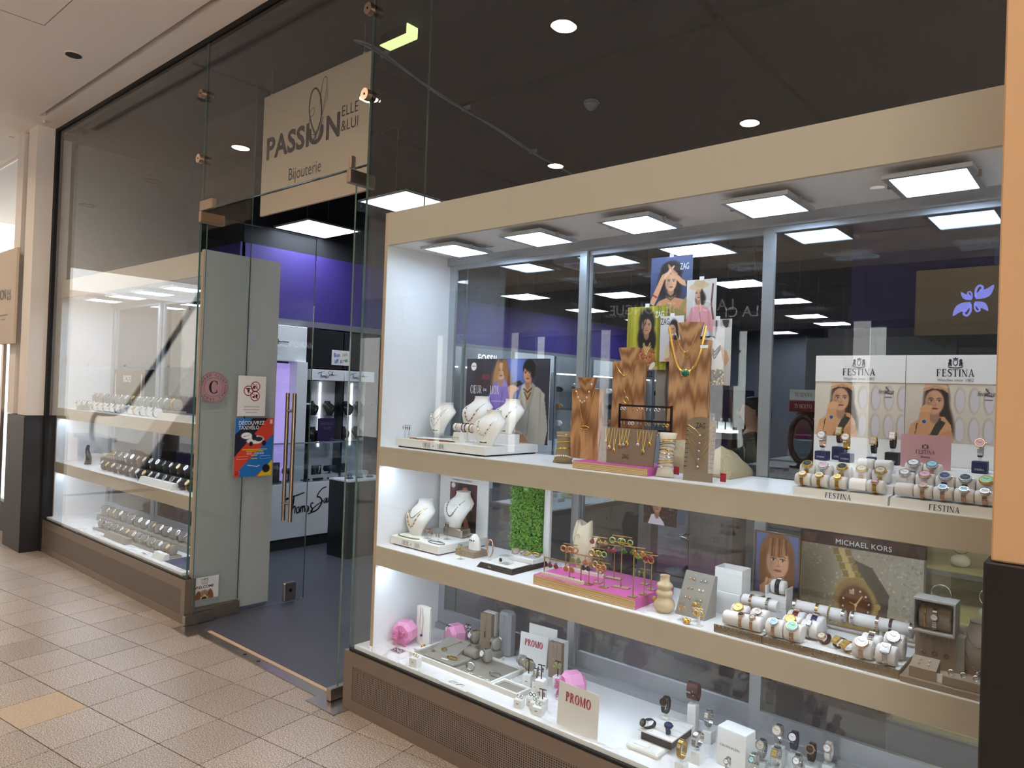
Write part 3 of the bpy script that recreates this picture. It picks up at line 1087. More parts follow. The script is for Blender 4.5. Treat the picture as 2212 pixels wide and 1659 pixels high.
def cabinet(label, x0, x1, mull, ledx, which, solid_right):
 c = thing('display_cabinet', label, 'cabinet', (0, 0, 0))
 ybk = .56
 part('side_panel', MB().box(x0 - .02, YF, .0 if not solid_right else S0, x0, ybk, 2.495), 'white_lam', c)
 part('panel_edge', MB().box(x0 - .02, YF - .003, S0, x0, YF, 2.495), 'edge_beech', c)
 if solid_right:
  part('side_panel', MB().box(x1, YF, .02, x1 + .004, .636, 2.5), 'white_lam', c)
  part('side_cladding', MB().box(x1 + .004, YF, .02, x1 + .03, .636, 2.51), 'panel_grey', c)
  part('panel_edge', MB().box(x1, YF - .003, .02, x1 + .03, YF, 2.51), 'edge_beech', c)
 else:
  part('side_panel', MB().box(x1, YF, S0, x1 + .02, ybk, 2.495), 'white_lam', c)
 part('top_board', MB().box(x0, YF, 2.335, x1, ybk, 2.35), 'white_lam', c)
 part('fascia', MB().box(x0, YF - .004, 2.332, x1, YF + .014, 2.495), 'beige_lam', c)
 for z, nm in ((S1, 'shelf'), (S2, 'shelf')):
  s = part('shelf', MB().box(x0, YF, z - .097, x1, YB - .01, z), 'white_lam', c)
  part('light_strip', MB().poly([(x0 + .02, .10, z - .1), (x0 + .02, .118, z - .1), (x1 - .02, .118, z - .1), (x1 - .02, .10, z - .1)]), 'led_shelf', s, fix=False)
  part('shelf_front', MB().box(x0, YF - .003, z - .097, x1, YF, z - .003), 'beige_lam', s)
 part('deck', MB().box(x0 - .08 if not solid_right else x0, .008, .304, x1, ybk, S0), 'white_lam', c)
 # aluminium sliding doors behind
 part('top_track', MB().box(x0, YB - .02, 2.292, x1, ybk, 2.335), 'alu', c)
 part('bottom_track', MB().box(x0, YB - .015, S0, x1, ybk, .352), 'alu', c)
 xs = [x0] + list(mull) + [x1]
 for k in range(len(xs) - 1):
  a, b = xs[k] + (.0 if k == 0 else -.018), xs[k + 1] + .018
  yb = YB + .002 + (.022 if k % 2 else 0)
  f = MB()
  f.box(a, yb, .352, a + .045, yb + .018, 2.292).box(b - .04, yb, .352, b, yb + .018, 2.292)
  f.box(a + .045, yb, .352, b - .04, yb + .018, .425).box(a + .045, yb, 2.272, b - .04, yb + .018, 2.292)
  d = part('sliding_frame', f, 'alu', c)
  part('sliding_pane', MB().box(a + .04, yb + .006, .42, b - .036, yb + .011, 2.277), 'pane_inner', d)
 for k, x in enumerate(ledx):
  led_panel(x, .235, 2.300, .235, .27, f'{ORD[k]} square LED panel from the left under the {which} display cabinet top', f'LED panels of the {which} cabinet')
 return c

cab_r = cabinet('white display cabinet with beige shelf fronts beside the tan column', -2.846, -.12, (-1.955, -1.083), [-2.531 + .516 * k for k in range(5)], 'right', False)
cab_l = cabinet('white display cabinet with beige shelf fronts beside the left pilaster', -7.50, -4.806, (-6.48, -5.6), [-7.0 + .52 * k for k in range(4)], 'left', True)

M['letter_dim'] = mat('letter_dim', '#ffffff', 0.6, emit='#f2f4ff', estr=0.7)
# ------------------------------------------------------------------ the shop behind: shell
struct('floor_shop', MB().box(-8.5, .03, -.02, 1.6, 15, .004), 'shop_floor', 'dark grey vinyl floor inside the jewellery shop')
sc_ = MB()
for (x0, x1) in ((-8.5, -5.0), (-4.97, -1.88), (-1.83, 1.6)):
 for (y0, y1) in ((.02, 1.63), (1.67, 3.9), (3.94, 6.4), (6.44, 9.2), (9.24, 12), (12.04, 15)):
  sc_.box(x0, y0, 3.82, x1, y1, 3.86)
struct('ceiling_shop', sc_, 'ceil_black', 'black panelled ceiling inside the jewellery shop')
struct('ceiling_shop_void', MB().box(-8.5, .02, 3.88, 1.6, 15, 3.92), 'shop_black', 'dark void above the shop ceiling panels')
wl = struct('wall_shop_left', MB().box(-6.55, 1.25, 0, -6.45, 3.1, 3.82).box(-7.7, 1.25, 0, -6.55, 1.33, 3.82).box(-8.5, 3.05, 0, -6.55, 3.1, 3.82).box(-8.5, 3.1, 0, -8.4, 15, 3.82).box(-7.75, .03, 0, -7.62, 1.33, 3.82), 'shop_black', 'dark left wall of the shop with a purple band')
part('purple_band', MB().box(-6.45, 1.2, 2.25, -6.42, 3.1, 2.95), 'purple', wl)
part('purple_band', MB().box(-7.62, 1.22, .0, -6.42, 1.25, 2.95), 'purple', wl)
part('purple_band', MB().box(-8.4, 3.1, 2.36, -8.36, 15, 3.1), 'purple', wl)
part('ledge', MB().box(-6.45, 1.2, 2.2, -6.36, 3.1, 2.26), 'grey_trim', wl)
part('ledge', MB().box(-8.4, 3.1, 2.32, -8.3, 15, 2.38), 'grey_trim', wl)
part('purple_soffit', MB().box(-6.45, 1.3, 2.12, -6.38, 2.3, 2.2), 'purple', wl)
struct('wall_shop_back', MB().box(-8.5, 15, 0, 1.6, 15.1, 3.9), 'grey_trim', 'grey back wall far inside the shop')
struct('wall_shop_right', MB().box(1.5, .15, 0, 1.6, 15, 3.9), 'grey_unit', 'grey right wall of the shop')
pc = struct('wall_purple_column', MB().box(-2.03, 5, 0, -.9, 5.6, 3.82), 'purple', 'deep purple column inside the shop')
part('column_beam', MB().box(-2.2, 4.9, 2.2, -.7, 5.0, 2.32), 'grey_trim', pc)

# suspended LED panels; the last two are unseen, added to fill the right side
for k, (x, y) in enumerate(((-6.13, 1.84), (-4.6, 1.7), (-3.45, 4.65), (-7.44, 6.66), (-5.95, 7.14), (-3.95, 6.92), (-7.6, 8.62), (-7.5, 10.53), (-4.02, 8.81), (-4.43, 10.93), (-4.4, 12.35), (-5.98, 13.9), (.9, 5.2), (.8, 8.0))):
 led_panel(x, y, 3.15, .6, .6, f'suspended square LED ceiling panel, {ORD[k] if k < 12 else ("thirteenth", "fourteenth")[k - 12]} by distance along the shop', 'suspended LED panels in the shop', .67, 'led_shop')

t = thing('exit_sign', 'glowing pale green emergency exit light box under the black ceiling', 'exit sign', (-3.48, .6, 3.79))
part('housing', MB().box(-.13, -.04, -.03, .12, .04, .03, c=.004), 'dark_metal', t)
part('lens', MB().box(-.13, -.042, -.036, .125, .042, -.03), 'exit_green', t)
part('end_lens', MB().box(.12, -.042, -.03, .128, .042, .045), 'exit_green', t)
t = thing('smoke_detector', 'round grey smoke detector on the black shop ceiling', 'detector', (-3.119, 2.17, 3.82))
part('base', MB().lathe([(.055, 0), (.055, -.02), (.05, -.022)], 20), 'grey_unit', t, 40)
part('head', MB().lathe([(.048, -.022), (.045, -.04), (.02, -.062), (0, -.064)], 20), 'grey_unit', t, 40)
part('bracket', MB().box(-.06, .04, -.006, .04, .055, 0), 'tag_white', t)
cp = spline([(-3.767, .478, 3.805), (-3.762, .716, 3.79), (-3.883, 1.334, 3.78), (-4.032, 2.167, 3.785), (-4.138, 2.726, 3.78), (-4.244, 3.453, 3.80)], 5)
t = thing('ceiling_cable', 'pair of loose grey cables clipped under the black shop ceiling', 'cable', (0, 0, 0))
part('cable', MB().tube(cp, .007, 6), 'grey_unit', t, 60)
part('cable', MB().tube([(a + .02 + .012 * math.sin(i * .4), b, c - .008 + .01 * math.sin(i * .5)) for i, (a, b, c) in enumerate(cp)], .007, 6), 'grey_unit', t, 60)
for i in (5, 12, 20):
 part('clip', MB().box(-.035, -.008, 0, .045, .008, .03, Mx=Matrix.Translation(cp[i])), 'grey_unit', t)
t = thing('air_conditioner', 'pale four-way air conditioner cassette in the dark shop ceiling', 'air conditioner', (-5.3, 5.6, 3.3))
part('body', MB().box(-.45, -.45, 0, .45, .45, .515, c=.02), 'grey_unit', t)
part('grille', MB().box(-.27, -.27, -.012, .27, .27, 0), 'grey_trim', t)
for a in range(4):
 part('louvre', MB().box(-.3, .33, -.015, .3, .39, 0, Mx=Matrix.Rotation(a * PI / 2, 4, 'Z')), 'white_unit', t)

# hanging name board over the entrance
t = thing('hanging_sign', 'large beige hanging shop sign with plum lettering and butterfly above the entrance', 'sign', (-4.085, .40, 2.79))
part('board', MB().box(-.597, 0, 0, .597, .018, .84), 'sign_board', t)
part('rule', MB().box(-.597, -.002, .143, .597, 0, .15), 'ink_navy', t)
letters(text_mesh('PASSI', .15, .045, 1.06, 0, 1.04, 'LEFT'), 'ink_plum', t, -.545, -.002, .39)
letters(text_mesh('N', .15, .045, 1.0, 0, 1.0, 'LEFT'), 'ink_plum', t, .16, -.002, .39)
letters(flat_mesh(arc_poly(.0, .075, .085, .083, 155, 385, .034, .03, 18), 'lettering'), 'ink_plum', t, .055, -.002, .39)
letters(text_mesh('ELLE\n&LUI', .07, .0, .86, 0, 1.05, 'LEFT', .95), 'ink_plum', t, .325, -.002, .50)
letters(text_mesh('Bijouterie', .085, .0, .80, 0, 1.02, 'CENTER'), 'ink_plum', t, -.06, -.002, .195)
bf = []
for pts, w in (([(.09, .40), (.03, .5), (.0, .6), (.02, .70), (.07, .72), (.12, .66), (.14, .55), (.12, .46), (.06, .38)], .013),
               ([(.0, .57), (.05, .60), (.06, .56), (.02, .54), (.0, .5), (.02, .44), (.08, .42), (.13, .5), (.17, .62), (.19, .74), (.16, .77), (.13, .70), (.12, .6)], .005),
               ([(.13, .50), (.19, .62), (.2, .70)], .004), ([(.16, .52), (.10, .36), (.085, .44)], .008)):
 bf += ribbon(spline(pts, 6), w)
letters(flat_mesh(bf), 'ink_plum', t, -.03, -.002, .03, name='butterfly')
for s in (-.52, .52):
 part('hanging_wire', MB().cyl((s, .009, .84), (s, .009, 1.03), .002, n=5).box(s - .006, .002, .83, s + .006, .016, .855), 'steel', t)

# ------------------------------------------------------------------ stickers on the entrance glass (looking to +X)
t = thing('round_sticker', 'round pink club sticker with a big letter C on the entrance glass', 'sticker', (-4.733, .137, 1.577))
part('disc', MB().cyl((0, 0, 0), (.0012, 0, 0), .106, n=48), 'pink_soft', t)
letters(serif_mesh('C', .085, 1.0, .2, .05), 'ink_black', t, .002, .0, -.042, SIDE)
for q in (.101, .066):
 letters(flat_mesh(arc_poly(0, 0, q, q, 0, 360, .0018, .0018, 40)), 'ink_black', t, .002, 0, 0, SIDE, 'ring')
for word, a0, st, flip in (('CHARM CLUB', 168, -14.8, False), ('THOMAS SABO', 382, -15.6, False)):
 for i, ch in enumerate(word):
  if ch == ' ':
   continue
  a = R(a0 + st * i)
  Mx = Matrix.Translation((.002, .084 * math.cos(a), .084 * math.sin(a))) @ SIDE @ Matrix.Rotation(a - PI / 2, 4, 'Z') @ Matrix.Translation((0, -.009, 0))
  put('lettering', text_mesh(ch, .018, 0), 'ink_black', t, Mx=Mx)

t = thing('notice_sheet', 'white notice with three red prohibition circles taped to the glass door', 'notice', (-4.673, .388, 1.383))
part('sheet', MB().box(0, -.105, 0, .0012, .105, .28), 'paper', t)
for (a, b, kk) in ((.0, .165, 0), (.052, .195, 1), (.052, .128, 2)):
 y, z = a - .028, b + .012
 letters(flat_mesh(arc_poly(0, 0, .036, .036, 0, 360, .006, .006, 26) + ribbon([(-.024, .024), (.024, -.024)], .005)), 'ink_red', t, .002, y, z, SIDE, 'ban_mark')
 ic = {0: [[(-.014, .012), (.014, .012), (.012, .02), (-.012, .02)], [(-.012, .01), (.012, .01), (.0, -.02)]], 1: [rc(-.018, -.016, -.004, .004), rc(.002, -.016, .005, .018), rc(.01, -.016, .013, .018)], 2: [rc(-.02, -.012, -.002, .0), [(.004, .012), (.02, .012), (.016, -.016), (.008, -.016)]]}[kk]
 letters(flat_mesh(ic), 'ink_black', t, .0016, y, z, SIDE, 'pictogram')
for k in range(3):
 letters(text_mesh(('MERCI DE NE PAS MANGER', 'NO EATING OR DRINKING', 'BITTE NICHT ESSEN'[:17])[k], .007, 0), 'ink_black', t, .002, .0, .062 - .02 * k, SIDE)

cv = Canvas(100, 140, '#d8452b', .29 / .41)
cv.poly([(0, 1), (.45, 1), (0, .72)], '#1f74c4').poly([(.45, 1), (1, 1), (1, .98), (0, .34), (0, .72)], '#1a1830').poly([(.85, 1), (1, 1), (1, .72), (0, .1), (0, .34)], '#d8452b')
cv.poly([(1, .72), (1, .24), (.55, 0), (.08, 0), (.1, .1)], '#1f74c4').poly([(.12, 0), (0, 0), (0, .1), (.18, .1)], '#d8452b').poly([(1, .28), (1, 0), (.6, 0)], '#e8c81e')
cv.ell(.5, .61, .2, .05, '#f2efe9').ell(.56, .63, .2, .07, '#f2efe9').ell(.3, .7, .14, .055, '#ffffff').ell(.5, .67, .06, .05, '#1a1830').ell(.42, .56, .05, .04, '#1a1830').ell(.76, .57, .06, .045, '#1a1830').ell(.62, .64, .1, .04, '#2a2838')
cv.ell(.84, .13, .1, .07, '#1a1420')
cv.line([(.36, .2), (.45, .19), (.6, .17), (.66, .19)], .006, '#f4f4f4').rect(.9, .90, .97, .97, '#e9d6d2')
cv.rect(.2, .455, .85, .468, '#e8c81e').rect(.3, .43, .75, .443, '#e8c81e').rect(.44, .355, .6, .37, '#e8c81e').rect(.44, .3, .6, .315, '#e8c81e')
t = thing('event_poster', 'red, blue and black taxi bike poster on the glass door', 'poster', (-4.673, .418, .958))
put('print', cv.mesh(.29, .41), 'print', t, Mx=Matrix.Translation((.002, 0, 0)) @ Matrix(((0, -1, 0, 0), (1, 0, 0, 0), (0, 0, 1, 0), (0, 0, 0, 1))))
part('sheet', MB().box(0, -.145, 0, .0012, .145, .41), 'paper', t)
letters(text_mesh('DÉCOUVREZ\nTAXIVÉLO', .026, .02, .92, 0, 1.02, 'LEFT', .92), 'ink_white', t, .003, -.122, .365, SIDE)
letters(text_mesh('18.07 - 19.09.2026', .0135, .015, .95, 0, 1, 'CENTER'), 'ink_white', t, .003, .012, .156, SIDE)
letters(text_mesh('GRATUIT', .009, .01, 1, 0, 1), 'ink_black', t, .003, -.058, .283, SIDE, rot=R(12))
letters(flat_mesh(ribbon([(-.125, .125), (-.045, .125), (-.045, .143), (-.125, .143), (-.125, .125)], .0016) + ribbon([(.05, .125), (.13, .125), (.13, .143), (.05, .143), (.05, .125)], .0016)), 'ink_white', t, .003, 0, 0, SIDE, 'frame_line')
letters(text_mesh('ICI', .02, .02), 'ink_black', t, .003, -.115, .03, SIDE, rot=R(90))

cv = Canvas(72, 52, '#f1eef2', .2 / .148)
cv.ell(.5, .05, .26, .36, '#b98a55').ell(.28, .14, .085, .26, '#8a4f26', rot=-12).ell(.73, .16, .085, .26, '#8a4f26', rot=12).ell(.5, .02, .12, .2, '#e0bd8c').ell(.41, .2, .05, .06, '#3a2416').ell(.61, .2, .05, .06, '#3a2416').ell(.41, .21, .02, .025, '#f4f4f4').ell(.61, .21, .02, .025, '#f4f4f4').ell(.5, .03, .085, .08, '#1c1513').line([(.5, .4), (.5, .25)], .012, '#8f6238')
t = thing('dog_sticker', 'white dogs welcome sticker with a brown dog face low on the glass', 'sticker', (-4.733, .129, .142), 0)
put('print', cv.mesh(.2, .148), 'print', t, Mx=Matrix.Translation((.002, 0, 0)) @ Matrix(((0, -1, 0, 0), (1, 0, 0, 0), (0, 0, 1, 0), (0, 0, 0, 1))))
part('sheet', MB().box(0, -.1, 0, .0012, .1, .148), 'paper', t)
letters(text_mesh('WELCOME', .019, .03, 1.0, 0, 1.05), 'ink_black', t, .003, .0, .074, SIDE)
letters(text_mesh('CHIENS', .011, .02), 'ink_black', t, .003, 0, .128, SIDE)
letters(text_mesh('HUNDE', .011, .02), 'ink_pinkshadow', t, .003, 0, .114, SIDE)
letters(text_mesh('DOGS', .011, .02), 'ink_plum', t, .003, 0, .1, SIDE)

# ------------------------------------------------------------------ wall units along the left wall, seen through the door
t = thing('wall_cupboard', 'white wall cupboard with a black handle over a lilac lit niche', 'cupboard', (-6.42, 1.26, 0))
part('upper_door', MB().box(0, .0, 1.84, .13, .62, 2.19, c=.004), 'white_unit', t)
part('handle', MB().box(.13, .28, 2.0, .15, .29, 2.05).box(.145, .24, 2.02, .155, .4, 2.03), 'black_plastic', t)
M['lilac_lit'] = mat('lilac_lit', '#b7a6dd', 0.6, emit='#a893dc', estr=0.75)
part('niche_back', MB().box(.0, .02, .66, .03, .5, 1.82), 'lilac_lit', t)
part('side', MB().box(.0, .50, .1, .16, .62, 1.84), 'white_unit', t)
part('niche_shelf', MB().box(.03, .02, 1.02, .2, .5, 1.03), 'pane_inner', t)
part('base', MB().box(.0, .0, .0, .13, .62, .66), 'white_unit', t)
for k in range(2):
 y0 = 1.93 + .40 * k
 side = ('left', 'right')[k]
 t = thing('jewellery_wall_case', f'black wall case with a white signature header, the {side} one of two beyond the entrance', 'display case', (-6.42, y0, 0), 0, 'signature wall cases')
 part('upper_door', MB().box(0, .0, 1.79, .14, .385, 2.18, c=.003), 'black_unit', t)
 h = part('header', MB().box(0, .0, 1.665, .17, .385, 1.775, c=.003), 'white_unit', t)
 letters(script_mesh(.085), 'ink_black', t, .172, .06, 1.685, SIDE)
 part('back_panel', MB().box(0, 0, .7, .02, .385, 1.66), 'white_unit', t)
 part('side_post', MB().box(0, -.012, .0, .16, .0, 1.66).box(0, .385, .0, .16, .397, 1.66), 'black_unit', t)
 part('light_strip', MB().box(.02, .20 - .006, .98, .028, .20 + .006, 1.64), 'led_strip', t)
 for z in (1.03, 1.3):
  part('glass_shelf', MB().box(.02, .0, z, .17, .385, z + .008), 'pane_inner', t)
 part('base', MB().box(0, 0, 0, .13, .385, .7), 'white_unit', t)
t = thing('bargain_sheet', 'white bargain sheet with rainbow lettering on the black wall case', 'notice', (-6.275, 2.285, 1.83))
part('sheet', MB().box(0, -.115, 0, .002, .115, .155), 'paper', t)
letters(text_mesh('Bon', .042, .03, .85), 'ink_blue', t, .003, -.05, .085, SIDE, rot=R(4))
M['ink_pink'] = mat('ink_pink', '#c23a86', 0.6)
M['ink_yellow'] = mat('ink_yellow', '#d3a51f', 0.6)
M['ink_green'] = mat('ink_green', '#3a9a4a', 0.6)
letters(text_mesh('nes', .042, .03, .8), 'ink_yellow', t, .003, .05, .098, SIDE, rot=R(12))
letters(text_mesh('aff', .042, .03, .85), 'ink_blue', t, .003, -.055, .02, SIDE, rot=R(4))
letters(text_mesh('ai', .042, .03, .85), 'ink_pink', t, .003, .005, .026, SIDE, rot=R(8))
letters(text_mesh('res', .042, .03, .8), 'ink_green', t, .003, .06, .036, SIDE, rot=R(12))

t = thing('white_counter', 'white shop counter with a big black signature and black plinth', 'counter', (-6.2, 1.30, 0))
part('front', MB().box(-.1, 0, .11, 0, 1.25, .64, c=.003), 'white_unit', t)
part('plinth', MB().box(-.1, 0, 0, -.015, 1.25, .11), 'shop_black', t)
part('glass_top', MB().box(-.2, .0, .64, -.003, 1.25, .655), 'pane_inner', t)
part('vitrine_front', MB().box(-.009, .0, .655, -.003, 1.25, 1.03), 'pane_inner', t)
part('vitrine_rail', MB().box(-.013, .0, 1.03, .0, 1.25, 1.042), 'grey_unit', t)
letters(script_mesh(.27), 'ink_black', t, .004, .30, .32, SIDE)

def neck_form(name, label, loc, s, m, rz=0.0, group=None):
 """velvet-covered neck form: rounded chest leaning back under a flat-topped neck"""
 t = thing(name, label, 'jewellery bust', loc, rz, group)
 me = cached(('neck_form',), lambda: MB().loft([bust_ring(z) for z in BZ]), 50)
 put('form', me, m, t, Mx=Matrix.Diagonal((s, s, s, 1)))
 return t

BUST = [(0, .004, .042, .022), (.02, .000, .052, .025), (.05, .000, .068, .032), (.08, .009, .084, .041), (.105, .025, .093, .049), (.125, .043, .086, .051), (.140, .054, .062, .045), (.155, .059, .044, .039), (.172, .061, .038, .036), (.18, .061, .041, .038)]
BZ = [b[0] for b in BUST]

def bust_at(z):
 for a, b in zip(BUST[:-1], BUST[1:]):
  if a[0] <= z <= b[0]:
   k = (z - a[0]) / (b[0] - a[0])
   return tuple(a[i] + (b[i] - a[i]) * k for i in range(1, 4))
 return BUST[-1][1:]

def bust_ring(z, n=28):
 cy, hw, hd = bust_at(z)
 return [(hw * math.cos(2 * PI * i / n), cy + hd * math.sin(2 * PI * i / n), z) for i in range(n)]

def bust_front(x, z, off=.002):
 cy, hw, hd = bust_at(z)
 q = max(0.0, 1 - (x / (hw + .0001)) ** 2)
 return (x, cy - hd * math.sqrt(q) - off, z)

def drape(zlow, ztop=.142, spread=.066, n=17, off=.003):
 """a chain line hanging from the back of the neck over the chest"""
 out = []
 for i in range(n):
  t = -1 + 2 * i / (n - 1)
  z = zlow + (ztop - zlow) * (abs(t) ** 1.7)
  cy, hw, hd = bust_at(z)
  x = max(-hw * .995, min(hw * .995, spread * t * (1 - .12 * t * t)))
  out.append(bust_front(x, z, off))
 return out

def necklace(name, label, form, s, zlow, chain='silver', bead=None, every=2, br=.0035, spread=.066, bead2=None, group=None, pendant=None):
 """necklace hanging on a neck form; a thing of its own at the form's place"""
 t = thing(name, label, 'necklace', form.location, form.rotation_euler.z, group)
 Sx = Matrix.Diagonal((s, s, s, 1))
 pts = drape(zlow, spread=spread)
 put('chain', MB().tube(pts, .0011, 5).mesh('chain', 60), chain, t, Mx=Sx)
 fine = drape(zlow, spread=spread, n=41)
 for q, b in enumerate((bead, bead2)):
  if b:
   mb = MB()
   for i in range(3 + q, 38, every * 2):
    mb.ball(fine[i], br, 6, 4)
   put('beads', mb.mesh('beads', 60), b, t, Mx=Sx)
 if pendant:
  p = pts[len(pts) // 2]
  put('pendant', MB().ball((p[0], p[1] - .002, p[2] - .007), .006, 10, 6, (1, .45, 1)).mesh('pendant', 60), pendant, t, Mx=Sx)
 return t

# goods in the signature wall cases and on the white counter
for k, (y, z, m) in enumerate(((2.02, 1.308, 'black_plastic'), (2.22, 1.308, 'cushion_black'), (2.46, 1.308, 'black_plastic'), (2.62, 1.308, 'cushion_black'), (2.05, 1.038, 'black_plastic'), (2.42, 1.038, 'cushion_black'), (2.6, 1.038, 'black_plastic'))):
 f = neck_form('jewellery_bust', f'small black jewellery bust, {ORD[k]} in the signature wall cases', (-6.345, y, z), .8, m, PI / 2, 'black busts in the wall cases')
 necklace('fine_necklace', f'fine silver necklace on the {ORD[k]} black bust of the signature wall cases', f, .8, .06, 'silver', None, pendant='chrome', group='necklaces in the wall cases')
t = thing('campaign_card', 'dark purple card with pale words in the signature wall case', 'card', (-6.25, 2.02, 1.04), 0)
part('card', MB().box(0, -.005, 0, .004, .2, .24), 'purple_card', t)
letters(text_mesh('HERITAGE', .028, 0, .9), 'ink_grey', t, .005, .098, .17, SIDE)
letters(text_mesh('GLAM', .028, 0, .9), 'ink_grey', t, .005, .11, .125, SIDE)
for k in range(7):
 y = 1.42 + .16 * k
 t = thing('black_display', f'black jewellery block with chains, {ORD[k]} along the white counter top', 'display stand', (-6.31, y, .655), PI / 2, 'black blocks on the white counter')
 if k % 3 == 2:
  part('roll', MB().cyl((-.06, 0, .1), (.06, 0, .1), .03, n=16).box(-.006, -.006, 0, .006, .006, .08).box(-.04, -.03, 0, .04, .03, .008), 'cushion_black', t, 50)
  part('bracelet', MB().tube([(.01, .032 * math.cos(a * PI / 8), .1 + .032 * math.sin(a * PI / 8)) for a in range(16)], .004, 6, True), 'silver', t, 60)
 else:
  hh = .14 + .05 * (k % 2)
  part('block', MB().box(-.055, -.012, 0, .055, .012, hh, c=.004).box(-.055, -.05, 0, .055, .03, .012), 'cushion_black', t)
  part('chain', MB().tube([(-.03, -.015, hh - .01), (-.02, -.015, hh * .5), (0, -.015, hh * .3), (.02, -.015, hh * .5), (.03, -.015, hh - .01)], .002, 5), 'silver', t)
# black pedestal with a club circle, seen through the right-hand glass
t = thing('black_pedestal', 'black display pedestal with a white club ring and glass top', 'pedestal', (-5.5, 1.86, 0), 0)
part('body', MB().box(-.3, 0, .0, 0, .5, .72, c=.004), 'black_unit', t)
part('top', MB().box(-.3, 0, .72, 0, .5, .735), 'white_unit', t)
part('glass_case', MB().box(-.3, .0, .735, -.29, .5, 1.1).box(-.01, 0, .735, 0, .5, 1.1).box(-.3, 0, 1.1, 0, .5, 1.11), 'pane_inner', t)
for q in (.15, .095):
 letters(flat_mesh(arc_poly(0, 0, q, q, 0, 360, .003, .003, 44)), 'ink_grey', t, .002, .3, .42, SIDE, 'ring')
letters(script_mesh(.06), 'ink_grey', t, .002, .22, .395, SIDE)
for word, a0, stp in (('CHARM CLUB', 168, -14.8), ('THOMAS SABO', 382, -15.6)):
 for i, ch in enumerate(word):
  if ch != ' ':
   a = R(a0 + stp * i)
   put('lettering', text_mesh(ch, .026, 0), 'ink_grey', t, Mx=Matrix.Translation((.002, .3 + .122 * math.cos(a), .42 + .122 * math.sin(a))) @ SIDE @ Matrix.Rotation(a - PI / 2, 4, 'Z') @ Matrix.Translation((0, -.013, 0)))
for k, y in enumerate((.1, .22, .34)):
 single('ring_comb', MB().box(-.03, -.02, 0, .03, .02, .012).box(-.028, -.002, .012, -.022, .002, .045).box(-.012, -.002, .012, -.006, .002, .045).box(.006, -.002, .012, .012, .002, .045).box(.022, -.002, .012, .028, .002, .045), 'black_plastic', f'black ring comb, {ORD[k]} on the black pedestal top', 'ring stand', group='ring combs', loc=(-5.62, 1.86 + y, .7352), rz=PI / 2)

# ------------------------------------------------------------------ wall bays deep in the shop
for k in range(9):
 y0 = 3.5 + 1.2 * k
 lab = f'pale grey lit wall display bay, {ORD[k]} along the purple banded wall'
 t = thing('wall_bay', lab, 'display case', (-8.36, y0, 0), 0, 'wall bays under the purple band')
 part('carcass', MB().box(0, 0, 0, .04, 1.16, 2.3).box(0, 0, 0, .34, .03, 2.3).box(0, 1.13, 0, .34, 1.16, 2.3), 'grey_unit', t)
 part('header', MB().box(.3, .03, 2.0, .34, 1.13, 2.3), 'white_unit' if k % 2 else 'grey_unit', t)
 part('light_strip', MB().box(.25, .05, 1.97, .29, 1.11, 1.99), 'led_strip', t)
 part('base', MB().box(.04, .03, 0, .36, 1.13, .75), 'white_unit', t)
 for z in (1.0, 1.32, 1.64):
  part('glass_shelf', MB().box(.04, .03, z, .3, 1.13, z + .008), 'pane_inner', t)
 if k == 2:
  letters(text_mesh('FOSSIL', .12, .01, .9, 0, 1.15), 'letter_white', t, .345, .55, 2.09, SIDE)
 if k == 6:
  letters(text_mesh('ice', .2, .0, .8), 'ink_black', t, .345, 1.0, 2.05, SIDE)
  letters(text_mesh('watch', .06, .0, .9), 'ink_red', t, .345, 1.0, 1.95, SIDE)
 for q in range(6):
  zz = (1.008, 1.328, 1.648)[q % 3]
  single('boxed_watch', MB().box(-.045, -.05, 0, .045, .05, .1, c=.012).cyl((-.02, -.052, .05), (.02, -.052, .05), .03, n=12), ('black_plastic', 'bust_white', 'wood_warm')[(k + q) % 3], f'{("black", "white", "brown")[(k + q) % 3]} watch box in wall bay {ORD[k]} from the door, {ORD[q // 3]} on the {("lower", "middle", "upper")[q % 3]} shelf', 'watch box', group='watch boxes in the wall bays', loc=(-8.15, y0 + .3 + .5 * (q // 3), zz), rz=PI / 2)

# sit-down consulting counter with lit top
t = thing('consulting_counter', 'low grey consulting counter with key locks and a white lit glass top', 'counter', (-3.4, 2.2, 0))
part('body', MB().box(-.6, 0, .08, 0, 1.35, .66, c=.003), 'grey_unit', t)
part('plinth', MB().box(-.58, .02, 0, -.03, 1.33, .08), 'shop_black', t)
part('worktop', MB().box(-.62, -.02, .66, .02, 1.37, .70), 'grey_trim', t)
part('lit_top', MB().box(-.58, .02, .70, -.02, 1.33, .705), 'led_strip', t) if False else part('lit_top', MB().box(-.58, .02, .70, -.02, 1.33, .705), 'white_unit', t)
part('glass_box', MB().box(-.6, 0, .705, -.594, 1.35, .92).box(-.006, 0, .705, 0, 1.35, .92).box(-.6, 0, .92, 0, 1.35, .928), 'pane_inner', t)
for y in (.44, .88):
 part('drawer_joint', MB().box(0, y, .09, .0015, y + .004, .65), 'shop_black', t)
for y in (.36, .8, 1.24):
 part('key_lock', MB().cyl((0, y, .56), (.006, y, .56), .012, n=12), 'dark_metal', t, 40)
part('corner_post', MB().box(-.02, 1.37, 0, .12, 1.5, .95), 'white_unit', t)
for k in range(5):
 single('jewellery_tray', MB().box(-.08, -.05, 0, .08, .05, .03, c=.005).ball((0, 0, .045), .03, 10, 6), 'bust_white' if k % 2 else 'yellow_lining', f'pale ring tray, {ORD[k]} along the lit consulting counter', 'tray', group='trays on the consulting counter', loc=(-3.7, 2.4 + .25 * k, .7055))
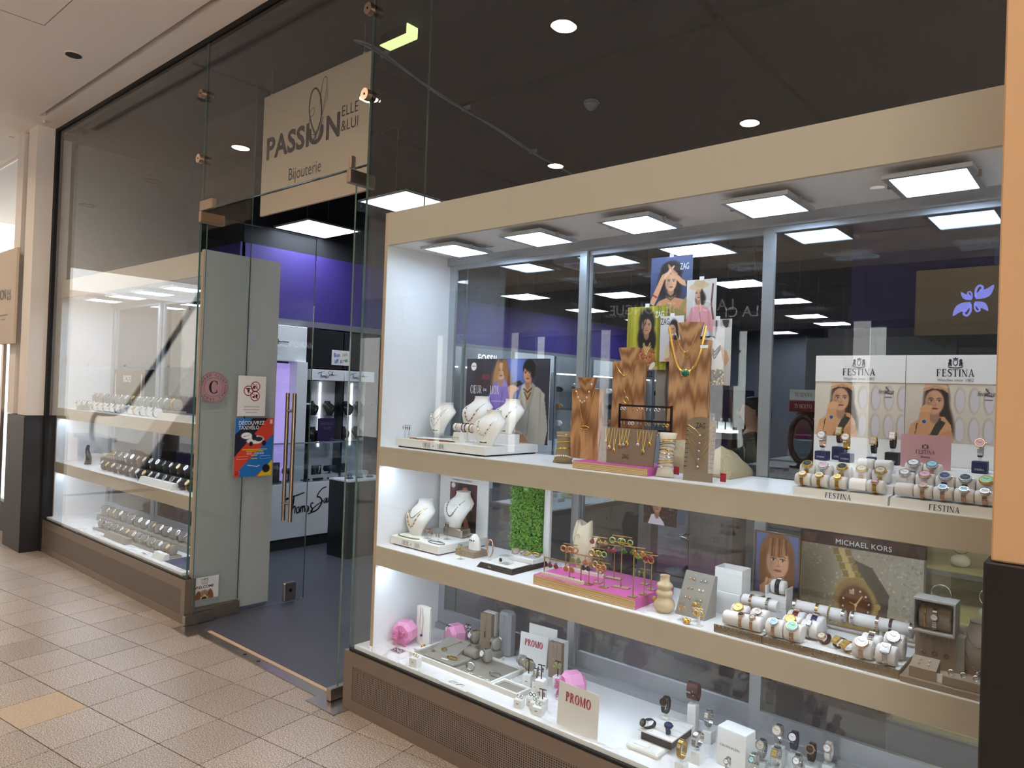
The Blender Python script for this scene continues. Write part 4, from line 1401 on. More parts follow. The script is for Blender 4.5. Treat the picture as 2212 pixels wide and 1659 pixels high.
for k, (x, y) in enumerate(((-4.5, 3.2), (-4.45, 3.75))):
 t = thing('blue_chair', f'slate blue upholstered chair, the {("nearer", "farther")[k]} of two beyond the consulting counter', 'chair', (x, y, 0), R(70), 'blue chairs')
 part('seat', MB().box(-.22, -.22, .40, .22, .22, .47, c=.03), 'stand_navy', t)
 part('backrest', MB().box(-.22, .18, .47, .22, .25, .78, c=.03), 'stand_navy', t)
 for a in (-1, 1):
  for b in (-1, 1):
   part('leg', MB().cyl((a * .19, b * .19, 0), (a * .17, b * .17, .41), .014, n=8), 'chrome', t, 40)

t = thing('bar_stool', 'chrome bar stool with a foot ring and black disc base', 'stool', (-3.06, 3.9, 0.004))
part('base', MB().lathe([(.22, 0), (.22, .008), (.12, .02), (.045, .05), (.03, .07)], 32), 'black_plastic', t, 50)
part('column', MB().cyl((0, 0, .06), (0, 0, .72), .03, n=16), 'chrome', t, 40)
part('foot_ring', MB().tube([(.17 * math.cos(a * PI / 12) + .1, .17 * math.sin(a * PI / 12), .34) for a in range(24)], .012, 8, True), 'chrome', t, 60)
part('seat', MB().lathe([(.05, .70), (.18, .72), (.2, .75), (.19, .79), (0, .8)], 28), 'black_plastic', t, 50)
t = single('floor_mat', MB().box(-3.6, 3.7, .004, -2.3, 4.4, .012), 'burgundy', 'burgundy mat on the dark shop floor under the bar stool', 'mat')

t = thing('grey_wall_unit', 'tall grey panelled wall unit inside the shop below the purple column', 'wall unit', (-2.1, 4, 0))
for k in range(4):
 part('panel', MB().box(.0 + .55 * k, 0, 0, .54 + .55 * k, .5, 2.16, c=.004), 'grey_unit', t)
t = thing('purple_display_box', 'dark purple display box with books behind the standing woman', 'display box', (-2.62, 3.62, 1.1))
part('box', MB().box(-.16, 0, 0, .16, .2, .6, c=.006), 'purple_card', t)
part('shelf', MB().box(-.14, -.05, .2, .14, 0, .21).box(-.14, -.05, .4, .14, 0, .41), 'burgundy', t)
part('stand', MB().box(-.14, .02, -1.1, .14, .18, 0), 'black_unit', t)
t = thing('earring_tower', 'counter tower with a white lit box above dark earring racks', 'display tower', (-2.2, 2.6, 0))
part('lit_box', MB().box(-.1, -.06, 1.40, .1, .06, 1.52), 'acrylic', t)
part('lit_floor', MB().box(-.1, -.06, 1.385, .1, .06, 1.4), 'led_strip', t)
part('name_band', MB().box(-.115, -.07, 1.34, .115, .07, 1.385), 'grey_unit', t)
for z in (1.0, 1.1, 1.2):
 part('rack', MB().box(-.1, -.06, z, .1, .06, z + .012), 'dark_metal', t)
for a in (-.1, .1):
 part('rack_post', MB().box(a - .006, -.06, .9, a + .006, .06, 1.34), 'dark_metal', t)
part('base', MB().box(-.16, -.12, 0, .16, .12, .9, c=.004), 'grey_unit', t)
for k in range(3):
 single('scent_bottle', MB().box(-.018, -.018, 0, .018, .018, .06, c=.004).cyl((0, 0, .06), (0, 0, .085), .008, n=8), 'acrylic_milk', f'white flacon, {ORD[k]} inside the lit box of the earring tower', 'bottle', group='flacons in the lit box', loc=(-2.26 + .06 * k, 2.6, 1.401))
t = thing('mirror_counter', 'grey counter carrying the oval mirror inside the shop', 'counter', (-1.35, 2.1, 0))
part('body', MB().box(-.36, -.2, .08, .45, .2, 1.21, c=.004), 'grey_unit', t)
part('worktop', MB().box(-.38, -.22, 1.21, .47, .22, 1.24), 'grey_trim', t)
part('plinth', MB().box(-.34, -.18, 0, .43, .18, .08), 'shop_black', t)
t = thing('oval_mirror', 'oval table mirror in a thick dark wooden frame on the grey counter', 'mirror', (-1.43, 2.0, 1.24), R(8))
oval = [(.058 * math.cos(a * PI / 20), .115 * math.sin(a * PI / 20)) for a in range(40)]
part('frame', MB().tube([(x * 1.18, 0, z * 1.14 + .165) for x, z in oval], .017, 10, True), 'wood_dark', t, 60)
part('glass', MB().prism([(x, z + .165) for x, z in oval], -.002, .006), 'mirror', t)
part('foot', MB().lathe([(.07, 0), (.07, .012), (.02, .022), (.016, .03)], 20), 'wood_dark', t, 50)
# mirrored gondola with the swan emblem
t = thing('swan_gondola', 'mirrored overhead box with a glowing lilac swan emblem', 'display box', (-1.0, 2.62, 2.04))
part('box', MB().box(0, 0, 0, 1.3, 1.0, .40, c=.004), 'champagne_metal', t)
sw = []
for mx, my, k in ((1, 1, 1.0), (-1, -1, 1.0), (-1, 1, .62), (1, -1, .75)):
 wing = spline([(.012, .008), (.05, .01), (.085, .03), (.10, .085), (.065, .065), (.03, .055), (.012, .03), (.012, .008)], 4)
 sw.append([(x * mx * k, y * my * k) for x, y in wing])
 neck = spline([(.012, .02), (.012, .06), (.028, .085), (.045, .075), (.04, .06), (.03, .058)], 4)
 sw += [[(x * mx * k, y * my * k) for x, y in q] for q in ribbon(neck, .012)]
letters(flat_mesh(sw), 'swan_blue', t, .30, -.006, .2, name='swan_emblem')
letters(text_mesh('SWAROVSKI', .085, .004, .95, 0, 1.1), 'letter_white', t, -.004, .5, .06, Matrix(((0, 0, -1, 0), (-1, 0, 0, 0), (0, 1, 0, 0), (0, 0, 0, 1))))
part('post', MB().box(.1, .4, -2.04, .16, .46, 0), 'grey_unit', t)
part('post', MB().box(1.1, .4, -2.04, 1.16, .46, 0), 'grey_unit', t)
# stacked brand boxes and red goods near the mirror
for k in range(2):
 t = thing('name_box', f'{("upper white", "lower red")[k]} name box stacked beyond the sliding glass', 'box', (-1.62, 2.55, 1.63 - .075 * k))
 part('box', MB().box(-.09, 0, 0, .09, .08, .07, c=.003), ('paper', 'red_goods')[k], t)
 letters(serif_mesh('TI SENTO', .026, .75, .14, .05), ('ink_grey', 'ink_white')[k], t, 0, -.002, .024)
for k in range(6):
 single('gift_box', MB().box(-.07, -.05, 0, .07, .05, .09, c=.005), ('red_goods', 'peach_goods', 'pink_soft')[k % 3], f'{("red", "peach", "pink")[k % 3]} gift box, {ORD[k]} of the stack beside the oval mirror', 'gift box', group='stacked gift boxes', loc=(-1.62 + (.0 if k < 3 else .16), 2.7, 1.24 + .092 * (k % 3)))
single('gift_plinth', MB().box(-1.8, 2.45, 0, -1.3, 2.8, 1.24, c=.004), 'grey_unit', 'grey plinth carrying the stacked gift boxes', 'plinth')

# warm lit showcase at the right end
t = thing('warm_showcase', 'glass showcase with yellow lit linen shelves behind the cabinet', 'showcase', (-.75, 1.1, 0))
part('base', MB().box(0, 0, 0, 1.2, .7, .3), 'grey_unit', t)
part('shelf', MB().box(0.01, .02, .70, 1.19, .68, .74), 'grey_unit', t)
part('shelf_cover', MB().box(0.02, .03, .74, 1.18, .67, .75), 'yellow_lining', t)
part('shelf', MB().box(0.01, .3, .88, 1.19, .68, .90), 'grey_unit', t)
part('shelf_cover', MB().box(0.02, .31, .90, 1.18, .67, .91), 'yellow_lining', t)
part('deck', MB().box(0.02, .02, .3, 1.18, .68, .32), 'yellow_lining', t)
part('back', MB().box(0, .69, .3, 1.2, .70, 1.25), 'yellow_lining', t)
part('light_strip', MB().poly([(.05, .1, 1.215), (.05, .13, 1.215), (1.15, .13, 1.215), (1.15, .1, 1.215)]), 'warm_strip', t, fix=False)
part('light_strip', MB().poly([(.05, .1, .69), (.05, .13, .69), (1.15, .13, .69), (1.15, .1, .69)]), 'warm_strip', t, fix=False)
part('top', MB().box(0, 0, 1.22, 1.2, .7, 1.25), 'grey_unit', t)
part('glass', MB().box(-.006, 0, .3, 0, .7, 1.25), 'pane_inner', t)
for k, (x, y, z) in enumerate(((-.58, 1.2, .75), (-.42, 1.28, .75), (-.56, 1.5, .91), (-.42, 1.52, .91))):
 q = ('front left', 'front right', 'back left', 'back right')[k]
 t = thing('bangle_cushion', f'cream bangle cushion, {q} in the yellow lit showcase', 'cushion', (x, y, z), R(20), 'showcase cushions')
 part('pillow', MB().ball((0, 0, .028), .036, 16, 10, (1.1, .9, .78)), 'bust_white', t, 60)
 b = single('bangle', MB().tube([(.036 * math.cos(a * PI / 12), 0, .036 * math.sin(a * PI / 12)) for a in range(24)], .003, 6, True), 'silver', f'silver bangle standing on the {q} showcase cushion', 'bangle', 60, 'showcase bangles', loc=(x, y, z + .057 + .037))
for k in range(2):
 f = neck_form('jewellery_bust', f'{("left", "right")[k]} cream bust on the lowest level of the yellow lit showcase', (-.52 + .24 * k, 1.4, .3205), 1.0, 'bust_white', 0, 'busts in the yellow showcase')
 necklace('showcase_necklace', f'gold necklace on the {("left", "right")[k]} bust of the yellow lit showcase', f, 1.0, .05, 'gold', 'bead_red', group='necklaces in the yellow showcase')
f = neck_form('jewellery_bust', 'tall cream bust on the middle shelf of the yellow lit showcase', (-.30, 1.22, .7505), .8, 'bust_white', 0)

# ------------------------------------------------------------------ two people in the shop
def person(label, loc, rz, top, hair, hand_up=0.25, h=1.62, long_hair=True):
 t = thing('person', label, 'person', loc, rz)
 k = h / 1.62

 def skin(name, pts, edges, m, lev=2):
  me = bpy.data.meshes.new(name)
  me.from_pydata([tuple(c * k for c in p[:3]) for p in pts], edges, [])
  o = put(name, me, m, t)
  md = o.modifiers.new('skin', 'SKIN')
  md.use_smooth_shade = True
  for v, p in zip(me.skin_vertices[0].data, pts):
   v.radius = (p[3] * k, (p[4] if len(p) > 4 else p[3]) * k)
  me.skin_vertices[0].data[0].use_root = True
  sd = o.modifiers.new('round', 'SUBSURF')
  sd.levels = lev
  sd.render_levels = lev
  return o
 P, E = [], []

 def add(p, to=None):
  P.append(p)
  if to is not None:
   E.append((to, len(P) - 1))
  return len(P) - 1
 pel = add((0, 0, .86, .15, .10))
 w = add((0, 0, 1.02, .12, .085), pel)
 ch = add((0, 0, 1.22, .145, .095), w)
 sh = add((0, .005, 1.33, .11, .07), ch)
 nk = add((0, .005, 1.41, .048), sh)
 hd0 = add((0, -.02, 1.47, .06, .07), nk)
 hd1 = add((0, -.022, 1.54, .072, .088), hd0)
 add((0, -.01, 1.60, .045, .06), hd1)
 for s in (-1, 1):
  hp = add((s * .085, 0, .80, .085), pel)
  kn = add((s * .09, -.01, .46, .058), hp)
  an = add((s * .09, .01, .09, .04), kn)
  add((s * .095, -.13, .03, .036, .03), an)
  so = add((s * .17, .0, 1.31, .052), sh)
  el = add((s * .21, -.03, 1.06, .042), so)
  wr = add((s * .13, -.2 - hand_up * .1, 1.02 + hand_up * .1, .028), el)
  pa = add((s * .10, -.27 - hand_up * .1, 1.03 + hand_up * .1, .030, .016), wr)
  b = P[pa]
  for q in range(4):
   f1 = add((b[0] + (-.024 + .016 * q), b[1] - .045, b[2] + .002, .0085), pa)
   add((b[0] + (-.026 + .017 * q), b[1] - .075 + .008 * abs(q - 1), b[2] - .018, .0075), f1)
  th = add((b[0] - s * .036, b[1] - .012, b[2] + .004, .0095), pa)
  add((b[0] - s * .046, b[1] - .036, b[2] - .008, .008), th)
 skin('body', P, E, 'skin')
 tp = [(p[0], p[1], p[2], p[3] + .014, (p[4] if len(p) > 4 else p[3]) + .014) for p in P]
 keep = [pel, w, ch, sh]
 pts = [tp[i] for i in keep]
 ed = [(0, 1), (1, 2), (2, 3)]
 for s, base in ((-1, 12), (1, 12 + 17)):
  pass
 arms = [i for i, p in enumerate(P) if abs(p[3] - .052) < 1e-6]
 for a in arms:
  i0 = len(pts)
  pts += [tp[a], tp[a + 1], tp[a + 2]]
  ed += [(3, i0), (i0, i0 + 1), (i0 + 1, i0 + 2)]
 skin('sweater', pts, ed, top)
 legs = [i for i, p in enumerate(P) if abs(p[3] - .085) < 1e-6]
 pts = [(0, 0, .88, .155, .108)]
 ed = []
 for a in legs:
  i0 = len(pts)
  pts += [tp[a], tp[a + 1], tp[a + 2]]
  ed += [(0, i0), (i0, i0 + 1), (i0 + 1, i0 + 2)]
 skin('trousers', pts, ed, 'cloth_black')
 hp = MB()
 rings = []
 for z, ry, rx, yo in ((1.645, .03, .03, .01), (1.63, .085, .075, .005), (1.59, .108, .092, .012), (1.53, .10, .095, .035), (1.46, .085, .096, .05), (1.38, .07, .10, .06), (1.28 if long_hair else 1.36, .045, .08, .07)):
  rings.append([(rx * k * math.cos(2 * PI * i / 24), (yo + ry * math.sin(2 * PI * i / 24) * (1 if math.sin(2 * PI * i / 24) > 0 else (.9 if z > 1.56 else .25))) * k, z * k) for i in range(24)])
 hp.loft(rings)
 put('hair', hp.mesh('hair', 70), hair, t)
 fc = MB()
 for s in (-1, 1):
  fc.ball((s * .028 * k, -.104 * k, 1.535 * k), .008 * k, 8, 5)
  fc.box((s * .03 - .014) * k, -.108 * k, 1.553 * k, (s * .03 + .014) * k, -.1 * k, 1.558 * k)
 put('eyes', fc.mesh('eyes'), 'hair_dark', t)
 put('nose', MB().prism([(-.009 * k, 1.50 * k), (.009 * k, 1.50 * k), (.003 * k, 1.54 * k), (-.003 * k, 1.54 * k)], -.122 * k, -.09 * k).mesh('nose'), 'skin', t)
 put('mouth', MB().ball((0, -.1 * k, 1.478 * k), .016 * k, 10, 5, (1, .5, .35)).mesh('mouth', 60), 'burg_band', t)
 ears = MB()
 for s in (-1, 1):
  ears.ball((s * .082 * k, -.0 * k, 1.525 * k), .018 * k, 8, 6, (.4, .7, 1.2))
 put('ears', ears.mesh('ears', 60), 'skin', t)
 return t

person('woman with long black hair and dark top looking down behind the sliding glass', (-2.19, 3.14, .004), R(-62), 'cloth_black', 'hair_dark', .4)
person('person with brown hair and white top behind the oval mirror', (-1.86, 3.45, .004), R(150), 'cloth_white', 'hair_brown', .3, 1.56, False)

# ------------------------------------------------------------------ the mall across the corridor (seen as reflections)
wo = struct('wall_opposite', MB().box(-18, -9.7, 2.9, 5, -9.5, 3.9).box(-18, -9.7, 0, 5, -9.6, .3), 'grey_trim', 'grey wall of the shops across the corridor')
for k in range(8):
 x0 = -16.5 + 2.6 * k
 part('pier', MB().box(x0 - .15, -9.7, 0, x0 + .15, -9.45, 3.9), 'grey_trim', wo)
 part('shop_back', MB().box(x0 + .15, -11, .0, x0 + 2.45, -10.9, 3.9), ('shop_black', 'grey_trim', 'shop_black', 'burgundy')[k % 4], wo)
struct('wall_added_end', MB().box(-27.2, -11, 0, -27, 1, 4.5), 'mall_paint', 'added pale wall closing the unseen far end of the mall')  # unseen end wall, added to keep the bright world out of the reflections
letters(text_mesh('LA CHAISE LONGUE', .2, .0, 1), 'letter_dim', wo, -6.4, -9.47, 3.15, Matrix(((-1, 0, 0, 0), (0, 0, 1, 0), (0, 1, 0, 0), (0, 0, 0, 1))))
t = thing('hoarding', 'white draped hoarding across the corridor', 'hoarding', (-19.5, -5.2, 0), R(0))
part('sheet', MB().box(-5, -.03, 0, 5, .03, 1.9), 'hoarding', t)
for a in (-5, -2.5, 0, 2.5, 5):
 part('post', MB().box(a - .03, -.06, 0, a + .03, -.03, 1.95), 'steel', t)
t = thing('escalator', 'escalator with glass balustrade and black handrail across the corridor', 'escalator', (-11.6, -2.5, 0), PI)
hr = spline([(1.6, 0, .35), (1.95, 0, .45), (2.05, 0, .75), (1.9, 0, .98), (1.5, 0, 1.0), (.9, 0, 1.06), (.2, 0, 1.42), (-2.8, 0, 3.6)], 6)
for y in (0, 1.1):
 part('handrail', MB().tube([(a, y, c) for a, b, c in hr], .04, 8), 'rubber', t, 60)
 part('balustrade', MB().prism([(1.6, .3), (1.95, .45), (2.0, .9), (1.5, .95), (.9, 1.0), (.2, 1.35), (-2.8, 3.5), (-2.8, 2.7), (.3, .3)], y - .006, y + .006), 'pane', t)
part('truss', MB().prism([(1.9, 0), (1.9, .3), (.4, .3), (-2.8, 2.65), (-2.8, 2.2), (.2, 0)], -.06, 1.16), 'steel', t)
for k in range(12):
 part('step', MB().box(.2 - .26 * k, .05, .3 + .19 * k, .5 - .26 * k, 1.05, .33 + .19 * k), 'dark_metal', t)
t = thing('mall_bench', 'low grey bench in the corridor', 'bench', (-15.5, -3.2, 0), R(8))
part('seat', MB().box(-.8, -.22, .38, .8, .22, .46, c=.01), 'grey_unit', t)
part('plinth', MB().box(-.7, -.15, 0, .7, .15, .38), 'column_dark', t)

DL = [(-2.712, -1.27), (-4.62, -1.27), (-6.62, -1.27), (-8.61, -1.27), (-10.6, -1.27), (-.75, -1.27), (1.2, -1.27)]
DL += [(-2.42, -3.44), (-4.42, -3.44), (-6.42, -3.44), (-8.4, -3.44), (-.4, -3.44)]
DL += [(-2.06, -5.92), (-4.01, -6.57), (-5.98, -7.27), (-9.88, -8.5), (-8.0, -7.9), (-12.6, -1.27), (-13.5, -5.5)]
ORDX = ORD
for k, (x, y) in enumerate(DL):
 downlight(x, y, ZC, .085, f'warm round mall downlight, {ORDX[k % 12]} of the {("inner", "outer")[k // 12]} dozen above the corridor', DOWNLIGHT_W)

# ------------------------------------------------------------------ merchandise builders (local front looks to -Y)
def sup(a, b, th, p=2.5):
 c, s = math.cos(th), math.sin(th)
 r = (abs(c) ** p + abs(s) ** p) ** (-1 / p)
 return -a * r * c, b * r * s          # y, z ; th = 0 front, 90 deg top

def loop_frame(a, b, th, p):
 y, z = sup(a, b, th, p)
 y2, z2 = sup(a, b, th + .02, p)
 ty, tz = y2 - y, z2 - z
 L = math.hypot(ty, tz)
 ty, tz = ty / L, tz / L
 return y, z, ty, tz, -tz, ty          # point, tangent, outward normal

def band_mb(a, b, ang, half, w, kind, p):
 """watch band around an oval, leaving room for the case"""
 mb = MB()
 n = 30 if kind == 'links' else 36
 span = 2 * PI - 2 * half
 if kind == 'links':
  for i in range(n):
   th = ang + half + span * (i + .5) / n
   y, z, ty, tz, ny, nz = loop_frame(a, b, th, p)
   y1, z1 = sup(a, b, ang + half + span * i / n, p)
   y2, z2 = sup(a, b, ang + half + span * (i + 1) / n, p)
   L = math.hypot(y2 - y1, z2 - z1) * .84
   Mx = Matrix(((1, 0, 0, 0), (0, ty, ny, y), (0, tz, nz, z), (0, 0, 0, 1)))
   mb.box(-w / 2, -L / 2, .0006, -w / 6, L / 2, .0030, Mx)
   mb.box(-w / 6, -L / 2, .0006, w / 6, L / 2, .0036, Mx)
   mb.box(w / 6, -L / 2, .0006, w / 2, L / 2, .0030, Mx)
 else:
  rings = []
  for i in range(n + 1):
   th = ang + half + span * i / n
   y, z, ty, tz, ny, nz = loop_frame(a, b, th, p)
   rings.append([(sx * w / 2, y + ny * o, z + nz * o) for sx, o in ((-1, .0006), (1, .0006), (1, .0028), (-1, .0028))])
  mb.loft(rings)
 return mb

def watch(name, label, loc, a, b, ang, band, case, dial, shape='round', rc_=.0135, w=.013, kind='links', rz=0.0, group=None, p=2.5, tilt=0.0):
 """wrist watch closed into an oval loop; ang = where the case sits (0 front, 90 top), in degrees; loc = loop centre"""
 t = thing(name, label, 'watch', loc, rz, group)
 th = R(ang)
 half = math.asin(min(.95, rc_ * .92 / ((a + b) / 2)))
 key = (round(a, 4), round(b, 4), ang, shape, rc_, w, kind, p)
 put('band', cached(('band',) + key, lambda: band_mb(a, b, th, half, w, kind, p), None if kind == 'links' else 50), band, t)
 y, z, ty, tz, ny, nz = loop_frame(a, b, th, p)
 Mx = Matrix(((1, 0, 0, 0), (0, ty, ny, y), (0, tz, nz, z), (0, 0, 0, 1)))

 def case_mb():
  mb = MB()
  if shape == 'round':
   mb.lathe([(rc_ * .9, -.001), (rc_, .001), (rc_, .006), (rc_ * .93, .0078), (rc_ * .8, .0078), (rc_ * .8, .0066)], 24)
  else:
   mb.box(-rc_ * .82, -rc_ * 1.05, -.001, rc_ * .82, rc_ * 1.05, .0064, c=.0015)
  mb.cyl((rc_ * (.98 if shape == 'round' else .8), 0, .0035), (rc_ * (1.16 if shape == 'round' else 1.0), 0, .0035), .0018, n=8)
  for s in (-1, 1):
   mb.box(-w * .5, s * rc_ * .72 - .003, .0, w * .5, s * rc_ * .72 + .003 + s * .001, .0045)
  return mb

 def dial_mb():
  mb = MB()
  if shape == 'round':
   mb.cyl((0, 0, .0064), (0, 0, .0072), rc_ * .79, n=24)
  else:
   mb.box(-rc_ * .62, -rc_ * .8, .0064, rc_ * .62, rc_ * .8, .0072)
  return mb

 def hands_mb():
  mb = MB()
  mb.box(-.0005, 0, .0073, .0005, rc_ * .42, .0077, Matrix.Rotation(R(-62), 4, 'Z')).box(-.0004, 0, .0077, .0004, rc_ * .62, .008, Matrix.Rotation(R(58), 4, 'Z'))
  for i in range(12):
   rr = rc_ * (.68 if shape == 'round' else .56)
   mb.box(-.0004, rr, .0073, .0004, rr + rc_ * .09, .0076, Matrix.Rotation(i * PI / 6, 4, 'Z'))
  return mb
 put('case', cached(('case',) + key[3:6], case_mb, 45), case, t, Mx=Mx)
 d = put('dial', cached(('dial', shape, rc_), dial_mb, 45), dial, t, Mx=Mx)
 put('hands', cached(('hands', shape, rc_), hands_mb), 'gold' if dial in ('dial_black', 'dial_blue') else 'ink_black', d)
 return t

def cushion(name, label, loc, a, b, w, m, rz=0.0, group=None, p=2.5):
 """soft roll the watch is closed around; loc = roll centre"""
 def mk():
  mb = MB()
  n = 32
  rings = []
  for x, s in ((-w / 2, .82), (-w / 2 + .002, .95), (-w / 2 + .005, 1.0), (w / 2 - .005, 1.0), (w / 2 - .002, .95), (w / 2, .82)):
   rings.append([(x, sup(a * s, b * s, 2 * PI * i / n, p)[0], sup(a * s, b * s, 2 * PI * i / n, p)[1]) for i in range(n)])
  return mb.loft(rings)
 return tag(put(name, cached(('cushion', a, b, w, p), mk, 50), m, None, loc, rz), label, 'cushion', group)

def on_cushion(look, where, x, y, z, band, case, dial, shape='round', rc_=.0135, kind='links', a=.024, b=.019, w=.047, m='cushion_white', ang=48, rz=0.0, group='watches', empty=False, bw=.013, p=2.5):
 """a cushion standing at z and, unless empty, a watch closed around it"""
 c = Vector((x, y, z + b + .0032))
 cushion('watch_cushion', f'{"empty " if empty else ""}{CUSH[m]} cushion, {where}', c, a, b, w, m, rz, group + ' cushions', p)
 if not empty:
  watch('wrist_watch', f'{look}, {where}', c, a, b, ang, band, case, dial, shape, rc_, bw, kind, rz, group, p)

CUSH = {'cushion_white': 'white', 'cushion_grey': 'grey', 'cushion_black': 'black', 'taupe': 'taupe'}

def c_stand_watch(look, where, x, y, z, band, case, dial, shape='round', rc_=.0145, kind='links', h=.0, a=.022, b=.030, block='acrylic_milk', bw=.016, rz=0.0, group='standing watches', ang=30, bs=.018, bh=.03):
 """watch on a clear C ring over a small block"""
 t = thing('watch_stand', f'{"clear ring stand" if block == "acrylic_milk" else "block ring stand"}, {where}', 'stand', (x, y, z), rz, group + ' stands')
 part('block', MB().box(-bs, -bs, 0, bs, bs, bh, c=.0015), block, t)
 part('post', MB().box(-.005, -.004, bh, .005, .004, bh + .012), 'acrylic', t)
 cz = bh + .012 + b + .003
 ring = [(0, sup(a * .9, b * .9, 2 * PI * i / 24, 2.2)[0], cz + sup(a * .9, b * .9, 2 * PI * i / 24, 2.2)[1]) for i in range(2, 23)]
 part('ring', MB().tube(ring, .0018, 6), 'acrylic', t, 60)
 watch('wrist_watch', f'{look}, {where}', (x, y, z + cz), a, b, ang, band, case, dial, shape, rc_, bw, kind, rz, group, 2.2)

def plinth(name, label, x0, x1, y0, y1, z, h, m_front, m_top, gap=.0, cat='plinth', side=None):
 t = thing(name, label, cat, ((x0 + x1) / 2, y0, z))
 W = (x1 - x0) / 2
 D = y1 - y0
 if gap:
  part('foot', MB().box(-W + .012, .012, 0, W - .012, D - .012, gap), 'ink_black', t)
 part('body', MB().box(-W, 0.002, gap, W, D, h, c=.0015), m_top, t)
 part('front', MB().box(-W + .001, 0, gap + .001, W - .001, .002, h - .002), m_front, t)
 if side:
  part('side', MB().box(W, .002, gap + .001, W + .002, D - .001, h - .002), side, t)
 return t

def earring_pair(label, x, y, z, m, kind='drop', s=1.0, rz=0.0, group=None, gap=.018, hook='gold'):
 """two earrings hanging side by side from height z"""
 t = thing('earring_pair', label, 'earrings', (x, y, z), rz, group)
 for q in (-1, 1):
  hk = MB().tube([(q * gap / 2, 0, 0), (q * gap / 2, -.003, .002), (q * gap / 2, -.004, -.002), (q * gap / 2, -.003, -.008 * s)], .0008, 5)
  o = put('hook', hk.mesh('hook', 60), hook, t)
  mb = MB()
  if kind == 'drop':
   mb.ball((q * gap / 2, -.003, -.012 * s), .005 * s, 8, 6, (1, .6, 1)).ball((q * gap / 2, -.003, -.021 * s), .0035 * s, 8, 6, (1, .6, 1.5))
  elif kind == 'hoop':
   mb.tube([(q * gap / 2 + .009 * s * math.cos(i * PI / 8), -.003, -.016 * s + .009 * s * math.sin(i * PI / 8)) for i in range(16)], .0028 * s, 6, True)
  elif kind == 'fan':
   for i in range(5):
    an = R(-140 + 25 * i)
    mb.ball((q * gap / 2 + .008 * s * math.cos(an), -.003, -.012 * s + .009 * s * math.sin(an)), .004 * s, 6, 5, (1, .5, 1.2))
   mb.ball((q * gap / 2, -.003, -.012 * s), .0055 * s, 8, 6, (1, .6, 1))
  else:
   mb.ball((q * gap / 2, -.003, -.007 * s), .0035 * s, 8, 6)
  put('drop', mb.mesh('drop', 60), m, t)
 return t

def bracelet_roll(where, x, y, z, L, r, looks, m='bust_white', foot=True, rz=0.0, group='bracelets on rolls', name='bracelet_roll', label=None, hz=.05):
 """horizontal roll on a foot with bracelets closed around it; looks = [(offset, material, colour word, kind)]"""
 t = thing(name, label or f'horizontal padded bracelet roll {where}', 'bracelet stand', (x, y, z), rz)
 hz = hz if foot else 0.0
 part('roll', MB().lathe([(r * .9, -L / 2), (r, -L / 2 + .003), (r, L / 2 - .003), (r * .9, L / 2)], 28, Matrix.Translation((0, 0, hz + r)) @ Matrix.Rotation(PI / 2, 4, 'Y')), m, t, 50)
 if foot:
  part('post', MB().cyl((0, 0, .004), (0, 0, hz), .006, n=10), 'acrylic_milk', t, 40)
  part('foot', MB().box(-.03, -.025, 0, .03, .025, .004), 'acrylic_milk', t)
 for k, (o, mm, word, kd) in enumerate(looks):
  cx = Matrix.Rotation(rz, 4, 'Z') @ Vector((o, 0, 0))
  if kd == 'beads':
   mb = MB()
   for i in range(26):
    an = 2 * PI * i / 26
    mb.ball((0, (r + .0032) * math.cos(an), (r + .0032) * math.sin(an)), .003, 6, 4)
  elif kd == 'links':
   mb = band_mb(r + .0003, r + .0003, 0, .12, .009, 'links', 2.0)
  else:
   mb = MB().tube([(0, (r + .002) * math.cos(i * PI / 12), (r + .002) * math.sin(i * PI / 12)) for i in range(24)], .0016, 6, True)
  single('bracelet', mb, mm, f'{word} bracelet, {ORD[k]} from the left on the {where} roll', 'bracelet', 60 if kd != 'links' else None, group, loc=(x + cx.x, y + cx.y, z + hz + r), rz=rz)
 return t

def framed_print(name, label, x, y, z, W, H, canvas, tilt=0.0, frame=None, cat='poster', thick=.004, rz=0.0, back='paper', pad=0.0):
 """flat picture standing at z, looking to -Y, leaning back by tilt"""
 t = thing(name, label, cat, (x, y, z), rz)
 t.rotation_euler = (-tilt, 0, rz)
 part('board', MB().box(-W / 2, 0, 0, W / 2, thick, H), back, t)
 put('print', canvas.mesh(W - 2 * pad, H - 2 * pad), 'print', t, (0, -.0008, pad))
 if frame:
  f = MB()
  w = .006
  f.box(-W / 2 - w, -.004, -w, W / 2 + w, thick, 0).box(-W / 2 - w, -.004, H, W / 2 + w, thick, H + w).box(-W / 2 - w, -.004, 0, -W / 2, thick, H).box(W / 2, -.004, 0, W / 2 + w, thick, H)
  part('frame', f, frame, t)
 return t

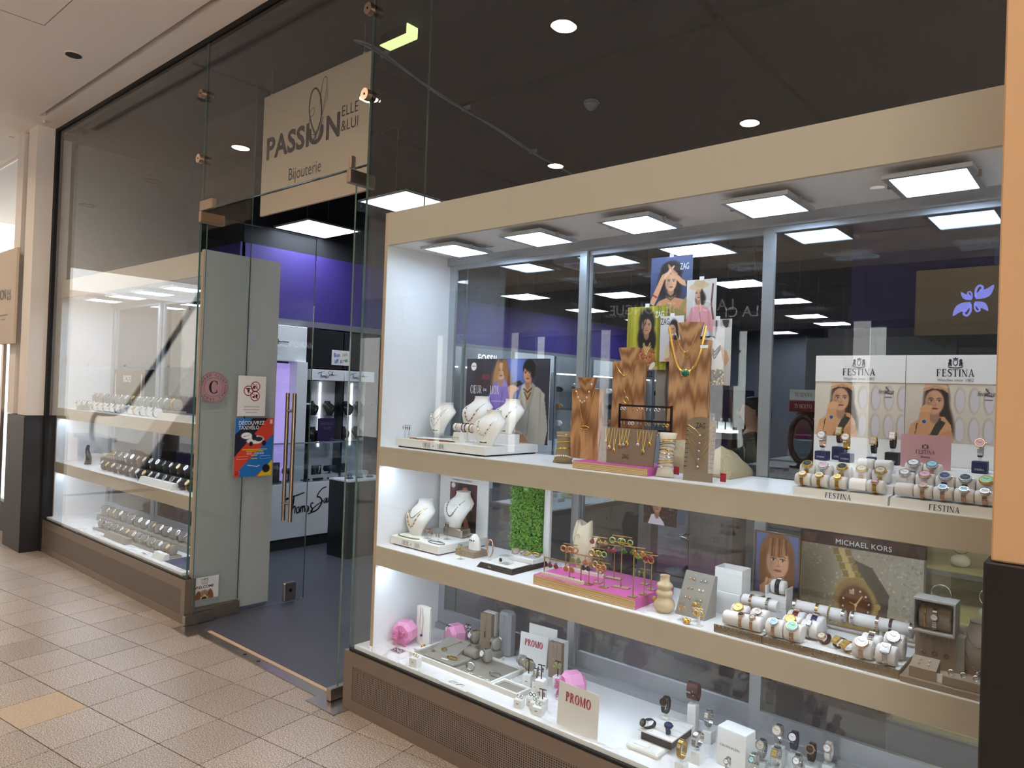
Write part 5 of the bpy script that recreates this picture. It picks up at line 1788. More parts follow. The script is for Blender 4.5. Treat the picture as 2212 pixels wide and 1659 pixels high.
# ------------------------------------------------------------------ printed campaign pictures
def pic_two_women():
 c = Canvas(150, 112, '#2a2a32', .555 / .42)
 c.grad('#23212a', '#3a3a46', 90)
 c.ell(.60, .80, .16, .42, '#4a5fae', soft=.6).ell(.62, .9, .1, .25, '#6f86d6', soft=.7)
 c.rect(.12, .62, .3, .8, '#4a2f33', .6).rect(.2, .74, .3, .80, '#a03848', .5).rect(.06, .3, .3, .5, '#3c2630', .5).rect(.84, .4, 1, .9, '#2a2c3a', .6)
 # hair and woman in lilac
 c.ell(.44, .76, .085, .22, '#8a5a30', rot=-8, soft=.2).ell(.52, .64, .07, .24, '#6b4424', rot=12, soft=.25).ell(.38, .78, .05, .16, '#c08e58', rot=-14, soft=.4, k=.7)
 c.poly([(.30, .0), (.28, .5), (.36, .72), (.5, .72), (.58, .5), (.56, 0)], '#8d78c8').poly([(.40, .66), (.52, .66), (.5, .8), (.42, .8)], '#a18edb')
 c.line([(.46, .6), (.44, .3), (.46, .05)], .012, '#6f5cab', .6).line([(.36, .6), (.34, .2)], .012, '#7a66b8', .6)
 c.face(.435, .845, .105, '#dcae90', '#7a4d28', .1)
 c.ell(.49, .86, .03, .14, '#9a6a3c', rot=10, soft=.3).ell(.385, .85, .025, .14, '#b58250', rot=-8, soft=.3)
 # woman in grey jacket
 c.ell(.765, .88, .07, .11, '#17120f', soft=.1)
 c.poly([(.60, .0), (.62, .42), (.68, .66), (.76, .70), (.88, .66), (.95, .58), (.94, .0)], '#a9a59c').poly([(.70, .66), (.79, .74), (.80, .58), (.745, .46)], '#c08c6c').poly([(.68, .67), (.73, .72), (.74, .38), (.70, .5)], '#bdb9b0').poly([(.80, .72), (.84, .68), (.80, .45), (.745, .38)], '#97938a')
 c.face(.755, .815, .10, '#c89272', '#17120f', -.35)
 c.ell(.775, .905, .06, .06, '#17120f', soft=.15).ell(.81, .83, .025, .07, '#17120f', soft=.3)
 c.line([(.71, .64), (.755, .6), (.80, .65)], .008, '#3a2a22').line([(.72, .6), (.755, .52), (.79, .6)], .007, '#3a2a22')
 c.line([(.78, .42), (.76, .1)], .008, '#827e76', .8).line([(.90, .6), (.9, .1)], .01, '#8b877f', .7).poly([(.94, .58), (.99, .2), (.96, .0), (.88, .0), (.9, .3)], '#a19d94')
 c.poly([(.52, .66), (.62, .70), (.66, .64), (.60, .60), (.58, .5), (.55, .5)], '#d6a384').poly([(.56, .70), (.66, .74), (.70, .70), (.64, .66)], '#2a211e')
 c.poly([(.60, .12), (.72, .10), (.78, .02), (.62, .0)], '#b98464').line([(.62, .14), (.7, .12)], .014, '#cfc9c0')
 c.ell(.095, .90, .034, .05, '#f3f3f3', soft=.06).line([(.075, .905), (.115, .905)], .006, '#444444')
 return c

def pic_zag(k):
 if k == 0:   # hands on forehead
  c = Canvas(78, 120, '#55618f', .195 / .30).grad('#1c2434', '#5f6d9c', 90)
  c.ell(.5, .78, .26, .15, '#231711', soft=.15).ell(.62, .55, .14, .2, '#2a1a13', soft=.3).ell(.30, .58, .12, .2, '#2a1a13', soft=.3)
  c.poly([(.0, .18), (.22, .36), (.5, .42), (.86, .36), (.95, .2), (.95, 0), (0, 0)], '#c98f66').poly([(.36, .2), (.40, .34), (.62, .26), (.9, .16), (.9, 0), (.36, 0)], '#a08a52').poly([(.8, .16), (.92, .4), (.86, .4), (.7, .24)], '#a08a52')
  c.face(.5, .62, .125, '#dba581', '#2a1a13', .15)
  c.poly([(.0, .34), (.06, .44), (.28, .74), (.5, .80), (.46, .70), (.34, .66), (.18, .4), (.1, .3)], '#d59d78').poly([(.98, .62), (.8, .64), (.52, .80), (.44, .84), (.52, .72), (.75, .58), (.98, .52)], '#d9a27d')
  for q in range(4):
   c.line([(.34 + .035 * q, .70 + .03 * q), (.5 + .02 * q, .79 + .02 * q)], .012, '#e6b591')
   c.line([(.64 - .03 * q, .74 + .015 * q), (.46 - .01 * q, .80 + .025 * q)], .011, '#c48b66')
  c.line([(.40, .42), (.5, .37), (.62, .43)], .012, '#6a5236').line([(.42, .46), (.5, .41), (.6, .46)], .01, '#2e241c').line([(.05, .46), (.16, .42)], .012, '#8a2f2a').line([(.86, .62), (.9, .54)], .014, '#2e241c')
  for q in range(14):
   c.line([(.4 + .04 * q, .28 - .008 * q), (.42 + .04 * q, .0)], .005, '#7d6a3a', .6)
  c.ell(.42, .85, .03, .02, '#d9b765').ell(.55, .5, .0, .0, '#000000') if False else None
 elif k == 1:   # hat and pink blouse
  c = Canvas(72, 110, '#c9c2ba', .131 / .24).grad('#b8b0a8', '#d8d2ca', 90)
  c.ell(.48, .66, .17, .13, '#241812', soft=.2)
  c.poly([(.05, .02), (.0, .3), (.2, .52), (.42, .58), (.72, .5), (.92, .3), (.95, .06), (.6, .12), (.5, .3), (.3, .1)], '#dc9aa0').poly([(.25, .0), (.3, .16), (.6, .2), (.78, .08), (.8, 0)], '#ece8e4').poly([(.36, .56), (.5, .58), (.45, .42)], '#cf9b7d')
  c.line([(.2, .48), (.14, .2)], .02, '#c17f88', .6).line([(.74, .46), (.8, .2)], .02, '#c17f88', .6).line([(.46, .42), (.52, .2)], .01, '#b3727c', .8).line([(.46, .3), (.4, .15)], .015, '#e8b3b6', .8)
  c.face(.42, .74, .105, '#d7a17f', '#241812', -.45)
  c.ell(.42, .88, .34, .06, '#d2b48c', rot=6, soft=.08).ell(.44, .93, .2, .07, '#c9a97f', soft=.08).ell(.52, .72, .05, .1, '#241812', soft=.3)
  c.line([(.88, .9), (.84, .55), (.92, .3)], .014, '#6a3030')
 elif k == 2:   # yellow curtains
  c = Canvas(78, 110, '#a8a02c', .194 / .28)
  for q in range(7):
   c.rect(.02 + .15 * q, 0, .09 + .15 * q, 1, ('#8e8a22', '#bdb53a', '#6f6c1c')[q % 3], .7)
  c.ell(.5, .74, .2, .22, '#1e1512', soft=.15).ell(.42, .5, .14, .2, '#1e1512', soft=.2).ell(.6, .46, .14, .2, '#1e1512', soft=.2)
  c.poly([(.3, .0), (.3, .2), (.38, .34), (.52, .38), (.66, .34), (.74, .18), (.76, 0)], '#a3623c').poly([(.46, .36), (.58, .36), (.53, .2)], '#c18a68').speckle(.32, .0, .74, .3, 120, ['#7e4526', '#b9764c', '#c98a60'], .012, 3)
  c.face(.50, .68, .12, '#c39071', '#1e1512', .1)
  c.line([(.44, .42), (.52, .3), (.6, .42)], .01, '#cfae62').line([(.42, .4), (.5, .24), (.62, .38)], .006, '#e0c884').ell(.66, .05, .12, .04, '#e8e2d6', rot=60).ell(.72, .0, .1, .04, '#c9a65e', rot=50)
  c.line([(.44, .84), (.40, .6)], .008, '#1e1512').line([(.5, .86), (.47, .72)], .006, '#1e1512')
 elif k == 3:   # smiling, cream top
  c = Canvas(66, 90, '#d9d2d2', .109 / .2).grad('#cfc6c6', '#e2dcdc', 45)
  c.ell(.58, .72, .2, .2, '#2c1d16', soft=.15).ell(.68, .56, .12, .14, '#2c1d16', soft=.2)
  c.poly([(.2, .05), (.28, .34), (.44, .46), (.66, .46), (.84, .3), (.86, .0), (.24, .0)], '#d8cba2').poly([(.44, .46), (.62, .47), (.56, .3)], '#d09c7c').poly([(.2, .05), (.36, .0), (.9, .0), (.9, .06), (.4, .1)], '#c99272')
  c.face(.50, .68, .13, '#d9a483', '#2c1d16', -.5, '#c4635c')
  c.ell(.66, .60, .02, .03, '#efe6dd').line([(.40, .59), (.50, .575), (.56, .60)], .008, '#f6f2ee')
 elif k == 4:   # white blouse, beads
  c = Canvas(60, 110, '#cfcac4', .12 / .275).grad('#c4beb8', '#dcd7d2', 90)
  c.ell(.22, .92, .26, .2, '#2a1c16', soft=.2).ell(.3, .72, .12, .14, '#2a1c16', soft=.3)
  c.poly([(.0, .24), (.0, .68), (.3, .74), (.66, .62), (.8, .36), (.7, .24)], '#dfdad6').poly([(.62, .6), (.86, .5), (.95, .38), (.8, .28), (.7, .4)], '#caa07e').poly([(.0, .0), (.0, .24), (.72, .24), (.78, 0)], '#4a3322').speckle(.0, .0, .76, .24, 110, ['#8a6238', '#d6b684', '#2c1d12', '#f0dcb0'], .014, 5)
  for q in range(3):
   c.line([(.2, .66 - .02 * q), (.42, .50 - .05 * q), (.62, .60 - .03 * q)], .008, '#3a302c')
  c.rect(.6, .86, .95, 1, '#b8b0a8')
  c.poly([(.66, .98), (.9, .98), (.88, .88), (.8, .86), (.7, .9)], '#3a2f28')
 else:   # sepia, close dress
  c = Canvas(66, 110, '#8d857c', .14 / .3).grad('#a39b92', '#756c64', 0)
  c.poly([(.5, 0), (.52, .5), (.66, .9), (.8, 1), (1, 1), (1, 0)], '#3a2c26').poly([(.74, 0), (.7, .5), (.86, .96), (1, 1), (1, 0)], '#8a6650').line([(.42, 1), (.36, .5), (.44, .0)], .02, '#5c544c')
 return c

def pic_turban():
 c = Canvas(140, 92, '#d8cdbb', .29 / .19).grad('#cbbfae', '#e3dacb', 60)
 for q in range(5):
  for r in range(2):
   c.ell(.55 + .14 * q, .72 - .5 * r, .055, .22, '#b8ab99', soft=.12).ell(.555 + .14 * q, .72 - .5 * r, .045, .2, '#d6cfd4', soft=.12)
 c.ell(.32, .72, .13, .4, '#33231c', soft=.15).ell(.42, .45, .06, .35, '#33231c', rot=14, soft=.3).ell(.21, .45, .05, .3, '#33231c', rot=-10, soft=.3)
 c.poly([(.02, .0), (.06, .28), (.18, .42), (.4, .44), (.47, .3), (.5, .0)], '#d59f72').poly([(.10, .0), (.12, .3), (.2, .4), (.26, .1), (.34, .4), (.42, .34), (.30, .0)], '#39362c').line([(.36, .4), (.27, .1)], .018, '#39362c')
 c.face(.30, .68, .21, '#d3a080', '#2a1b15', .25)
 c.poly([(.18, .86), (.20, 1.0), (.42, 1.0), (.44, .84), (.38, .9), (.28, .92)], '#d9b08c').line([(.19, .9), (.31, .95), (.43, .88)], .012, '#c0926c').line([(.2, .96), (.33, .99), (.43, .94)], .01, '#e6c4a2')
 c.poly([(.17, .46), (.27, .5), (.28, .62), (.2, .64), (.15, .56)], '#d9a578').poly([(.10, .0), (.16, .5), (.26, .5), (.25, .1), (.22, .0)], '#d29a6c').poly([(.22, .02), (.46, .22), (.5, .1), (.4, .0)], '#c98f62')
 c.ell(.20, .34, .028, .045, '#b9b6b4', soft=.1).ell(.20, .34, .02, .033, '#39466e', soft=.1)
 c.line([(.80, .92), (.83, .86), (.79, .82), (.86, .80)], .012, '#5a5048').line([(.79, .74), (.86, .74)], .008, '#6a5f56')
 return c

def pic_portrait_frame():
 c = Canvas(84, 136, '#54608e', .165 / .27).grad('#3d4468', '#6f7aa6', 90)
 c.ell(.5, .72, .4, .3, '#8a5a34', soft=.1).ell(.24, .5, .16, .3, '#7a4c2a', soft=.2).ell(.78, .5, .14, .3, '#7a4c2a', soft=.2)
 c.poly([(.0, .0), (.1, .2), (.3, .28), (.7, .3), (1, .36), (1, 0)], '#1c2036')
 c.face(.52, .64, .22, '#d9a27c', '#7a4c2a', .1, '#b0605a')
 for q in range(9):
  c.line([(.30 + .05 * q, .93), (.27 + .055 * q, .70 + .012 * abs(q - 4))], .014, ('#8a5a34', '#a87444', '#6b4224')[q % 3])
 c.poly([(.1, .0), (.12, .3), (.3, .4), (.6, .42), (.68, .34), (.6, .2), (.5, .0)], '#c98f68')
 for q in range(4):
  c.line([(.22 + .1 * q, .2), (.28 + .1 * q, .40 - .01 * q)], .02, '#d9a47e').line([(.27 + .1 * q, .2), (.32 + .1 * q, .38 - .01 * q)], .006, '#9a6644')
 return c

def pic_big_watch():
 c = Canvas(170, 118, '#b0a48d', .405 / .28).grad('#8d7f66', '#c3b8a2', 20)
 c.speckle(0, 0, 1, 1, 500, ['#9c907a', '#c8bda6', '#a89c86', '#d2c7b0'], .012, 9)
 c.ell(.05, .5, .18, .45, '#4e432e', soft=.8, k=.8)
 c.poly([(.42, .88), (.60, .80), (.74, .5), (.72, .04), (.62, .0), (.66, .3)], '#3c3020', .75)
 for q in range(6):
  a, b = .27 + .028 * q, .98 - .09 * q
  for o, col in ((0, '#8a6f34'), (.05, '#cdb06a'), (.105, '#8f7438')):
   c.poly([(a + o, b), (a + o + .045, b + .01), (a + o + .06, b - .07), (a + o + .012, b - .08)], col)
 c.poly([(.30, .50), (.36, .62), (.53, .66), (.62, .46), (.66, .14), (.6, .0), (.34, .0)], '#a98c4c')
 c.ell(.475, .3, .175, .31, '#7d6430').ell(.475, .3, .165, .295, '#c9ad68')
 for q in range(60):
  a = q * PI / 30
  c.line([(.475 + .145 * math.cos(a), .3 + .258 * math.sin(a)), (.475 + .163 * math.cos(a), .3 + .29 * math.sin(a))], .0035, '#8a6f38')
 c.ell(.475, .3, .135, .24, '#3a1c0e').ell(.46, .33, .125, .22, '#6b3a14', soft=.4)
 for q in range(12):
  a = q * PI / 6 + .2
  if q == 4:
   continue
  c.ell(.475 + .108 * math.cos(a), .3 + .19 * math.sin(a), .0075, .013, '#e6d9b8')
 c.line([(.475, .3), (.525, .42)], .008, '#e2c98a').line([(.475, .3), (.472, .12)], .007, '#e2c98a').line([(.475, .3), (.425, .325)], .004, '#e2c98a').ell(.475, .3, .012, .02, '#e2c98a')
 for q in range(3):
  c.line([(.425 + .014 * q, .48), (.428 + .014 * q, .435)], .006, '#e6d9b8')
 c.ell(.655, .33, .022, .04, '#b99b58')
 return c

def pic_handmade():
 c = Canvas(60, 78, '#5a2f3c', .2 / .255).grad('#3c1f2a', '#6a3644', 120)
 c.ell(.55, .8, .3, .25, '#241713', soft=.2)
 c.face(.56, .78, .14, '#a8714e', '#1c1210', .2)
 c.poly([(.1, .0), (.2, .4), (.5, .56), (.8, .5), (1, .3), (1, 0)], '#1f1a1a').poly([(.46, .56), (.66, .56), (.58, .34)], '#b07a56').poly([(.6, .0), (.5, .3), (.62, .34), (.8, .0)], '#b07a56')
 c.line([(.45, .42), (.56, .34), (.68, .44)], .012, '#c9a060').ell(.12, .93, .075, .055, '#f0ece8', soft=.08)
 return c

def pic_small_woman():
 c = Canvas(60, 46, '#3a2c22', .16 / .12).speckle(0, 0, 1, 1, 160, ['#241a14', '#5a4632', '#6d5a42', '#8a745a'], .025, 4)
 c.ell(.38, .6, .13, .4, '#1e1410', soft=.15).poly([(.14, .0), (.24, .32), (.4, .38), (.6, .12), (.64, 0)], '#e6e2e4')
 c.face(.40, .66, .26, '#c9997a', '#1e1410', .2)
 return c

# ------------------------------------------------------------------ RIGHT CABINET, TOP SHELF
# coloured stone necklaces on a white plinth, in front of a campaign board
PZ = S1 + .045
t = plinth('display_plinth', 'long white display plinth with heart and lion lettering on the top shelf', -2.78, -2.17, .10, .485, S1, .045, 'card_white', 'card_white', .007)
letters(serif_mesh('CŒUR', .022, .62, .15, .05), 'ink_black', t, -.075, -.001, .014)
letters(serif_mesh('LION', .022, .62, .15, .05), 'ink_black', t, .022, -.001, .014)
letters(text_mesh('DE', .007, .0), 'ink_black', t, -.029, -.001, .02)
cv = pic_two_women()
t = framed_print('campaign_board', 'campaign board of a woman in lilac and a woman in grey jacket', -2.385, .472, PZ, .555, .415, cv, back='paper')
letters(serif_mesh('CŒUR', .042, .50, .15, .05), 'ink_white', t, -.205, -.002, .235)
letters(serif_mesh('LION', .042, .50, .15, .05), 'ink_white', t, -.075, -.002, .235)
letters(text_mesh('DE', .014, .0), 'ink_white', t, -.142, -.002, .248)
letters(text_mesh('HANDCRAFTED CONTEMPORARY', .008, .0, .9, 0, 1.4), 'ink_white', t, -.10, -.002, .195)
for k, (x, y, dz, s, side) in enumerate(((-2.715, .33, .022, .88, 'leftmost'), (-2.52, .385, .045, .98, 'tallest'), (-2.285, .36, .047, .93, 'rightmost'), (-2.235, .175, .0, .90, 'frontmost'))):
 if dz:
  single('riser_block', MB().box(-.055, -.035, 0, .055, .05, dz - .001, c=.002), 'acrylic' if k == 0 else ('card_white', 'card_white', 'grey_suede')[k - 1] if k else 'acrylic', f'{("clear", "white", "grey")[min(k, 2)]} riser block under the {side} white bust on the top shelf', 'riser', loc=(x, y, PZ))
 f = neck_form('jewellery_bust', f'{side} white jewellery bust on the long plinth of the top shelf', (x, y, PZ + dz), s, 'bust_white', R(-4 + 3 * k), 'white busts on the top plinth')
 part('name_print', MB().box(-.02, .0, .012, .02, .001, .018), 'ink_grey', f, loc=(0, -.0215, 0))
 if k == 0:
  necklace('stone_necklace', 'thin beige stone necklace high on the leftmost top shelf bust', f, s, .085, 'silver', 'bead_multi', 1, .0018, .05)
  necklace('stone_necklace', 'longer mixed stone necklace low on the leftmost top shelf bust', f, s, .045, 'silver', 'bead_dark', 2, .0028, .06, 'pearl')
 else:
  necklace('stone_necklace', f'{("", "amber and plum", "dark and peach", "violet")[k]} stone necklace on the {side} top shelf bust', f, s, (.0, .05, .06, .05)[k], 'silver', ('', 'bead_mauve', 'bead_dark', 'bead_mauve')[k], 2, .0036, .058, ('', 'bead_amber', 'bead_multi', 'pearl')[k])
bracelet_roll('white', -2.43, .25, PZ, .165, .018, [(-.06, 'rose', 'peach', 'thin'), (-.02, 'bead_mauve', 'plum stone', 'beads'), (.0, 'bead_dark', 'dark stone', 'beads'), (.03, 'bead_amber', 'amber stone', 'beads'), (.05, 'silver', 'slim silver', 'thin')], label='white bracelet roll on the long top shelf plinth', group='stone bracelets on the white roll')
t = thing('ring_cone', 'small white tapered block with a stone ring on the top plinth', 'ring stand', (-2.43, .19, PZ))
part('cone', MB().loft([[(a * (.028 - k * .009), b * (.018 - k * .006), .048 * k / 1.0) for a, b in ((-1, -1), (1, -1), (1, 1), (-1, 1))] for k in (0, 1)]), 'bust_white', t)
part('ring', MB().tube([(.022 * math.cos(i * PI / 8), -.016 + .004 * math.sin(i * PI / 8), .024) for i in range(16)], .0016, 6, True), 'silver', t, 60)
for k, x in enumerate((-2.755, -2.725)):
 t = thing('earring_stand', f'clear earring post with {("peach", "dark")[k]} drops at the left end of the top plinth', 'earring stand', (x, .14, PZ))
 part('post', MB().box(-.004, -.003, 0, .004, .003, .065).box(-.012, -.012, 0, .012, .012, .003).box(-.012, -.002, .062, .012, .002, .066), 'acrylic', t)
 earring_pair(f'{("peach", "dark")[k]} stone drop earrings at the left end of the top plinth', x, .137, PZ + .062, ('bead_amber', 'bead_dark')[k], 'drop', .8, group='earrings on the top plinth')
mb = MB()
for i in range(60):
 mb.ball((-2.70 + .27 * i / 59, .128 + .008 * math.sin(i * .35), PZ + .0036), .0032 + .001 * (i % 3 == 0), 6, 4)
single('stone_necklace', mb, 'bead_amber', 'mixed stone necklace laid flat along the front of the top plinth', 'necklace', 60)
mb = MB().tube([(-2.52 + .10 * math.cos(i * PI / 16), .155 + .018 * math.sin(i * PI / 16), PZ + .003) for i in range(32)], .0022, 6, True)
single('stone_bracelet', mb, 'bead_dark', 'dark bead bracelet lying beside the ring cone on the top plinth', 'bracelet', 60)

# wooden busts and gold jewellery on a magenta plinth
t = plinth('magenta_plinth', 'magenta plinth with wooden front edge on the top shelf', -1.685, -1.345, .09, .30, S1, .03, 'wood_light', 'magenta', 0)
MZ = S1 + .03

def wooden_bust(label, x, y, z, W, H, rz=0.0):
 """plank bust with sloping shoulders and a flaring neck cut from the same wood"""
 t = thing('wooden_bust', label, 'jewellery bust', (x, y, z), rz, 'wooden busts')
 ns = .13 * H / .335 * .45
 zs = H * .855 if H < .5 else H * .88
 nw = W * .30
 out = [(-W * .46, 0), (W * .44, 0), (W * .50, H * .3), (W * .47, H * .6), (W * .5, zs), (nw * .85, zs + .004), (-nw * .85, zs + .004), (-W * .5, zs), (-W * .47, H * .6), (-W * .50, H * .3)]
 part('plank', MB().prism(out, -.014, .016), 'wood_warm', t)
 rings = []
 for k in range(7):
  q = k / 6
  z0 = zs - H * .13 + (H - zs + H * .13) * q
  r = nw * (.22 + .86 * q ** .7)
  rings.append([(r * math.cos(2 * PI * i / 24), -.006 + .030 * (.25 + .75 * q) * math.sin(2 * PI * i / 24), z0) for i in range(24)])
 part('neck', MB().loft(rings), 'wood_warm', t, 50)
 return t, zs, nw

def chain_line(x0, x1, z0, zl, y, n=13, pw=1.8):
 return [(x0 + (x1 - x0) * i / (n - 1), y, zl + (z0 - zl) * abs(-1 + 2 * i / (n - 1)) ** pw) for i in range(n)]

def hung_necklace(label, b, pts, m, r=.0011, drops=(), group=None, cat='necklace'):
 t = thing('necklace', label, cat, b.location, b.rotation_euler.z, group)
 part('chain', MB().tube(pts, r, 5), m, t, 60)
 for nm, mb, mm in drops:
  part(nm, mb, mm, t, 60)
 return t

b1, zs, nw = wooden_bust('smallest wooden bust with a pearl necklace on the top shelf', -1.70, .205, MZ, .145, .335)
hung_necklace('short pearl and pink stone necklace on the smallest wooden bust', b1, chain_line(-.04, .045, zs + .02, zs - .055, -.042), 'gold', .0008, [('beads', [mb := MB(), [mb.ball(p, .004, 6, 4) for p in chain_line(-.04, .045, zs + .02, zs - .055, -.043, 9)]][0], 'pearl')])
hung_necklace('long gold chain with an open link pendant on the smallest wooden bust', b1, chain_line(-.045, .04, zs, zs - .15, -.017, 13, 1.3), 'gold', .0013, [('pendant', MB().tube([(.0 + .022 * math.cos(i * PI / 8), -.018, zs - .158 + .007 * math.sin(i * PI / 8)) for i in range(16)], .002, 6, True), 'gold')])
b2, zs, nw = wooden_bust('middle wooden bust with a ring pendant on the top shelf', -1.625, .40, S1, .155, .50)
hung_necklace('gold collar chain on the middle wooden bust', b2, chain_line(-.05, .055, zs + .005, zs - .06, -.040), 'gold', .0018, [('clasp', MB().ball((0, -.042, zs - .062), .006, 8, 5), 'gold')])
hung_necklace('long gold chain with a ring pendant on the middle wooden bust', b2, chain_line(-.045, .05, zs - .03, zs - .15, -.018, 13, 1.2), 'gold', .0011, [('pendant', MB().tube([(.0 + .011 * math.cos(i * PI / 8), -.019, zs - .163 + .013 * math.sin(i * PI / 8)) for i in range(16)], .0026, 6, True), 'gold')])
b3, zs, nw = wooden_bust('largest wooden bust with a heavy gold collar on the top shelf', -1.355, .42, S1, .175, .60, R(3))
hung_necklace('heavy gold collar with a green stone on the largest wooden bust', b3, chain_line(-.078, .078, zs + .055, zs - .13, -.036, 17, 2.6), 'gold', .0055, [('stone', MB().ball((0, -.044, zs - .133), .017, 14, 8, (1.05, .35, .75)), 'emerald'), ('bezel', MB().tube([(.019 * math.cos(i * PI / 10), -.042, zs - .133 + .014 * math.sin(i * PI / 10)) for i in range(20)], .003, 6, True), 'gold')])
hung_necklace('two fine gold chains with a small pendant on the largest wooden bust', b3, chain_line(-.045, .045, zs + .03, zs - .05, -.046), 'gold', .0011, [('lower_chain', MB().tube(chain_line(-.045, .045, zs - .01, zs - .07, -.038), .001, 5), 'gold'), ('pendant', MB().box(-.002, -.049, zs - .075, .002, -.046, zs - .05), 'gold')])
single('price_tag', MB().box(-.016, -.0006, -.006, .016, .0006, .006), 'tag_white', 'white price tag on the heavy gold collar', 'tag', loc=(-1.275, .376, S1 + .50))
# pendant card
t = thing('pendant_card', 'brown card hung with gold pendants on the magenta plinth', 'display card', (-1.477, .145, MZ))
t.rotation_euler = (-.14, 0, 0)
part('card', MB().box(-.122, 0, 0, .122, .008, .14), 'taupe', t)
part('card_edge', MB().box(-.1222, .0005, .1385, .1222, .0085, .1405), 'edge_beech', t)
part('strut', MB().box(-.02, .008, 0, .02, .05, .006), 'taupe', t)
letters(text_mesh('ZAG', .018, .0, .62, 0, 1.0), 'ink_black', t, 0, -.001, .022)
for k, (x, zl, mm) in enumerate(((-.095, .085, 'gold'), (-.078, .06, 'rose'), (-.055, .05, 'gold'), (-.03, .07, 'brass'), (-.015, .075, 'silver'), (.0, .08, 'gold'), (.05, .08, 'silver'), (.075, .055, 'brass'), (.1, .085, 'gold'))):
 tt = thing('pendant', f'{("gold", "rose", "round gold", "brass", "silver", "openwork gold", "silver bar", "beaded", "square gold")[k]} pendant, {ORD[k]} from the left on the brown pendant card', 'pendant', (-1.477, .145, MZ), 0, 'pendants on the brown card')
 tt.rotation_euler = (-.14, 0, 0)
 part('chain', MB().tube([(x - .008, -.002, .136), (x - .001, -.002, zl + .006), (x + .001, -.002, zl + .006), (x + .008, -.002, .136)], .0007, 4), 'gold', tt)
 part('charm', MB().ball((x, -.003, zl), .0065 + .0015 * (k % 2), 10, 6, (1, .35, 1 + .2 * (k % 3))), mm, tt, 60)
# black earring rack
t = thing('earring_rack', 'black wire earring rack behind the brown pendant card', 'earring rack', (-1.505, .335, S1))
for x in (-.12, .12):
 part('upright', MB().box(x - .004, -.004, 0, x + .004, .004, .262), 'black_plastic', t)
for z in (.255, .195, .158):
 part('bar', MB().box(-.12, -.003, z - .004, .12, .003, z + .004), 'black_plastic', t)
part('foot', MB().box(-.13, -.03, 0, .13, .02, .004), 'black_plastic', t)
for r_, z in enumerate((.255, .195, .158)):
 for q in range(6):
  x = -.1 + .04 * q
  earring_pair(f'{("silver", "gold", "rose", "pearl", "crystal", "brass")[(q + 2 * r_) % 6]} ear studs, {ORD[q]} along the {("upper", "middle", "lower")[r_]} bar of the black rack', -1.505 + x, .33, S1 + z - .003, ('silver', 'gold', 'rose', 'pearl', 'chrome', 'brass')[(q + 2 * r_) % 6], 'drop' if (q + r_) % 2 else 'hoop', .62, group='earrings on the black rack', gap=.015)

def pillow(label, x, y, z, W, H, T, m, tilt, rz, looks, wname):
 """stuffed bracelet pillow standing on end, with bracelets closed around it"""
 t = thing('bracelet_pillow', label, 'bracelet pillow', (x, y, z), rz)
 t.rotation_euler = (-tilt, 0, rz)
 rings = []
 for k in range(13):
  q = k / 12
  e = abs(2 * q - 1)
  wv = W / 2 * (.80 + .26 * e ** 3)
  tv = T / 2 * math.sqrt(max(.02, 1 - (e * .985) ** 4))
  rings.append([(wv * math.cos(2 * PI * i / 24), tv * math.sin(2 * PI * i / 24), H * q) for i in range(24)])
 part('pillow', MB().loft(rings), m, t, 60)
 for k, (q, mm, word, kd) in enumerate(looks):
  e = abs(2 * q - 1)
  wv = W / 2 * (.80 + .26 * e ** 3) + .0015
  tv = T / 2 * math.sqrt(max(.02, 1 - (e * .985) ** 4)) + .0015
  ring = [(wv * math.cos(2 * PI * i / 28), tv * math.sin(2 * PI * i / 28), H * q + .004 * math.sin(2 * PI * i / 28 + k)) for i in range(28)]
  if kd == 'beads':
   mb = MB()
   for p in ring:
    mb.ball((p[0] * 1.03, p[1] * 1.06, p[2]), .0042, 6, 4)
  else:
   mb = MB().tube(ring, .0012 if kd == 'thin' else .002, 5, True)
   if kd == 'charm':
    mb.ball((.01 * (-1) ** k, -tv - .002, H * q), .005, 8, 5, (1, .4, 1))
  o = single('bracelet', mb, mm, f'{word} bracelet, {ORD[k]} from the top on the {wname}', 'bracelet', 60, f'bracelets on the {wname}', loc=(x, y, z))
  o.rotation_euler = (-tilt, 0, rz)
 return t

pillow('brown burlap bracelet pillow leaning left of the smallest wooden bust', -1.815, .20, S1 + .002, .085, .135, .045, 'burlap_brown', .28, R(18), [(.86, 'rose', 'small charm', 'charm'), (.66, 'gold', 'plain gold', 'wire'), (.42, 'gold', 'gold leaf', 'charm'), (.17, 'pearl', 'pearl', 'beads')], 'brown burlap pillow')
pillow('cream bracelet pillow with many fine bracelets on the top shelf', -1.295, .13, S1 + .002, .066, .165, .045, 'linen', .22, R(14), [(.86, 'gold', 'fine gold', 'thin'), (.79, 'brass', 'brass', 'charm'), (.72, 'bead_dark', 'dark cord', 'thin'), (.65, 'silver', 'fine silver', 'thin'), (.58, 'gold', 'gold charm', 'charm'), (.51, 'rose', 'rose', 'wire'), (.44, 'silver', 'silver charm', 'charm'), (.37, 'gold', 'slim gold', 'thin'), (.30, 'brass', 'plain brass', 'wire'), (.2, 'silver', 'crystal set silver', 'charm')], 'cream pillow')
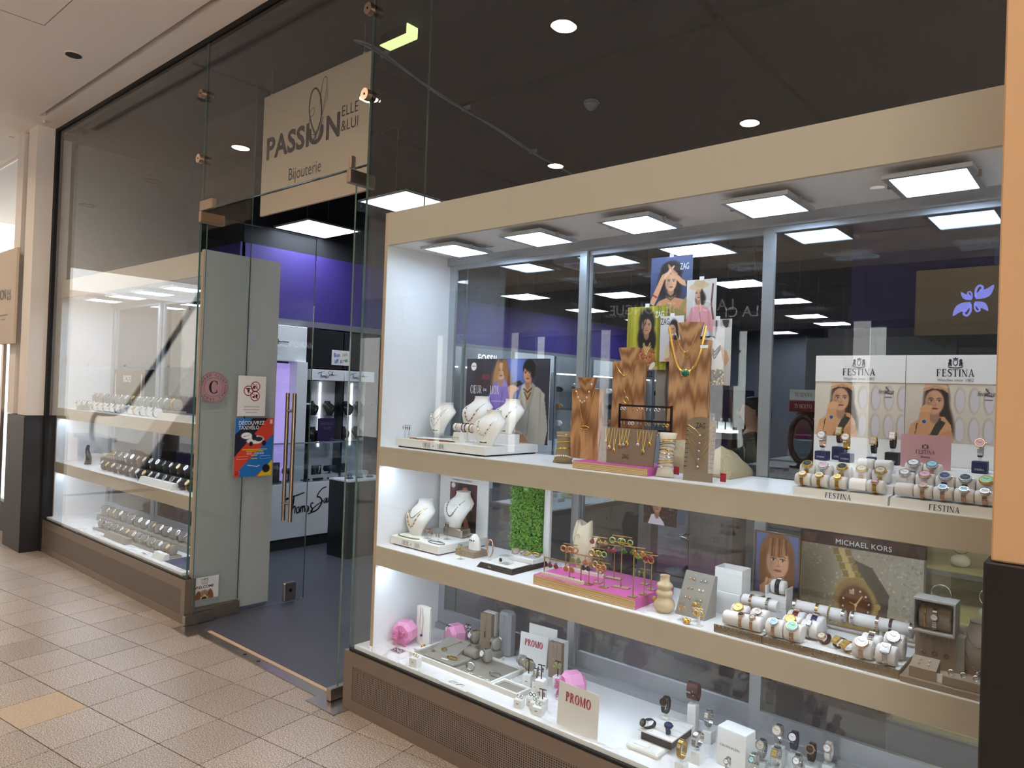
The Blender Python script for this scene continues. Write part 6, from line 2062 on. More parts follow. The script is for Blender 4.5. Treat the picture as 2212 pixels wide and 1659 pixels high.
# necklace card
t = thing('necklace_card', 'tall brown card with five fine gold chains on the top shelf', 'display card', (-1.165, .125, S1))
t.rotation_euler = (-.12, 0, R(6))
part('card', MB().prism([(-.052, 0), (.055, 0), (.055, .215), (.03, .228), (0, .232), (-.03, .228), (-.052, .215)], 0, .006), 'taupe', t)
part('strut', MB().box(-.02, .006, 0, .02, .05, .005), 'taupe', t)
letters(text_mesh('ZAG', .02, .0, .62), 'ink_black', t, 0, -.001, .19)
for k in range(10):
 part('slit', MB().box(-.052, -.0012, .05 + .016 * k, -.040, -.0002, .052 + .016 * k), 'ink_black', t)
 part('slit', MB().box(.043, -.0012, .05 + .016 * k, .055, -.0002, .052 + .016 * k), 'ink_black', t)
for k in range(5):
 tt = thing('necklace', f'fine gold chain, {ORD[k]} from the top on the tall brown card', 'necklace', t.location, 0, 'chains on the tall brown card')
 tt.rotation_euler = t.rotation_euler
 part('chain', MB().tube([(-.045, -.002, .2 - .016 * k), (-.02, -.002, .185 - .024 * k), (0, -.002, .168 - .028 * k), (.022, -.002, .185 - .024 * k), (.048, -.002, .2 - .016 * k)], .0008, 4), 'gold', tt)
 part('charm', MB().ball((0, -.003, .164 - .028 * k), .0042, 8, 5, (1, .4, 1)), 'silver', tt, 60)
# burlap cloth
rings = []
for k in range(15):
 q = k / 14
 x = -1.43 + .315 * q
 hh = .105 + .02 * math.sin(q * 9) - .05 * max(0, q - .72) / .28 * 1.6
 ring = []
 for i in range(20):
  a = PI * i / 19
  wob = 1 + .05 * math.sin(i * 1.7 + k)
  ring.append((x, .405 + (.07 + .045 * q) * math.cos(a) * -1 * wob, S1 + .001 + max(.012, hh) * math.sin(a) ** .7 * wob))
 rings.append(ring)
single('burlap_cloth', MB().loft(rings), 'burlap', 'coarse beige burlap cloth draped over a block behind the necklace card', 'cloth', 60)
for k, (x, y) in enumerate(((-1.318, .265), (-1.10, .20))):
 single('price_ticket', MB().box(-.011, -.001, 0, .011, .001, .03), 'tag_red', f'small red price ticket {("beside the magenta plinth", "at the foot of the tall brown card")[k]}', 'price tag', loc=(x, y, S1))
single('price_booklet', MB().box(-.03, -.004, 0, .03, .004, .06), 'tag_white', 'white price booklet standing behind the cream bracelet pillow', 'booklet', loc=(-1.235, .30, S1))
# hanging posters on the sliding glass
ZP = ((-1.4935, .496, 1.925, .195, .295, 'woman with both hands on her forehead', .145, .235, 'ink_white'), (-1.3495, .490, 1.875, .131, .235, 'woman in a hat and pink blouse', .0, 0, None), (-1.597, .484, 1.735, .194, .275, 'long haired woman before yellow curtains', .07, .225, 'ink_white'), (-1.4725, .478, 1.77, .109, .193, 'smiling woman in a cream top', -.034, .157, 'ink_black'), (-1.275, .492, 1.675, .12, .268, 'white blouse with long beads', 0, 0, None), (-1.48, .496, 1.50, .14, .29, 'sepia dress detail', -.05, .24, 'ink_white'))
for k, (x, y, z, W, H, what, lx, lz, lm) in enumerate(ZP):
 t = framed_print('hanging_poster', f'hanging poster of a {what}', x, y, z, W, H, pic_zag(k), thick=.0015)
 if lm:
  letters(text_mesh('ZAG', .028, .0, .55, 0, .95), lm, t, {0: .062, 2: .062, 3: -.032, 5: -.045}[k], -.0015, lz)
 part('tape', MB().box(-.01, -.001, H - .004, .01, .0005, H + .012), 'paper', t)

# crest watch displays
def crest(t, x, y, z, s, m):
 q = []
 q += [[(-.2, .3), (.2, .3), (.2, -.05), (.0, -.28), (-.2, -.05)]]
 for sg in (-1, 1):
  body = [(.28, -.2), (.34, .1), (.30, .28), (.36, .42), (.50, .44), (.58, .3), (.52, .2), (.62, .02), (.56, -.12), (.66, -.24), (.5, -.24), (.46, -.06), (.40, -.24)]
  q.append([(sg * a, b) for a, b in body])
 q += [[(-.18, .38), (.18, .38), (.22, .58), (.1, .48), (0, .62), (-.1, .48), (-.22, .58)]]
 q += ribbon(spline([(-.6, -.32), (-.2, -.4), (.2, -.4), (.6, -.32)], 4), .09)
 letters(flat_mesh([[(a * s, b * s) for a, b in p] for p in q]), m, t, x, y, z, name='crest')
 letters(flat_mesh([[(a * s, b * s) for a, b in p] for p in ([[(-.13, .24), (.13, .24), (.13, -.02), (.0, -.18), (-.13, -.02)]])]), 'card_white', t, x, y - .0004, z, name='shield')

FX = ((-.81, -.532), (-.528, -.25))
for k in range(2):
 side = ('left', 'right')[k]
 xa, xb = ((-.872, -.578), (-.576, -.29))[k]
 W = xb - xa
 t = framed_print('watch_backboard', f'{side} white watch backboard with navy crest and turbaned woman', (xa + xb) / 2, .455, S1, W, .466, None or Canvas(4, 4, '#e9e8e6'), thick=.008, cat='backboard', back='card_white') if False else thing('watch_backboard', f'{side} white watch backboard with navy crest and turbaned woman', 'backboard', ((xa + xb) / 2, .455, S1), 0, 'crest backboards')
 part('board', MB().box(-W / 2, 0, 0, W / 2, .008, .372), 'card_white', t)
 part('header', MB().box(-W / 2, -.004, .372, W / 2, .008, .466, c=.001), 'card_white', t)
 put('print', pic_turban().mesh(W - .002, .19), 'print', t, (0, -.0012, .181))
 letters(serif_mesh('FESTINA', .024, .84, .17, .06), 'ink_navy', t, .0, -.0052, .396)
 letters(text_mesh('Watches since 1902', .0095, .0, .95, .2), 'ink_grey', t, .0, -.0052, .380)
 crest(t, 0, -.0052, .438, .034, 'ink_navy')
 letters(text_mesh('femme', .016, .0, .8, .3), 'ink_grey', t, W * .3, -.0026, .335)
 # stepped tray
 ta, tb = FX[k]
 tw = tb - ta
 t = thing('watch_tray', f'{side} stepped white watch tray on the top shelf', 'watch tray', ((ta + tb) / 2, 0, S1), 0, 'stepped crest trays')
 prof = [(.066, 0), (.072, .026), (.125, .028), (.13, .052), (.205, .054), (.21, .078), (.285, .080), (.29, .098), (.45, .10), (.45, 0)]
 part('steps', MB().prism(prof, -tw / 2 + .001, tw / 2 - .001, plane='YZ'), 'card_white', t)
 letters(serif_mesh('FESTINA', .017, .84, .17, .06), 'ink_navy', t, 0.0, .066, .0035, Matrix.Rotation(-.22, 4, 'X') @ UP)
rows = [('front', .100, .0285, [(-.784, 'L', 'slim gold watch with white dial', 'gold', 'gold', 'dial_white', .0105), (-.732, 'L', 'slim gold watch with pale dial', 'gold', 'gold', 'dial_champ', .0105), (-.678, 'L', 'small gold watch with gold dial', 'gold', 'gold', 'dial_gold', .0095), (-.622, 'L', None), (-.572, 'L', 'tiny square rose watch', 'gold', 'rose', 'dial_pink', .0095),
                                  (-.495, 'R', None), (-.446, 'R', 'rose watch with dark dial', 'rose', 'rose', 'dial_champ', .0105), (-.396, 'R', 'rose watch with icy blue dial', 'rose', 'silver', 'dial_ice', .0105), (-.345, 'R', 'rose watch with green blue dial', 'rose', 'silver', 'dial_ice', .0105), (-.296, 'R', 'two-tone watch with pale dial', 'rose', 'silver', 'dial_white', .0105)]),
  ('second', .178, .0545, [(-.795, 'L', 'gold watch with black dial', 'gold', 'gold', 'dial_black', .0145), (-.745, 'L', 'silver chronograph with pink dial', 'silver', 'silver', 'dial_pink', .0145), (-.688, 'L', 'gold chronograph with black dial', 'gold', 'gold', 'dial_black', .0145), (-.63, 'L', 'gold watch with champagne dial', 'gold', 'gold', 'dial_champ', .015), (-.577, 'L', 'gold mesh watch with grey dial', 'gold', 'gold', 'dial_champ', .015),
                                   (-.51, 'R', 'white strap watch with crystal dial', 'leather_white', 'silver', 'dial_white', .0135), (-.457, 'R', 'pink watch with pink dial', 'leather_pink', 'rose', 'dial_pink', .0145), (-.405, 'R', 'navy watch with navy dial', 'navy_band', 'silver', 'dial_blue', .0145), (-.354, 'R', 'dark watch with black dial', 'leather_brown', 'silver', 'dial_black', .0145), (-.303, 'R', 'pale watch with green dial', 'leather_white', 'gold', 'dial_green', .016)]),
  ('third', .252, .0805, [(-.64, 'L', None), (-.588, 'L', None), (-.502, 'R', 'silver chronograph with white dial', 'silver', 'silver', 'dial_white', .0155), (-.452, 'R', 'two-tone watch with icy dial', 'rose', 'silver', 'dial_ice', .0145)])]
for rn, y, dz, lst in rows:
 cnt = {'L': 0, 'R': 0}
 for it_ in lst:
  x, sd = it_[0], it_[1]
  where = f'{ORD[cnt[sd]]} in the {rn} row of the {"left" if sd == "L" else "right"} crest tray'
  cnt[sd] += 1
  if it_[2] is None:
   on_cushion('', where, x, y, S1 + dz, None, None, None, empty=True, group='crest tray watches')
  else:
   on_cushion(it_[2], where, x, y, S1 + dz, it_[3], it_[4], it_[5], 'rect' if 'square' in it_[2] else 'round', round(it_[6] * 1.14, 4), 'strap' if ('leather' in it_[3]) else 'links', group='crest tray watches', bw=.0105 if it_[6] < .012 else .014)
SZ = S1 + .10
for k, (x, y, look, band, case, dial, shp, kd, blk, hh) in enumerate(((-.80, .325, 'two-tone watch with white dial', 'rose', 'silver', 'dial_white', 'round', 'links', 'stand_navy', .03), (-.765, .395, 'square gold watch on brown strap', 'leather_brown', 'gold', 'dial_champ', 'rect', 'strap', 'stand_navy', .045), (-.722, .325, 'large gold watch with white dial', 'gold', 'gold', 'dial_white', 'round', 'links', 'stand_navy', .028), (-.645, .36, 'rectangular mesh dial watch on black strap', 'leather_black', 'gold', 'dial_champ', 'rect', 'strap', 'stand_navy', .02), (-.592, .375, 'square rose watch on black strap', 'leather_black', 'rose', 'dial_white', 'rect', 'strap', 'ink_black', .04), (-.342, .335, 'silver watch with pearl dial', 'silver', 'rose', 'dial_pink', 'round', 'links', 'stand_navy', .035))):
 c_stand_watch(look, f'{ORD[k]} watch standing along the crest backboards', x, y, SZ, band, case, dial, shp, .013 if shp == 'rect' else .0145, kd, a=.017, b=.025, block=blk, bw=.013, group='watches on ring stands above the crest trays', ang=35, bs=.02, bh=hh)
 q = [o for o in bpy.data.objects if o.name.startswith('watch_stand')][-1]
 letters(serif_mesh('FESTINA', .0055, .84, .17, .07), 'ink_white', q, 0, -.0204, .008)
t = thing('pink_crest_board', 'pink card board with a small crest on the right tray', 'display card', (-.487, .318, S1 + .10))
part('card', MB().box(-.07, 0, 0, .07, .004, .106), 'pink_soft', t)
letters(serif_mesh('FESTINA', .012, .84, .15, .06), 'ink_plum', t, 0, -.001, .046)
letters(text_mesh('femme', .008, 0, .9, .3), 'ink_plum', t, 0, -.001, .033)
crest(t, 0, -.001, .068, .015, 'ink_plum')
single('price_tag', MB().box(-.008, -.0006, -.02, .008, .0006, .02), 'tag_white', 'white price tag hanging beside the rectangular black strap watch', 'tag', loc=(-.622, .335, S1 + .135), rz=.3)

# ------------------------------------------------------------------ RIGHT CABINET, MIDDLE SHELF
QZ = S2 + .045
t = plinth('display_plinth', 'square white display plinth with heart and lion lettering on the middle shelf', -2.825, -2.475, .13, .48, S2, .045, 'card_white', 'card_white', .006)
letters(serif_mesh('CŒUR', .020, .60, .15, .05), 'ink_black', t, -.062, -.001, .014)
letters(serif_mesh('LION', .020, .60, .15, .05), 'ink_black', t, .026, -.001, .014)
letters(text_mesh('DE', .0065, .0), 'ink_black', t, -.020, -.001, .02)
t = thing('picture_board', 'white picture board with a dark portrait and small print on the middle shelf', 'display board', (-2.645, .462, QZ))
part('board', MB().box(-.177, 0, 0, .177, .006, .285), 'card_white', t)
put('print', pic_handmade().mesh(.197, .25), 'print', t, (0, -.001, .006))
letters(text_mesh('HANDMADE IN GERMANY', .009, .005, .95, 0, 1.1), 'ink_grey', t, -.01, -.001, .267)
letters(serif_mesh('LION', .024, .55, .15, .05), 'ink_white', t, .05, -.002, .12)
f = neck_form('jewellery_bust', 'white bust with two gold stone necklaces on the middle shelf plinth', (-2.755, .235, QZ), .98, 'bust_white', R(-4))
necklace('stone_necklace', 'short gold stone necklace on the middle shelf bust', f, .98, .09, 'gold', 'bead_multi', 1, .0024, .05, 'bead_green')
necklace('stone_necklace', 'long gold and green stone necklace on the middle shelf bust', f, .98, .045, 'gold', 'bead_green', 2, .004, .06, 'bead_amber')
single('steel_riser', MB().box(-.075, -.03, 0, .06, .04, .044, c=.006), 'steel', 'brushed steel riser block under the second bust on the middle shelf', 'riser', loc=(-2.59, .37, QZ))
f = neck_form('jewellery_bust', 'white bust with a dark bead necklace on the steel riser', (-2.61, .365, QZ + .045), .98, 'bust_white', R(-2))
necklace('stone_necklace', 'dark blue bead necklace on the steel riser bust', f, .98, .06, 'silver', 'bead_blue', 1, .003, .056)

def t_stand(label, x, y, z, h, w, m='acrylic', base=.014, rz=0.0):
 t = thing('earring_stand', label, 'earring stand', (x, y, z), rz)
 part('post', MB().box(-.003, -.003, 0, .003, .003, h), m, t)
 part('bar', MB().box(-w / 2, -.002, h - .003, w / 2, .002, h + .001), m, t)
 part('base', MB().box(-base, -base, 0, base, base, .003), m, t)
 return t

for k, (x, y, h, mm, word) in enumerate(((-2.645, .215, .05, 'bead_amber', 'gold stone'), (-2.565, .275, .085, 'bead_dark', 'grey stone'), (-2.60, .20, .055, 'bead_red', 'red stone'), (-2.55, .20, .045, 'bead_green', 'green stone'))):
 t_stand(f'clear T stand for {word} earrings on the middle shelf plinth', x, y, QZ, h, .026)
 earring_pair(f'{word} earrings on the middle shelf plinth', x, y - .002, QZ + h, mm, 'drop', .9, group='earrings on the middle plinth')
mb = MB()
for i in range(44):
 a = PI * i / 43
 mb.ball((-2.725 + .075 * math.cos(a + PI), .165 + .02 * math.sin(a + PI), QZ + .0035), .0033, 6, 4)
single('stone_necklace', mb, 'bead_green', 'green and gold stone necklace lying before the first middle shelf bust', 'necklace', 60)
single('wire_choker', MB().tube([(-2.535 + .052 * math.cos(i * PI / 16), .175 + .022 * math.sin(i * PI / 16), QZ + .0025) for i in range(32)], .0016, 6, True), 'bead_blue', 'thin dark choker ring lying on the middle shelf plinth', 'choker', 60)
t = plinth('small_block', 'small taupe block with lettering between the two middle shelf plinths', -2.445, -2.325, .215, .315, S2, .03, 'taupe', 'taupe')
letters(serif_mesh('LION', .008, .6), 'ink_black', t, -.02, -.001, .008)
t = thing('ring_cone', 'rounded white ring cone on the small taupe block', 'ring stand', (-2.37, .27, S2 + .03))
part('cone', MB().loft([[(.036 * k * math.cos(2 * PI * i / 20), .022 * k * math.sin(2 * PI * i / 20), z) for i in range(20)] for z, k in ((0, 1), (.03, .95), (.055, .75), (.07, .35), (.074, .05))]), 'bust_white', t, 60)
part('ring', MB().ball((0, -.024, .045), .004, 6, 4).ball((.012, -.022, .045), .004, 6, 4).ball((-.012, -.022, .045), .004, 6, 4), 'bead_dark', t, 60)
t_stand('clear T stand in front of the small taupe block', -2.36, .165, S2, .07, .026)
earring_pair('long silver and gold drop earrings before the small taupe block', -2.36, .162, S2 + .07, 'brass', 'drop', 1.3)

# steel bangles on a black plinth, before a wall of leaves
t = thing('black_tray', 'black low tray with white top on the middle shelf', 'tray', (-2.11, .12, S2))
part('body', MB().loft([[(-.105, 0, 0), (.105, 0, 0), (.105, .26, 0), (-.105, .26, 0)], [(-.092, .012, .022), (.095, .012, .022), (.098, .25, .022), (-.092, .25, .022)]]), 'black_plastic', t)
part('top', MB().box(-.088, .016, .022, .09, .246, .0235), 'card_white', t)
letters(text_mesh('ice', .013, .0, .9), 'ink_white', t, -.03, .0045, .005)
single('white_slab', MB().box(-.085, -.05, 0, .06, .05, .022, c=.003), 'card_white', 'white slab on the black tray', 'riser', loc=(-2.065, .31, S2 + .0236), rz=0)
single('clear_cube', MB().box(-.025, -.025, 0, .025, .025, .036, c=.001), 'acrylic', 'clear cube with a black dot on the black tray', 'riser', loc=(-2.10, .19, S2 + .0236))
single('dot_label', MB().cyl((0, -.0006, 0), (0, 0, 0), .009, n=20), 'ink_black', 'round black dot label on the clear cube', 'label', loc=(-2.11, .1643, S2 + .042))
t = thing('bangle_stand', 'upright oval steel bangle on a clear post, left on the black tray', 'bangle', (-2.19, .18, S2 + .0236))
part('post', MB().box(-.006, -.006, 0, .006, .006, .014), 'acrylic', t)
part('bangle', MB().tube([(.018 * math.cos(i * PI / 14), 0, .055 + .038 * math.sin(i * PI / 14)) for i in range(28)], .0036, 8, True), 'rose', t, 60)
for k in range(4):
 x, y = (-2.125 + .035 * k, .285 + .02 * (k % 2))
 single('chain_bracelet', MB().tube([(.02 * math.cos(i * PI / 8), .012 * math.sin(i * PI / 8), .012 + .01 * math.sin(i * PI / 8 + k)) for i in range(16)], .003, 6, True), ('rose', 'silver', 'gold', 'brass')[k], f'{("rose", "silver", "gold", "brass")[k]} chain bracelet on the white slab of the black tray', 'bracelet', 60, 'bracelets on the white slab', loc=(x, y, S2 + .049))
t = thing('leaf_wall', 'upright panel of bright green artificial leaves on a white board', 'leaf panel', (-2.15, .40, S2))
part('board', MB().box(-.10, .0, .0, .125, .02, .37, c=.002), 'card_white', t)
part('hedge_base', MB().box(-.098, -.004, .045, .092, 0, .352), 'leaf_dark', t)
rr = random.Random(3)
for q, mm in ((0, 'leaf'), (1, 'leaf_dark')):
 mb = MB()
 for i in range(2400 if q == 0 else 600):
  x, z = rr.uniform(-.098, .092), rr.uniform(.045, .352)
  y = -rr.uniform(.004, .026) if q == 0 else -rr.uniform(.001, .01)
  s = rr.uniform(.006, .011)
  E_ = Matrix.Translation((x, y, z)) @ Matrix.Rotation(rr.uniform(0, 6.28), 4, 'Y') @ Matrix.Rotation(rr.uniform(-.9, .9), 4, 'X') @ Matrix.Rotation(rr.uniform(-.8, .8), 4, 'Z')
  mb.add([(0, 0, 0), (s * .5, .001, s * .5), (0, -.001, s * 1.2), (-s * .5, .001, s * .5)], [(0, 1, 2), (0, 2, 3)], E_)
 lo = put('leaves', mb.mesh('leaves', fix=False), mm, t)
 lo['kind'] = 'stuff'
part('tag', MB().box(-.012, -.032, .325, .02, -.030, .348), 'leaf', t)
letters(text_mesh('ice', .012, .0, .9), 'ink_white', t, .004, -.033, .331)

# brass earring gallery on a magenta plinth
t = plinth('magenta_plinth', 'large magenta plinth with wooden front edge on the middle shelf', -1.86, -1.375, .085, .385, S2, .04, 'wood_light', 'magenta')
GZ = S2 + .04
for k, (y, nm) in enumerate(((.105, 'front'), (.255, 'back'))):
 t = thing('marble_bar', f'{nm} pale marble bar with a brass rail on the magenta plinth', 'earring stand', (-1.727, y, GZ), 0, 'marble bars')
 part('bar', MB().box(-.105, -.01, 0, .105, .01, .014, c=.001), 'marble', t)
 hh = .075
 for x in (-.092, .092):
  part('post', MB().cyl((x, 0, .014), (x, 0, hh), .0025, n=8), 'brass', t, 40)
 part('rail', MB().cyl((-.095, 0, hh), (.095, 0, hh), .0025, n=8), 'brass', t, 40)
ST = [(-1.722, .150, .137, .062), (-1.61, .125, .085, .05), (-1.60, .175, .137, .06), (-1.545, .135, .095, .05), (-1.595, .285, .135, .05), (-1.50, .185, .200, .085), (-1.40, .110, .185, .085), (-1.385, .165, .162, .06), (-1.46, .300, .06, .045), (-1.40, .245, .135, .05), (-1.69, .315, .150, .07)]
EC = [('bead_amber', 'hoop', 'brown'), ('bead_dark', 'fan', 'dark'), ('brass', 'hoop', 'brass'), ('bead_amber', 'hoop', 'tan'), ('bead_red', 'fan', 'red'), ('bead_green', 'hoop', 'olive'), ('leaf_dark', 'fan', 'deep green'), ('bead_green', 'fan', 'moss'), ('bead_green', 'drop', 'green'), ('bead_amber', 'hoop', 'honey'), ('bead_red', 'fan', 'rust')]
for k, (x, y, h, w) in enumerate(ST):
 col = EC[k][2]
 t = thing('brass_t_stand', f'slim brass T stand holding {col} earrings on the magenta plinth', 'earring stand', (x, y, GZ), R(8), 'brass T stands')
 part('post', MB().cyl((0, 0, .003), (0, 0, h), .0022, n=8), 'brass', t, 40)
 part('bar', MB().cyl((-w / 2, 0, h), (w / 2, 0, h), .0022, n=8), 'brass', t, 40)
 bw, bd = (.035, .014) if k in (4, 5) else (.016, .014)
 part('base', MB().box(-bw, -bd, 0, bw, bd, .003, c=.0005), 'brass', t)
 if k == 5:
  part('second_bar', MB().cyl((-w / 2, -.012, h - .022), (w / 2, -.012, h - .022), .0022, n=8).cyl((0, 0, h - .022), (0, -.012, h - .022), .002, n=6), 'brass', t, 40)
 earring_pair(f'{col} {EC[k][1]} earrings on a brass T stand of the magenta plinth', x - w * .25, y - .004, GZ + h, EC[k][0], EC[k][1], 1.25, R(8), 'gallery earrings', gap=w * .42, hook='brass')
 if w > .055:
  earring_pair(f'second pair of {col} earrings on the same tall brass stand', x + w * .28, y - .004, GZ + h, EC[(k + 3) % 11][0], EC[k][1], 1.15, R(8), 'gallery earrings', gap=w * .36, hook='brass')
for k, (x, y, mm, kd, word) in enumerate(((-1.77, .102, 'bead_red', 'fan', 'crimson'), (-1.69, .102, 'bead_amber', 'fan', 'copper'), (-1.765, .252, 'bead_green', 'fan', 'teal'), (-1.70, .252, 'bead_amber', 'fan', 'orange'), (-1.65, .252, 'brass', 'hoop', 'golden'))):
 earring_pair(f'{word} earrings on a marble bar rail of the magenta plinth', x, y, GZ + .0725, mm, kd, 1.35, 0, 'rail earrings', gap=.03, hook='brass')

# fish vase: gaping fish standing on its tail
t = thing('fish_vase', 'cream ceramic fish shaped vase with open mouth on the magenta plinth', 'vase', (-1.775, .325, GZ), R(-10))
rings = []
for z, rx, ry, ox in ((0, .036, .03, 0), (.012, .038, .031, 0), (.05, .046, .036, -.002), (.095, .050, .038, -.006), (.13, .046, .036, -.004), (.155, .04, .033, .0), (.175, .036, .028, .004), (.188, .034, .024, .006)):
 rings.append([(ox + rx * math.cos(2 * PI * i / 28), ry * math.sin(2 * PI * i / 28), z + (.026 * math.cos(2 * PI * i / 28) ** 2 * (1 if math.cos(2 * PI * i / 28) > 0 else .8) if z > .17 else 0)) for i in range(28)])
part('body', MB().loft(rings), 'ceramic', t, 60)
part('jaw', MB().prism([(-.055, .10), (-.034, .13), (-.030, .19), (-.036, .205), (-.052, .17), (-.062, .13)], -.012, .012), 'ceramic', t)
part('tail', MB().prism([(.04, .11), (.062, .145), (.085, .15), (.072, .125), (.068, .10), (.045, .085)], -.007, .007), 'ceramic', t)
part('eye', MB().tube([(-.004 + .009 * math.cos(i * PI / 8), -.0355, .143 + .009 * math.sin(i * PI / 8)) for i in range(16)], .0016, 6, True).ball((-.004, -.035, .143), .004, 8, 5), 'ceramic', t, 60)
sc = MB()
for r_ in range(5):
 for q in range(6):
  a = -PI / 2 + (q - 2.5 + .5 * (r_ % 2)) * .3
  z0 = .025 + .016 * r_
  rx, ry = .044 + .0012 * r_, .0345 + .0008 * r_
  sc.tube([(-.003 + rx * math.cos(a + d * .07), ry * math.sin(a + d * .07) - .0004, z0 + .006 - .006 * (1 - abs(d)) * 1.6) for d in (-1, -.5, 0, .5, 1)], .0008, 4)
so = part('scales', sc, 'ceramic', t, 60)
so['kind'] = 'stuff'
t = thing('bubble_vase', 'glossy sand coloured vase of stacked bubbles with a brown brooch', 'vase', (-1.29, .15, S2))
part('body', MB().lathe([(.024, 0), (.036, .012), (.04, .026), (.036, .042), (.025, .054), (.026, .058), (.031, .066), (.03, .076), (.022, .083), (.024, .087), (.03, .095), (.028, .105), (.018, .112), (.017, .13), (.019, .135), (.016, .135), (.014, .118)], 32), 'ceramic_sand', t, 60)
part('brooch', MB().ball((-.03, -.02, .045), .011, 10, 6, (1, .8, 1)), 'bead_amber', t, 60)
t = thing('earring_card', 'slanted grey card with six pairs of small ear studs on the middle shelf', 'display card', (-1.19, .20, S2), R(-4))
part('wedge', MB().prism([(-.04, 0), (.04, 0), (.045, .145), (.03, .15)], -.06, .06, plane='YZ'), 'grey_suede', t)
sl = Matrix.Rotation(-.44, 4, 'X')
for k in range(6):
 x, z = (-.025 + .045 * (k % 2), .125 - .032 * (k // 2))
 yb = -.04 + .07 * (z / .15) - .002
 pt = thing('ear_studs', f'{("gold", "silver", "leaf", "pearl", "curved", "round")[k]} ear studs, {ORD[k]} on the slanted grey card', 'earrings', (-1.19, .20, S2), R(-4), 'studs on the grey card')
 part('stud', MB().ball((x - .008, yb, z), .0042, 8, 5), ('gold', 'silver', 'brass', 'pearl', 'rose', 'gold')[k], pt, 60)
 part('stud', MB().ball((x + .008, yb, z), .0042, 8, 5), ('gold', 'silver', 'brass', 'pearl', 'rose', 'gold')[k], pt, 60)
single('price_tag', MB().box(-.006, -.0006, -.012, .006, .0006, .012), 'tag_white', 'tiny white tag dangling from the slanted grey card', 'tag', loc=(-1.175, .165, S2 + .045), rz=.2)
for k, (x, y, h) in enumerate(((-1.195, .11, .06), (-1.15, .13, .075), (-1.125, .095, .06))):
 t_stand(f'{("low clear", "tall clear", "white")[k]} T stand with gold earrings before the white boxes', x, y, S2, h, .03, 'acrylic' if k < 2 else 'acrylic_milk', .013)
 earring_pair(f'gold {("curb", "flower", "knot")[k]} earrings on the {("low clear", "tall clear", "white")[k]} T stand before the white boxes', x, y - .003, S2 + h, 'gold', ('drop', 'fan', 'hoop')[k], 1.0, group='gold earrings before the white boxes')
single('gold_brooch', MB().ball((0, 0, .008), .012, 8, 6).ball((.009, 0, .014), .008, 8, 5).ball((-.008, .004, .013), .008, 8, 5), 'gold', 'knotted gold brooch lying before the slanted grey card', 'brooch', 60, loc=(-1.165, .082, S2))
t = thing('white_box', 'lower closed white gift box of the stack on the middle shelf', 'box', (-1.115, .335, S2))
part('body', MB().box(-.06, -.045, 0, .055, .045, .082, c=.002), 'card_white', t)
t = thing('white_box', 'upper open white gift box of the stack on the middle shelf', 'box', (-1.11, .335, S2 + .083))
part('wall', MB().box(-.052, -.04, 0, -.049, .04, .085).box(.049, -.04, 0, .052, .04, .085).box(-.049, -.04, 0, .049, -.037, .085).box(-.049, .037, 0, .049, .04, .085).box(-.049, -.037, 0, .049, .037, .003), 'card_white', t)
part('lining', MB().box(-.049, -.037, .003, .049, .037, .03), 'grey_suede', t)

# framed portrait and big watch board
framed_print('framed_portrait', 'framed portrait of a woman with a light brown fringe on the middle shelf', -.992, .455, S2 + .008, .160, .285, pic_portrait_frame(), frame='champagne_metal', cat='framed picture')
t = thing('watch_board', 'brown headed board with a giant gold watch picture on the middle shelf', 'backboard', (-.705, .462, S2))
part('board', MB().box(-.203, 0, 0, .203, .01, .30), 'taupe', t)
part('header', MB().box(-.203, -.006, .284, .203, .012, .325, c=.001), 'wood_dark', t)
put('print', pic_big_watch().mesh(.396, .275), 'print', t, (0, -.001, .006))
letters(text_mesh('MICHAEL KORS', .0185, .012, .98, 0, 1.06), 'ink_white', t, .01, -.0072, .2925)
t = thing('gift_canister', 'small grey canister with gold rimmed lid beside the framed portrait', 'canister', (-1.04, .395, S2))
part('body', MB().lathe([(.028, 0), (.029, .05), (.029, .062)], 28), 'grey_suede', t, 40)
part('lid', MB().lathe([(.0305, .062), (.0305, .072), (.028, .075), (0, .076)], 28), 'card_white', t, 40)
part('rim', MB().lathe([(.031, .066), (.0315, .069), (.031, .072)], 28, cap=False), 'gold', t, 40)
t = thing('watch_case_box', 'white two-part watch box with a cushion beside the big watch board', 'box', (-.955, .385, S2))
part('lower_box', MB().box(-.04, -.035, 0, .04, .035, .05, c=.001), 'card_white', t)
part('tray', MB().box(-.038, -.033, .051, .038, .033, .09).box(-.038, -.033, .09, -.035, .033, .12).box(.035, -.033, .09, .038, .033, .12), 'card_white', t)
letters(text_mesh('MICHAEL KORS', .005, .0), 'ink_grey', t, 0, -.0355, .035)
on_cushion('black strap watch', 'upright in the white two-part box', -.955, .385, S2 + .0905, 'leather_black', 'silver', 'dial_black', 'round', .013, 'strap', .024, .024, .05, 'cushion_white', 100, 0, 'boxed strap watch', False, .016)

